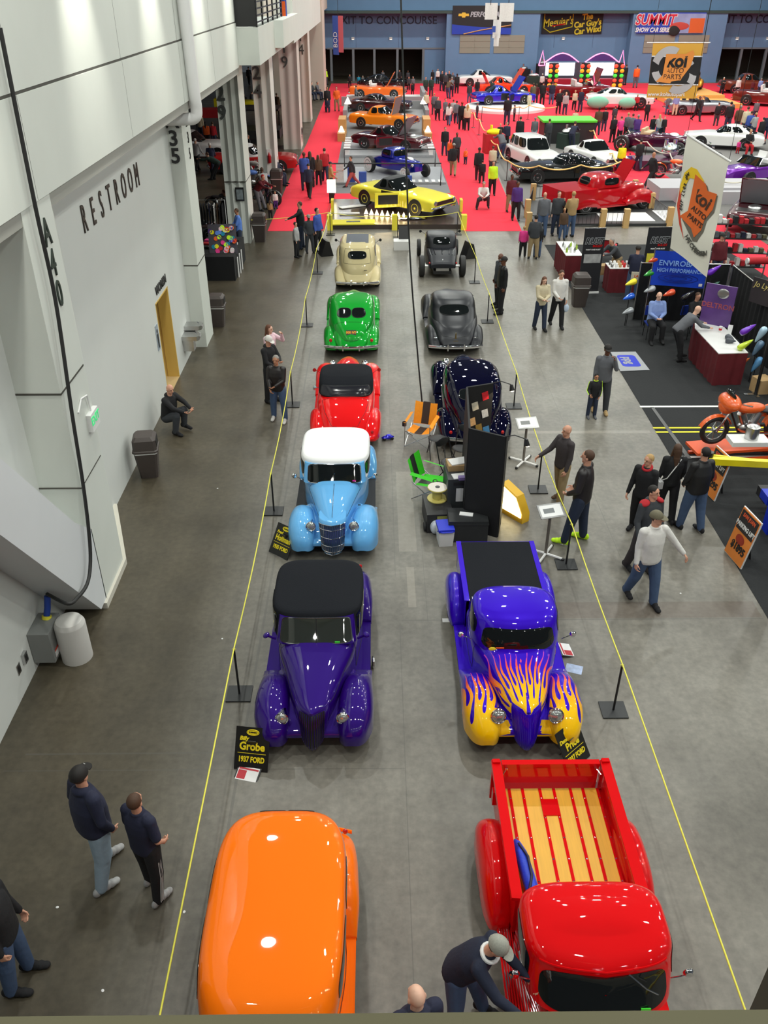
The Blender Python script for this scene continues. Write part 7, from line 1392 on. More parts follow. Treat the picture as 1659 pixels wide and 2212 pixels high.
# centre strip
yel = paint('lemon_paint', sr(240, 226, 70)); 
classic('lemon yellow muscle car with black roof and open door on the dark display floor', 'car', (1.2, 41.0), 48, yel, 1.0, 'coupe', top=mat('black_vinyl', sr(42, 44, 48), rough=.7), z=.22, hub=yel, door=-1, L=5.0, inner=blackm)
t = thing('display_floor', 'dark tiled display floor with lit parts under the yellow car', 'platform', (.9, 40.2, 0)); MB().b2((-3.0, -2.4, 0), (3.0, 2.6, .20)).build('platform', mat('dark_tile', sr(64, 54, 50), rough=.25, noise=.3, nscale=3), t)
MB().box((-1.9, -2.1, .23), (1.9, .8, .05), (0, 0, .05)).build('yellow_hood_panel', yel, t); MB().box((-1.9, -2.1, .26), (.6, .2, .02), (0, 0, .05)).build('scoop', blackm, t)
mb = MB()
for k in range(9): mb.prism([(-1.45+.24*k, .22), (-1.25+.24*k, .22), (-1.35+.24*k, .46)], -.58-.10*k, -.55-.10*k, 'y')
mb.build('lit_triangles', mat('warm_bulb', (1, .8, .5), emit=5), t)
MB().box((-2.1, -.6, .26), (.9, .12, .06), (0, 0, .1)).build('white_bar', whitep, t); MB().box((-2.0, .9, .24), (1.3, .35, .03), (0, 0, .5)).build('white_panel', whitep, t); MB().ell((.7, -1.4, .26), (.7, .3, .06)).build('chrome_parts', chrome, t, 60)
for k, x in enumerate((-2.9, -.1, 2.9)): MB().b2((x-.12, -2.6, 0), (x+.12, -2.3, .62)).build('yellow_post', yel, t)
for k, (a, b) in enumerate(((-2.9, 1.2), (3.0, 1.2))): MB().box((a, b-1, .45), (.12, .5, .5)).build('yellow_fin', yel, t)
l = bpy.data.lights.new('display_bulbs', 'AREA'); l.energy = 28; l.size = 1.5; l.size_y = .3; l.shape = 'RECTANGLE'; l.color = (1, .75, .4); o = bpy.data.objects.new('display_bulbs', l); o.location = (.6, 38.9, .6); o.rotation_euler = (0, 0, R(-20)); COL.objects.link(o)
t = thing('work_lamp', 'glowing lamp box left of the yellow car', 'lamp', (-2.15, 42.9, 0)); MB().b2((-.12, -.1, 0), (.12, .1, .5)).build('stand', blackm, t); MB().b2((-.2, -.14, .5), (.2, .14, 1.05)).build('lit_shade', mat('warm_lamp', (1, .85, .5), emit=7), t)
def black_rail(x0, x1, y, h, label):
    t = thing('low_railing', label, 'railing', (0, y, 0)); mb = MB().tube([(x0, 0, 0), (x0, 0, h), (x1, 0, h), (x1, 0, 0)], .035, 6).build('rail', blackm, t)
bl30 = mat('cobalt_paint', sr(20, 36, 150), rough=.2, metal=.3, coat=1)
fat30('cobalt blue fenderless roadster with whitewall tyres behind the yellow car', (1.15, 49.5), 38, bl30, .98, rod=True, white=True, z=.1)
t = thing('display_floor', 'silver and white display stage under the cobalt blue roadster', 'platform', (.8, 49.8, 0)); MB().b2((-2.9, -2.6, 0), (2.9, 1.8, .1)).build('platform', mat('silver_floor', sr(150, 152, 156), rough=.3, noise=.2), t)
mb = MB()
for k in range(11): mb.box((-.9+.35*k, -2.3, .12), (.18, .6, .03))
mb.build('white_slats', whitep, t)
black_rail(-2.3, 3.4, 46.9, 1.1, 'black rail stand in front of the cobalt blue roadster'); black_rail(-1.8, 3.4, 51.8, 1.0, 'black rail stand behind the cobalt blue roadster')
for k, (x, c) in enumerate(((-1.9, 'wh'), (-1.3, 'bl'), (-.7, 'bl'), (1.7, 'bl'))): link('parts_display', MB().b2((-.2, -.1, 0), (.2, .1, .9-.2*k)).mesh('parts_display', [CM[c]]), None, (x, 47.4, .1), 0, ['white row of parts at the left end of the blue display', 'blue display stand of parts beside the white row', 'low blue display box of parts', 'small blue sign in front of the blue roadster'][k], 'display')
mrn = mat('maroon_pearl', sr(74, 8, 22), rough=.22, metal=.2, coat=1)
classic('dark maroon muscle coupe with raised hood and open doors', 'car', (.95, 57.5), 62, mrn, .98, 'coupe', hood=True, door=2, z=.15); 
for s_, y in (('front', 55.2), ('rear', 66.5)): pass
t = thing('display_floor', 'grey display floor with white stepped edges under the maroon coupe', 'platform', (.8, 57.6, 0)); MB().b2((-2.7, -2.6, 0), (2.7, 2.6, .15)).build('platform', MATS['silver_floor'], t)
for x in (-2.55, 2.55):
    for k in range(5): MB().b2((x-.12, -2.5+.9*k, .15), (x+.12, -2.2+.9*k, .55)).b2((x-.2, -2.55+.9*k, .5), (x+.2, -2.15+.9*k, .56)).build('white_pedestal', whitep, t)
o57 = paint('tangerine_paint', sr(236, 128, 20)); classic('orange and cream fifties coupe with raised orange hood', 'car', (.6, 66.5), 68, o57, .98, 'fifties', hood=-75, z=.15, white=True)
for k, x in enumerate((-2.3, 3.5)): t = thing('timber_bench', 'wooden stepped stand with lamp %s of the orange and cream car' % ('left', 'right')[k], 'stand', (x, 63, 0)); MB().b2((-.25, -2, 0), (.25, 2, .5)).b2((-.25, 0, .5), (.25, 2, 1.1)).build('steps', mat('oak', sr(190, 140, 80), noise=.1), t); MB().lathe([(.2, 0), (.05, .35)], (0, -1.2, .5)).build('lamp_globe', mat('warm_globe', (1, .9, .75), emit=3), t)
cus = mat('black_cherry_paint', sr(50, 8, 14), rough=.2, metal=.2, coat=1); classic('black cherry fastback custom behind the orange fifties car', 'car', (.4, 74.5), 80, cus, 1.0, 'custom', z=.2)
t = thing('display_floor', 'grey railed stage with red carpet under the black cherry custom', 'platform', (.8, 73.5, 0)); MB().b2((-3.2, -2.4, 0), (3.2, 2.4, .2)).b2((-3.3, -2.5, 0), (-3.0, 2.5, .7)).b2((3.0, -2.5, 0), (3.3, 2.5, .7)).b2((-3.3, 2.3, 0), (3.3, 2.5, .8)).build('stage', mat('stage_grey', sr(140, 140, 142), rough=.6), t)
for x in (-3.0, 3.0): MB().lathe([(.28, 0), (.02, .5)], (x, .5, .8)).build('cone_lamp', mat('warm_cone', (1, .9, .8), emit=1.5), t)
orr = paint('papaya_paint', sr(242, 110, 40)); classic('orange low roadster with pale interior on the far white platform', 'car', (.2, 83), 84, orr, 1.0, 'fifties', open_top=True, hood=-60, z=.3)
t = thing('display_floor', 'white lit platform under the far orange roadster', 'platform', (.6, 82.4, 0)); MB().b2((-3.2, -2.6, 0), (3.4, 2.6, .3)).build('platform', whitep, t); MB().b2((-3.5, -2.9, 0), (3.7, -2.6, .7)).b2((3.4, -2.6, 0), (3.7, 2.6, 1.0)).build('grey_wall', MATS['stage_grey'], t)
classic('black coupe parked before the concourse doors', 'car', (.8, 93), 88, paint('gloss_black', sr(14, 16, 18)), 1.0, 'custom')
# right hall
classic('white wagon with faded pink sides facing the camera', 'car', W2(1150, 355), 14, paint('white_gloss', sr(226, 226, 224)), 1.05, 'wagon', L=4.7)
gbk = paint('gloss_black', (0, 0, 0)); classic('gloss black drag coupe parked sideways before the two white cars', 'car', (10.0, 48.3), -84, gbk, 1.05, 'custom', L=4.9)
classic('white compact coupe with dark windshield facing the camera', 'car', (12.8, 52.6), 20, MATS['white_gloss'], 1.0, 'coupe', L=4.4)
t = thing('car_trailer', 'black box stall with lime green roof among the cars', 'stall', (12.6, 61, 0)); MB().b2((-1.6, -1, 0), (1.7, 1, 1.3)).build('stall_body', blackp, t); MB().b2((-1.75, -1.1, 1.3), (1.8, 1.1, 1.42)).build('green_top', mat('lime_top', sr(90, 214, 50), rough=.5), t)
rdp = paint('candy_red_paint', sr(176, 8, 20)); t = fat30('candy red old pickup with open hood inside the low fence', (10.6, 41.2), 112, rdp, 1.1, hood=True, z=.12, name='pickup_truck'); t['category'] = 'truck'
MB().b2((-.85, .9, .5), (.85, 2.5, 1.0)).build('bed_box', rdp, t)
t = thing('display_floor', 'black and white display stage under the candy red pickup', 'platform', (10.6, 40.6, 0)); MB().b2((-3.6, -2.4, 0), (3.8, 2.2, .12)).build('platform', mat('stage_black', sr(44, 46, 48), rough=.5), t); MB().b2((-.5, -2.0, .12), (1.8, -.4, .14)).b2((2.2, -1.9, .12), (3.4, 0, .14)).build('white_tiles', whitep, t)
def fence(pts, label):
    t = thing('low_fence', label, 'fence', (0, 0, 0)); tan = mat('tan_post', sr(196, 160, 104))
    for (x, y) in pts: MB().b2((x-.12, y-.12, 0), (x+.12, y+.12, .8)).build('post', tan, t)
    for a, b in zip(pts, pts[1:]):
        d = V((b[0]-a[0], b[1]-a[1], 0)); n = int(d.length/.18); mb = MB().tube([(a[0], a[1], .65), (b[0], b[1], .65)], .02, 5).tube([(a[0], a[1], .12), (b[0], b[1], .12)], .02, 5)
        for k in range(n): p = (a[0]+d.x*k/n, a[1]+d.y*k/n); mb.tube([(p[0], p[1], .12), (p[0], p[1], .65)], .008, 4)
        mb.build('bars', blackm, t)
fence([W2(1138, 470), W2(1150, 434), W2(1318, 420)], 'low black fence with tan posts behind the candy red pickup'); fence([W2(1368, 425), W2(1404, 455), W2(1444, 488)], 'low black fence with tan posts beside the red aisle'); fence([W2(1140, 500), W2(1300, 492), W2(1350, 492)], 'low black fence with tan posts in front of the candy red pickup')
C69 = mat('electric_blue_paint', sr(16, 28, 190), rough=.2, metal=.3, coat=1)
classic('electric blue muscle coupe with doors and hood open on a white ringed stage', 'car', W2(1085, 232), 100, C69, 1.05, 'coupe', hood=True, door=2, z=.3); t = thing('display_floor', 'pale round-edged stage under the electric blue coupe', 'platform', W2(1090, 236)+(0,)); MB().lathe([(.01, .3), (3.2, .3), (3.3, .2), (3.3, 0)], n=40).build('platform', whitep, t)
classic('orange red coupe with flipped front in the far right display', 'car', (12.0, 88), 95, paint('vermilion_paint', sr(226, 60, 24)), 1.1, 'coupe', hood=True, trunk=True); classic('white hardtop parked along the blue wall', 'car', (11.0, 95.5), 92, MATS['white_gloss'], 1.1, 'coupe'); 
classic('dark red convertible with white interior in the far right display', 'car', (18.5, 84.5), 95, paint('oxblood_paint', sr(110, 14, 20)), 1.2, 'fifties', open_top=True, hood=-70)
classic('white fastback with mint green fenders in the far display', 'car', (20.2, 77.5), 84, MATS['white_gloss'], 1.1, 'custom', z=.2); t = thing('mint_fenders', 'mint green car panels standing beside the white fastback', 'panels', (18.0, 75.6, .2)); MB().ell((0, 0, .5), (.9, .3, .45)).ell((2.4, 0, .45), (.7, .3, .4)).build('panels', mat('mint', sr(120, 190, 160)), t, 60)
classic('silver grey low coupe without a roof between the mint car and the gold truck', 'car', (25.8, 74.3), 88, mat('silver_paint', sr(150, 152, 158), rough=.3, metal=.7, coat=1), 1.05, 'fifties', open_top=True, inner=blackm)
gld = mat('gold_paint', sr(214, 156, 40), rough=.3, metal=.4, coat=1); fat30('gold thirties sedan on a stepped wooden stage', (28.2, 85), -30, gld, 1.15, z=.6); t = thing('timber_stage', 'honey coloured stepped wooden stage before the gold sedan', 'stage', (28.0, 84.0, 0)); MB().b2((-2.2, -2.6, 0), (2.4, 3, .6)).b2((-2.8, -6.4, 0), (2.6, 3, .35)).build('steps', mat('honey_wood', sr(220, 160, 84), noise=.1), t)
classic('brown cherry convertible with white interior near the right edge', 'car', (33.6, 79.5), 60, paint('chestnut_paint', sr(104, 30, 22)), 1.2, 'fifties', open_top=True, hood=-70); classic('brown coupe behind the chestnut convertible', 'car', (35.5, 89), 84, paint('rust_brown_paint', sr(110, 50, 34)), 1.15, 'fifties')
classic('black car with bright green stripes at the far right edge', 'car', (34.2, 71), 84, paint('neon_green_paint', sr(90, 220, 20)), 1.2, 'coupe', top=blackm, hood=True); classic('white domed coupe with purple sticker behind the hanging white banner', 'car', (22.3, 58.5), -110, MATS['white_gloss'], 1.1, 'custom', L=4.4)
pu = mat('violet_candy_paint', sr(120, 40, 170), rough=.2, metal=.4, coat=1)
fat30('deep plum open wheeled rod with exposed engine in the roped display', (17.3, 57), 60, mat('plum_candy_paint', sr(70, 14, 50), rough=.2, metal=.4, coat=1), 1.15, rod=True, open_top=True); classic('low violet roadster with silver trim at the right edge', 'car', (20.3, 47.8), -64, pu, 1.1, 'tub', L=4.6)
t = thing('dragster_engine', 'tall chromed engine on a plum platform left of the hanging white banner', 'engine', (16.4, 51.6, 0)); MB().b2((-1.7, -.9, 0), (1.7, .9, .55)).build('platform', mat('plum_stage', sr(80, 30, 60), rough=.4, noise=.3), t); MB().ell((.4, .1, .95), (.5, .4, .4)).cyl((.1, .1, 1.1), (.1, .1, 1.5), .12).cyl((.6, .1, 1.1), (.6, .1, 1.5), .12).build('engine_block', chrome, t, 40)
motorcycle(16.2, 48.6, 0, 70, 'or', 'orange chopper in front of the plum engine platform', 1.1); motorcycle(18.8, 52.5, 0, 60, 'bk', 'brown and black chopper behind the hanging white banner', 1.2)
classic('dark maroon lowered car with raised hood near the shelf units', 'car', (16.9, 38.6), -30, mrn, 1.05, 'custom', hood=True, z=.1); t = thing('display_floor', 'grey panelled booth platform behind the hanging white banner', 'platform', (16.2, 43.5, 0)); MB().b2((-2.5, -.8, 0), (3.5, 1.5, .7)).b2((-1.5, -1.2, 0), (.2, -.8, .6)).b2((.4, -1.2, 0), (2.0, -.8, .6)).build('panels', mat('pale_grey_panel', sr(170, 168, 172), rough=.6), t)
classic('purple trimmed black coupe at the far right edge', 'car', (27.6, 57), -70, gbk, 1.1, 'coupe'); classic('red low car behind the violet roadster', 'car', (25.5, 52), -80, redp, 1.0, 'tub')
# neon arcade stall
t = thing('arcade_stall', 'stall with two pink neon arches and bright video screens before the blue wall', 'stall', (19.9, 92.0, 0), s=.74); nm = mat('pink_neon', (1, .15, .35), emit=4); scr = mat('screen_lit', (.75, .85, 1.0), emit=1.4)
for x in (-2.6, 2.6):
    MB().b2((x-2.0, .3, 1.6), (x+1.8, .4, 3.1)).build('screen', scr, t); MB().tube([(x-2.2, 0, 3.2)]+[(x-2.0+4.0*k/12, 0, 3.3+.9*sin(pi*k/12)) for k in range(13)]+[(x+2.2, 0, 3.2)], .07, 6).build('neon_arch', nm, t); MB().prism([(x-1.9, 3.3)]+[(x-1.9+3.8*k/12, 3.32+.75*sin(pi*k/12)) for k in range(13)]+[(x+1.9, 3.3)], .05, .15, 'y').build('arch_panel', mat('arch_purple', sr(70, 40, 120)), t); MB().b2((x-2.0, -1, 0), (x+2.0, .2, 1.3)).build('cabinet', mat('cab_red', sr(150, 24, 50), rough=.4), t); MB().ell((x-1.6, -.2, 2.7), (.5, .3, .45)).build('lit_globe', mat('warm_globe', (1, 1, 1)), t, 60)
for x in (-5.2, 5.2): MB().tube([(x-.4, 0, 2.8), (x, 0, 4.5), (x+.4, 0, 2.8), (x-.4, 0, 2.8)], .07, 6).build('neon_tip', nm, t)
MB().b2((-5.4, .42, 0), (5.4, .6, 3.1)).build('back_panel', mat('stall_back', sr(60, 60, 74)), t)
for k, x in enumerate((16.4, 19.3, 22.4)):
    t = thing('light_tree', 'tower of amber and green race start lights, %s of three' % ('leftmost', 'middle', 'rightmost')[k], 'light tower', (x, 87.5, 0), s=.82); MB().b2((-.5, -.1, 0), (.5, .3, 3.2)).build('tower', blackm, t)
    for r_ in range(6):
        for q in (-1, 1): MB().ell((q*.36, -.15, .5+.48*r_), (.24, .15, .2), 10, 6).build('lamp', mat('tree_%d' % (r_ % 3), [sr(60, 200, 60), sr(255, 150, 30), sr(240, 70, 50)][r_ % 3], emit=.8), t, 60)
# parts stands
for k, (px, py, c, lb, h) in enumerate(((1150, 195, 'gn', 'dark green engine stand before the blue wall', 1.2), (1065, 330, 'rd', 'red and black snack counter beside the white wagon', 1.1), (1170, 180, 'bk', 'black raised tool box before the blue wall', 1.8), (1225, 320, 'gn', 'green engine display between the white cars', .9), (1455, 180, 'dg', 'dark grey machine beside the gold banner', 1.1), (1130, 180, 'bk', 'black speaker stand beside the white hardtop', 1.3))):
    g = G(px, py); t = thing('engine_stand' if k != 1 else 'counter', lb, 'stand' if k != 1 else 'counter', (g.x, g.y, 0), 10*k); MB().b2((-.6, -.4, 0), (.6, .4, h)).build('base', CM[c], t); MB().ell((0, 0, h+.1), (.5, .35, .2)).cyl((-.2, 0, h), (-.2, 0, h+.5), .08).build('top_parts', steel if k != 1 else CM['ye'], t, 40)
# rope lines with stanchions around the displays
def ropeline(pts, m, lab, sag=.22):
    for k, (x, y) in enumerate(pts): 
        t = thing('rope_stanchion', 'thin dark stanchion carrying the %s' % lab, 'stanchion', (x, y, 0), 0, 'stanchions of the '+lab); MB().cyl((0, 0, .02), (0, 0, 1.0), .02, n=8).build('pole', blackm, t); MB().lathe([(.15, 0), (.15, .02), (.02, .04)], n=12).build('base_plate', blackm, t)
    for k in range(len(pts)-1):
        o = rope(pts[k]+(1.0,), pts[k+1]+(1.0,), sag, m, lab+' hanging between two stanchions', .035, 8); o['group'] = lab
ropeline([W2(x, y) for x, y in ((1012, 262), (1022, 276), (1034, 292), (1050, 320), (1072, 352), (1094, 390), (1160, 402), (1250, 400), (1335, 392), (1318, 372), (1298, 345), (1278, 318), (1258, 300))], wropem, 'gold rope round the white and black cars')
ropeline([W2(x, y) for x, y in ((1040, 262), (1120, 262), (1140, 258), (1200, 262))], wropem, 'gold rope before the electric blue coupe', .15)
ropeline([W2(x, y) for x, y in ((1352, 318), (1392, 345), (1440, 372), (1468, 402), (1530, 430), (1620, 432))], whr, 'white rope round the plum and violet cars')
# behind the left columns
classic('red old car with white top glimpsed between the columns', 'car', (-6.9, 51.0), 95, paint('signal_red_paint', sr(170, 30, 30)), 1.0, 'fifties', top=whitep); classic('white car glimpsed left of the A29 column', 'car', (-10.9, 55), 84, MATS['white_gloss'], 1.1, 'fifties'); classic('dark old car behind the white car left of the A29 column', 'car', (-12.5, 47.5), 60, paint('gloss_black', (0, 0, 0)), 1.0, 'custom')
t = thing('utility_cart', 'open framed black utility cart between the far columns', 'vehicle', (-7.7, 61.5, 0)); MB().b2((-1.4, -1.2, .3), (1.4, 1.2, .8)).build('body', blackp, t); 
for x in (-1.2, 1.2):
    for y in (-1, 1): MB().cyl((x, y, .8), (x, y, 2.0), .05).build('roll_post', blackm, t); wheel(t, x*.9, y, .35, .2)
MB().b2((-1.4, -1.2, 1.95), (1.4, 1.2, 2.05)).build('roof', blackm, t)
for k, (x, y, rz, c, lb) in enumerate(((-6.9, 40.5, 70, 'bk', 'black and chrome motorcycle left of the A29 column'), (-5.6, 42.3, 80, 'bk', 'black motorcycle behind the crowd between the columns'), (-6.4, 46, 85, 'sb', 'light blue and black motorcycle behind the seated couple'), (-6.6, 48.5, 75, 'wh', 'white and blue motorcycle beside the red old car'))): motorcycle(x, y, 0, rz, c, lb, 1.05)
classic('silver rounded sidecar bodied car above the clothes rack', 'car', (-7.4, 36.8), 78, MATS['silver_paint'], .6, 'custom', L=3.6); 
for k, (x, y, z, c) in enumerate(((-10.4, 66, 1.6, 'ye'), (-8.6, 64.5, 1.6, 'ye'), (-11.2, 62, 1.4, 'rd'))): t = thing('canopy', ['yellow canopy far behind the left columns', 'second yellow canopy far behind the left columns', 'red canopy far behind the left columns'][k], 'canopy', (x, y, 0)); MB().b2((-.9, -.6, z), (.9, .6, z+.5)).build('cloth', CM[c], t); MB().cyl((-.8, 0, 0), (-.8, 0, z), .04).build('post', blackm, t); MB().cyl((.8, 0, 0), (.8, 0, z), .04).build('post', blackm, t)
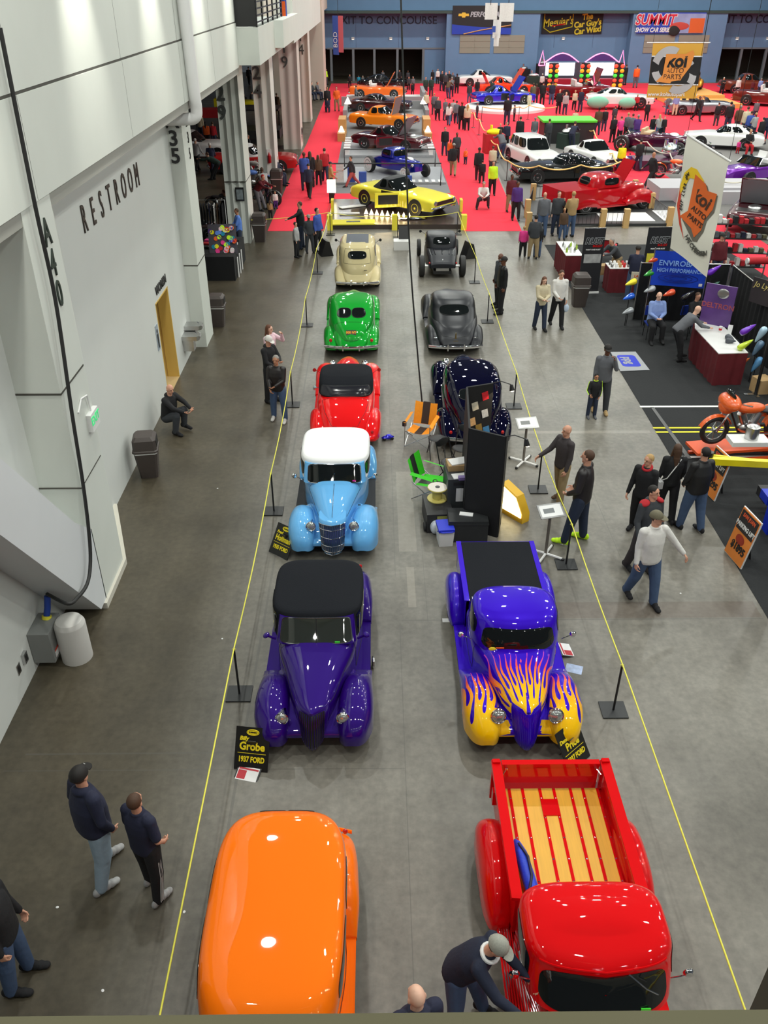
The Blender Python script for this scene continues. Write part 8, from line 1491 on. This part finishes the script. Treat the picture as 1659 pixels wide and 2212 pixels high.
# ================= crowd =================
CROWD = """705 183 148 60 relax ny dg bk|person in neon vest by the far left corner
673 216 0 50 sit dg dd bk|seated person in dark coat against the far end wall
686 215 0 60 sit gy dd gy|seated person in grey reaching forward by the far end wall
708 242 186 0 relax bk dd bk|person in black hoodie behind a small child on the red carpet
708 243 212 0 stand nv dd br|small child in front of the black hoodie
728 240 186 5 pockets or kh bk|person in orange hoodie and khaki trousers
660 412 327 170 stand bl dd br|man in royal blue jacket in the group on the left red aisle
672 404 325 175 relax bk bk brl|woman in black with dark hair in the left aisle group
689 400 333 180 stand br bk brl|woman in brown coat in the left aisle group
703 393 316 185 walk rd dd br|man in red jacket in the left aisle group
669 429 350 170 walk nv bk bkc|big man in navy jacket and cap, nearest of the left aisle group
716 421 348 100 carry tn dg nvc|man in tan coat and dark beanie holding a cup
761 403 331 -70 stride dg sa br|man in grey jacket and salmon trousers striding left
558 454 390 60 lean mr gy rd|man in maroon T-shirt carrying a dark backpack
575 442 395 200 lean lg dd br|person in grey shirt bending beside the maroon T-shirt
596 451 413 20 stand wh pu bl|small child in white shirt on the red carpet edge
585 472 434 170 stand tn bk brl|small girl in tan top by the trash can
582 404 0 80 sit ol dd gy|seated person in olive jacket by the A24 column
598 400 0 80 sit nv dd br|seated person in navy behind the olive jacket
520 545 448 -70 front sb dd br|man in light blue shirt behind the merchandise table
494 505 0 -100 front bk bk ab|shopper with a pale patterned bag at the clothes rack
652 538 433 -80 point bk dd br|person gesturing with an arm by the left rope
670 546 462 20 pockets dg dg gyc|man in grey hoodie behind the left rope
688 543 447 60 relax bl bk bk|person in black and blue jacket behind the grey hoodie
642 556 478 75 stand lg bk bk|boy in grey shirt with an orange jacket at his waist
409 355 292 170 walk lb sb bk|person in blue scrubs walking behind the A35 column
428 370 295 160 walk lg bk wh|white haired man in grey shirt and black trousers
459 377 305 175 walk nv nv wh|white haired man in navy seen from behind
474 390 338 -100 bend gn bk br|person in dark green bending by the motorcycle
464 320 262 170 stand rd dd br|person in red jacket left of the A29 column
449 318 262 175 stand or bk bkl|person in orange vest with long black hair
437 306 240 150 stand cr dd bk|person in white and black striped jacket
530 250 198 170 walk bk bk bk|person in black between the far columns
546 233 196 150 walk gy gy br|person in grey holding a bag between the far columns
539 184 142 175 walk bk bk bk|person in black on the tan landing
540 348 290 120 relax bk dd br|person in dark jacket behind the A29 column
600 250 200 160 stand br tn br|person in brown behind the A24 column
1170 228 175 175 stand bk bk bk|person in black far down the right aisle
1169 197 158 170 stand wh bk wh|person in long white shirt before the start lights
1190 226 175 170 stand nv dn br|person in navy and jeans right of the black clad walker
1205 246 192 0 stand bk bk br|person in black standing at the aisle crossing
1219 248 198 0 stand lg dd bl|person in striped sweater beside the black outfit
1239 238 194 10 stand cr bk bl|person in cream top and black skirt
1252 242 190 -40 stand nv dd br|person in navy with a bright blue bag
1239 286 236 175 stand cr dg br|stout person in cream shirt behind the lime stall
1259 288 250 170 stand ny bk bk|person in neon yellow jacket at the rope
1288 292 230 170 relax br dd bk|person in brown jacket in front of the mint car
1303 284 232 175 stand bk dd bk|person in black and jeans beside the brown jacket
1321 308 248 190 stand bk bk br|person in black beside the pink sweater
1336 310 250 195 front pk bk br|person in bright pink sweater watching the engine
1350 303 242 200 stand gy bk bl|person in grey with blonde hair by the pink sweater
1371 311 246 175 crossed pu dn gy|person in purple sweater and jeans
1360 306 244 170 stand gy dn br|person in grey blue coat behind the purple sweater
1304 232 205 160 stand ol ol gy|person in olive coat beside the mint fenders
1348 238 205 190 stand cr gy bl|person in cream coat by the white fastback
1339 236 195 185 stand bk bk bk|person in black shirt by the white fastback
1373 240 203 170 stand rd bk bl|person in red coat right of the white fastback
1371 190 138 170 stand or gy bk|person in orange jacket before the blue wall
1348 184 138 -150 stand bk dg br|person in black T-shirt before the blue wall
1219 186 148 160 stand bk gy br|person in black vest before the arcade stall
1205 186 148 20 stand tn gy br|person in tan coat before the arcade stall
1127 205 176 175 stand lb dd wh|person in light blue shirt by the electric blue coupe
1149 228 178 170 stand ol dg br|person in olive top by the electric blue coupe
1142 235 200 180 stand cr cr br|woman in beige top by the electric blue coupe
1156 226 180 170 stand mr dg br|person in dark red coat in the far aisle
883 195 165 0 stand dg bk br|person in dark jacket before the doors, left of centre
892 195 165 10 stand gy bk wh|white haired person before the doors
891 206 178 175 stand bk bk bk|person in black behind the far orange roadster
919 208 165 10 stand gn dg bk|person in dark green jacket by the far aisle
931 208 165 -10 stand gn dg gy|second person in dark green by the far aisle
934 182 150 0 stand bk bk br|person in black by the open doorway
945 182 148 0 stand wh bk br|person in white shirt by the open doorway
954 196 152 20 relax bk dd bk|person in black with hands low by the doorway
962 198 155 0 stand dg bk bk|person in dark grey in the far crowd
969 196 152 -20 stand bk bk br|person in black in the far crowd
977 194 156 10 stand dg dd br|person in dark coat in the far crowd, right part
966 214 175 150 lean br dn br|person in brown leaning in the far crowd
974 210 172 170 lean gy dd gy|person in grey leaning in the far crowd
986 202 158 180 stand bk bk bk|tall person in black in the far crowd
920 248 196 30 relax cr dd gy|person in cream jacket in the right aisle
937 248 200 180 stand gy dg bl|person in grey with blonde hair in the right aisle
945 260 208 10 relax dg bk br|person in dark grey T-shirt in the right aisle
961 260 212 30 stand gy dd br|person in grey coat in the right aisle
969 272 220 170 walk wh dn brl|woman in white top and jeans in the right aisle
985 268 215 175 walk gy dd bk|person in grey and white in the right aisle
978 262 214 170 stand lg dg br|person in pale grey behind the white top
996 280 218 175 stand bk bk rdc|person in black with red cap in the right aisle
1008 282 224 170 stand cr bk bll|woman in long cream coat and black leggings
1013 222 178 170 stand dg dn br|person in dark top and jeans at the stage of the blue coupe
1094 270 205 175 stand bk dd bk|person in black behind the electric blue coupe
1030 255 222 100 stand dg dd br|person in dark coat leaning on the pale stage
1110 262 226 90 stand gy bk br|person in grey by the gold rope
960 336 273 0 relax bk dd bk|man in black jacket with a white badge in the right aisle
985 350 285 5 pockets dg bk bk|man in black sports jacket in the right aisle
978 381 306 175 walk bk kh gyc|man in black jacket and khaki trousers walking away
972 348 300 0 stand or dd br|person in faded orange behind the sports jacket
1005 355 320 -30 point or dd br|small child in orange holding out an arm
1032 392 315 170 walk bk dg bkc|man in black hoodie walking away
1040 396 345 175 stand bk bk bk|child in black beside the black hoodie
1062 378 314 175 stand cr dg br|woman in beige coat walking away
1062 422 346 0 stand ny bk bk|man in neon green sweatshirt
1041 449 384 0 squat wh dg gy|heavy man in white jacket riding a low scooter seat
1101 458 375 10 relax mr kh bk|person in dark top with red coat
1113 476 390 0 relax pu bk bk|girl in purple puffer jacket
1169 512 413 170 stand gy dn skx|bald man in grey jacket at the low fence
1199 508 411 5 onehand dg dd br|man in grey sweater with a hand to his chin
1229 512 411 195 carry tn dn bl|man in tan hoodie and jeans at the low fence
1213 518 448 0 stand br dn bl|small girl in brown jacket holding a white plush
1150 559 462 175 pockets dg kh bk|man in charcoal hoodie and khaki trousers seen from behind
1128 554 487 170 stand pk bk bl|child in pink jacket beside the charcoal hoodie
1159 556 480 175 stand bk dn bk|child in dark jacket on the other side of the charcoal hoodie
1120 318 250 170 stand bk dd br|person in black by the gold rope post
1092 322 262 0 stand nv bk br|person in navy at the snack counter
1078 318 265 10 stand bk bk or|person in dark top at the snack counter
1084 345 285 -160 lean gy dn brl|person in grey leaning on the snack counter
1152 310 252 170 stand gy ld gy|man in grey shirt and pale jeans behind the wagon
1182 318 255 200 stand dg dg br|man in dark grey behind the wagon
1170 300 250 180 stand ch bk br|person in charcoal behind the wagon roof
1198 300 252 170 stand mr dg br|person in maroon behind the lime stall
1232 324 280 150 lean nv dd br|person bending in navy at the lime stall
1338 373 308 170 stand ye dd bk|person in bright yellow jacket with dark handbag
1356 369 329 175 walk pu nv br|small child in purple walking between two adults
1376 369 297 175 walk bk dd bk|man in black jacket walking away beside the child
1404 406 321 -75 stride bk bk skx|bald man in leather jacket striding left
1406 300 248 180 stand bk dd br|person in black by the plum engine
1418 303 246 195 front lg dn bll|person in pale grey with blonde hair by the plum engine
1503 262 205 20 walk bk bk bk|person in black walking on the red carpet
1456 250 198 175 stand lb cr bk|person in pale blue and white on the red carpet
1440 248 205 170 stand gy dn br|person in grey coat before the wooden stage
1545 272 220 175 stand bk dg br|person in black at the right red carpet
1568 286 218 170 stand bk dd bk|person in black coat behind the white domed coupe
1588 294 226 175 pockets br dg gy|person in brown coat behind the white domed coupe
1603 300 224 180 stand cr dg br|person in pale coat among the right crowd
1612 302 238 170 stand bl dd br|person in blue among the right crowd
1622 305 242 200 front lg dd bl|person in light grey with fair hair among the right crowd
1638 312 252 195 stand bk bk bk|person in black at the right edge crowd
1611 334 294 0 sit bk rd bl|blonde child in black by the red car
1592 332 304 0 stand pk rd bl|child in pink by the red car
1557 208 166 0 crossed bk bk wh|man in black suit and white shirt by the gold sedan
1590 208 166 0 stand wh bk br|man in black vest and white shirt by the gold sedan
1638 206 168 170 stand lb dd gy|person in pale blue near the right edge wall
1650 210 170 175 stand bk dd bk|person in black near the right edge wall
1622 206 172 0 stand mr dg br|person in dark red near the right edge wall
756 190 160 0 relax bk bk bk|person in black before the left doors
775 190 162 170 stand te dd bk|person in teal jacket before the left doors
784 190 163 20 stand gy dd gy|person in grey before the left doors
795 190 165 0 stand mr mr br|person in dark red before the left doors
807 190 166 0 stand bk bk br|person in black coat before the left doors
827 178 152 0 stand gy bk br|person in grey by the door frame
863 180 150 0 stand bk bk bk|person in black by the centre doors
881 180 152 0 stand dg bk br|person in dark grey by the centre doors
769 224 184 80 front gy dg bkc|person in grey and cap at the orange roadster
801 215 182 0 stand nv nv br|person in navy before the orange roadster
1262 206 172 0 stand gy dg br|person in grey by the middle start lights
1235 200 165 170 stand cr bk br|person in cream by the arcade stall
1180 200 165 170 stand bk dd bk|person in black by the left start lights
1290 205 170 0 stand dg bk br|person in dark grey by the right start lights
1300 190 152 170 stand bk bk bl|fair haired person by the right start lights
1420 215 175 0 stand dd dd br|person in dark blue under the gold banner
1475 230 190 175 stand bk dd br|person in black right of the gold banner
1628 262 215 175 stand gy dd br|person in grey before the green striped car
1650 300 245 170 stand nv nv bk|person in navy beside the purple trimmed coupe
1510 250 208 0 stand dg dd br|person in dark grey on the wooden stage side
1395 262 218 170 stand bk bk br|person in black behind the silver coupe
1275 225 190 170 stand br dg br|person in brown by the dark red convertible
1325 268 228 175 stand dg dd br|person in dark top beside the silver stage
1030 210 170 170 stand bk dd br|person in black before the orange red coupe
1062 212 172 170 stand gn dd br|person in dark green before the orange red coupe
1105 218 180 0 stand nv dd br|person in navy before the vermilion car
1430 296 250 0 stand bk bk br|person in black by the black drag tyre"""
sk_cycle = ['w', 'p', 'w', 't', 'w', 'w', 'd', 'w']
for i, ln in enumerate(CROWD.split('\n')):
    a, lab = ln.split('|'); fx, fy, hy, face, pose, top, pants, hair = a.split(); fx, fy, hy, face = int(fx), int(fy), int(hy), int(face)
    x = 'cap' in lab
    hh = None
    if pose in ('sit', 'squat', 'bend', 'lean'): hh = 1.85; hy = 0
    skc = sk_cycle[i % 8]
    for key, v in (('sports jacket', 'd'), ('red coat', 'd'), ('purple puffer', 'd'), ('neon green sw', 'w'), ('beige coat', 'w'), ('black hoodie walking', 'd')):
        if key in lab: skc = v
    far(fx, fy, hy, face, pose, top, pants, hair, lab, skc, h=hh, bulk=1.12 if i % 3 else 1.25)
# booth people, nearer
def chair_(x, y, rz, label):
    t = thing('folding_chair', label, 'chair', (x, y, 0), rz); MB().b2((-.22, -.2, .44), (.22, .22, .47)).build('seat', mat('seat_blue', sr(20, 50, 140)), t); MB().box((0, .24, .78), (.44, .03, .3), (.15, 0, 0)).build('backrest', mat('seat_blue', (0, 0, 0)), t)
    for sx in (-1, 1):
        for sy in (-1, 1): MB().cyl((sx*.2, sy*.2, 0), (sx*.19, sy*.17, .45), .012, n=8).build('leg', blackm, t)
near(1388, 752, None, 2, dict(POSES['sit'], arms=((24,8,62,(-.8,-.5,.1)),(24,8,62,(-.8,-.5,.1)))), 'lb', 'bk', 'skx', 'bald seated man in light blue shirt in the paint booth', h=1.85, bulk=1.3, at=(8.35, 24.55, 0), skin='p', topname='shirt'); chair_(8.35, 24.6, 0, 'blue folding chair under the man in the light blue shirt')
near(0, 0, None, 20, 'sit', 'bk', 'dd', 'br', 'seated person in black with yellow lanyard behind the leaning man', h=1.8, at=(9.5, 24.6, 0), fine=False); chair_(9.5, 24.65, 20, 'blue folding chair under the person with the yellow lanyard')
near(0, 0, None, 100, dict(lean=48, arms=((50,6,26),(46,6,30)), hp=0, legs=((24,4,6),(14,4,6))), 'gy', 'bk', 'skx', 'bald man in grey sweater leaning over the white sample table', h=1.85, at=(8.45, 22.75, 0), skin='p', fine=False)
near(0, 0, None, 170, 'front', 'nv', 'dn', 'bkc', 'vendor in navy shirt and jeans seen from behind between the RUST banners', h=1.85, at=(8.65, 28.2, 0), fine=False, bulk=1.2); near(0, 0, None, -60, 'lean', 'dg', 'kh', 'gy', 'vendor in dark grey bending over the booth table', h=1.85, at=(8.55, 30.1, 0), fine=False)
near(0, 0, None, 5, 'relax', 'mr', 'dd', 'bkc', 'vendor in maroon shirt with white badge by the wire shelves', h=1.85, at=(12.0, 29.8, 0), fine=False, bulk=1.15)
for i, (px, py, c) in enumerate(((1262, 540, 'rd'), )): pass
campchair(8.9, 33.0, 160, CM['rd'], blackp, 'red camping chair behind the left RUST banner')
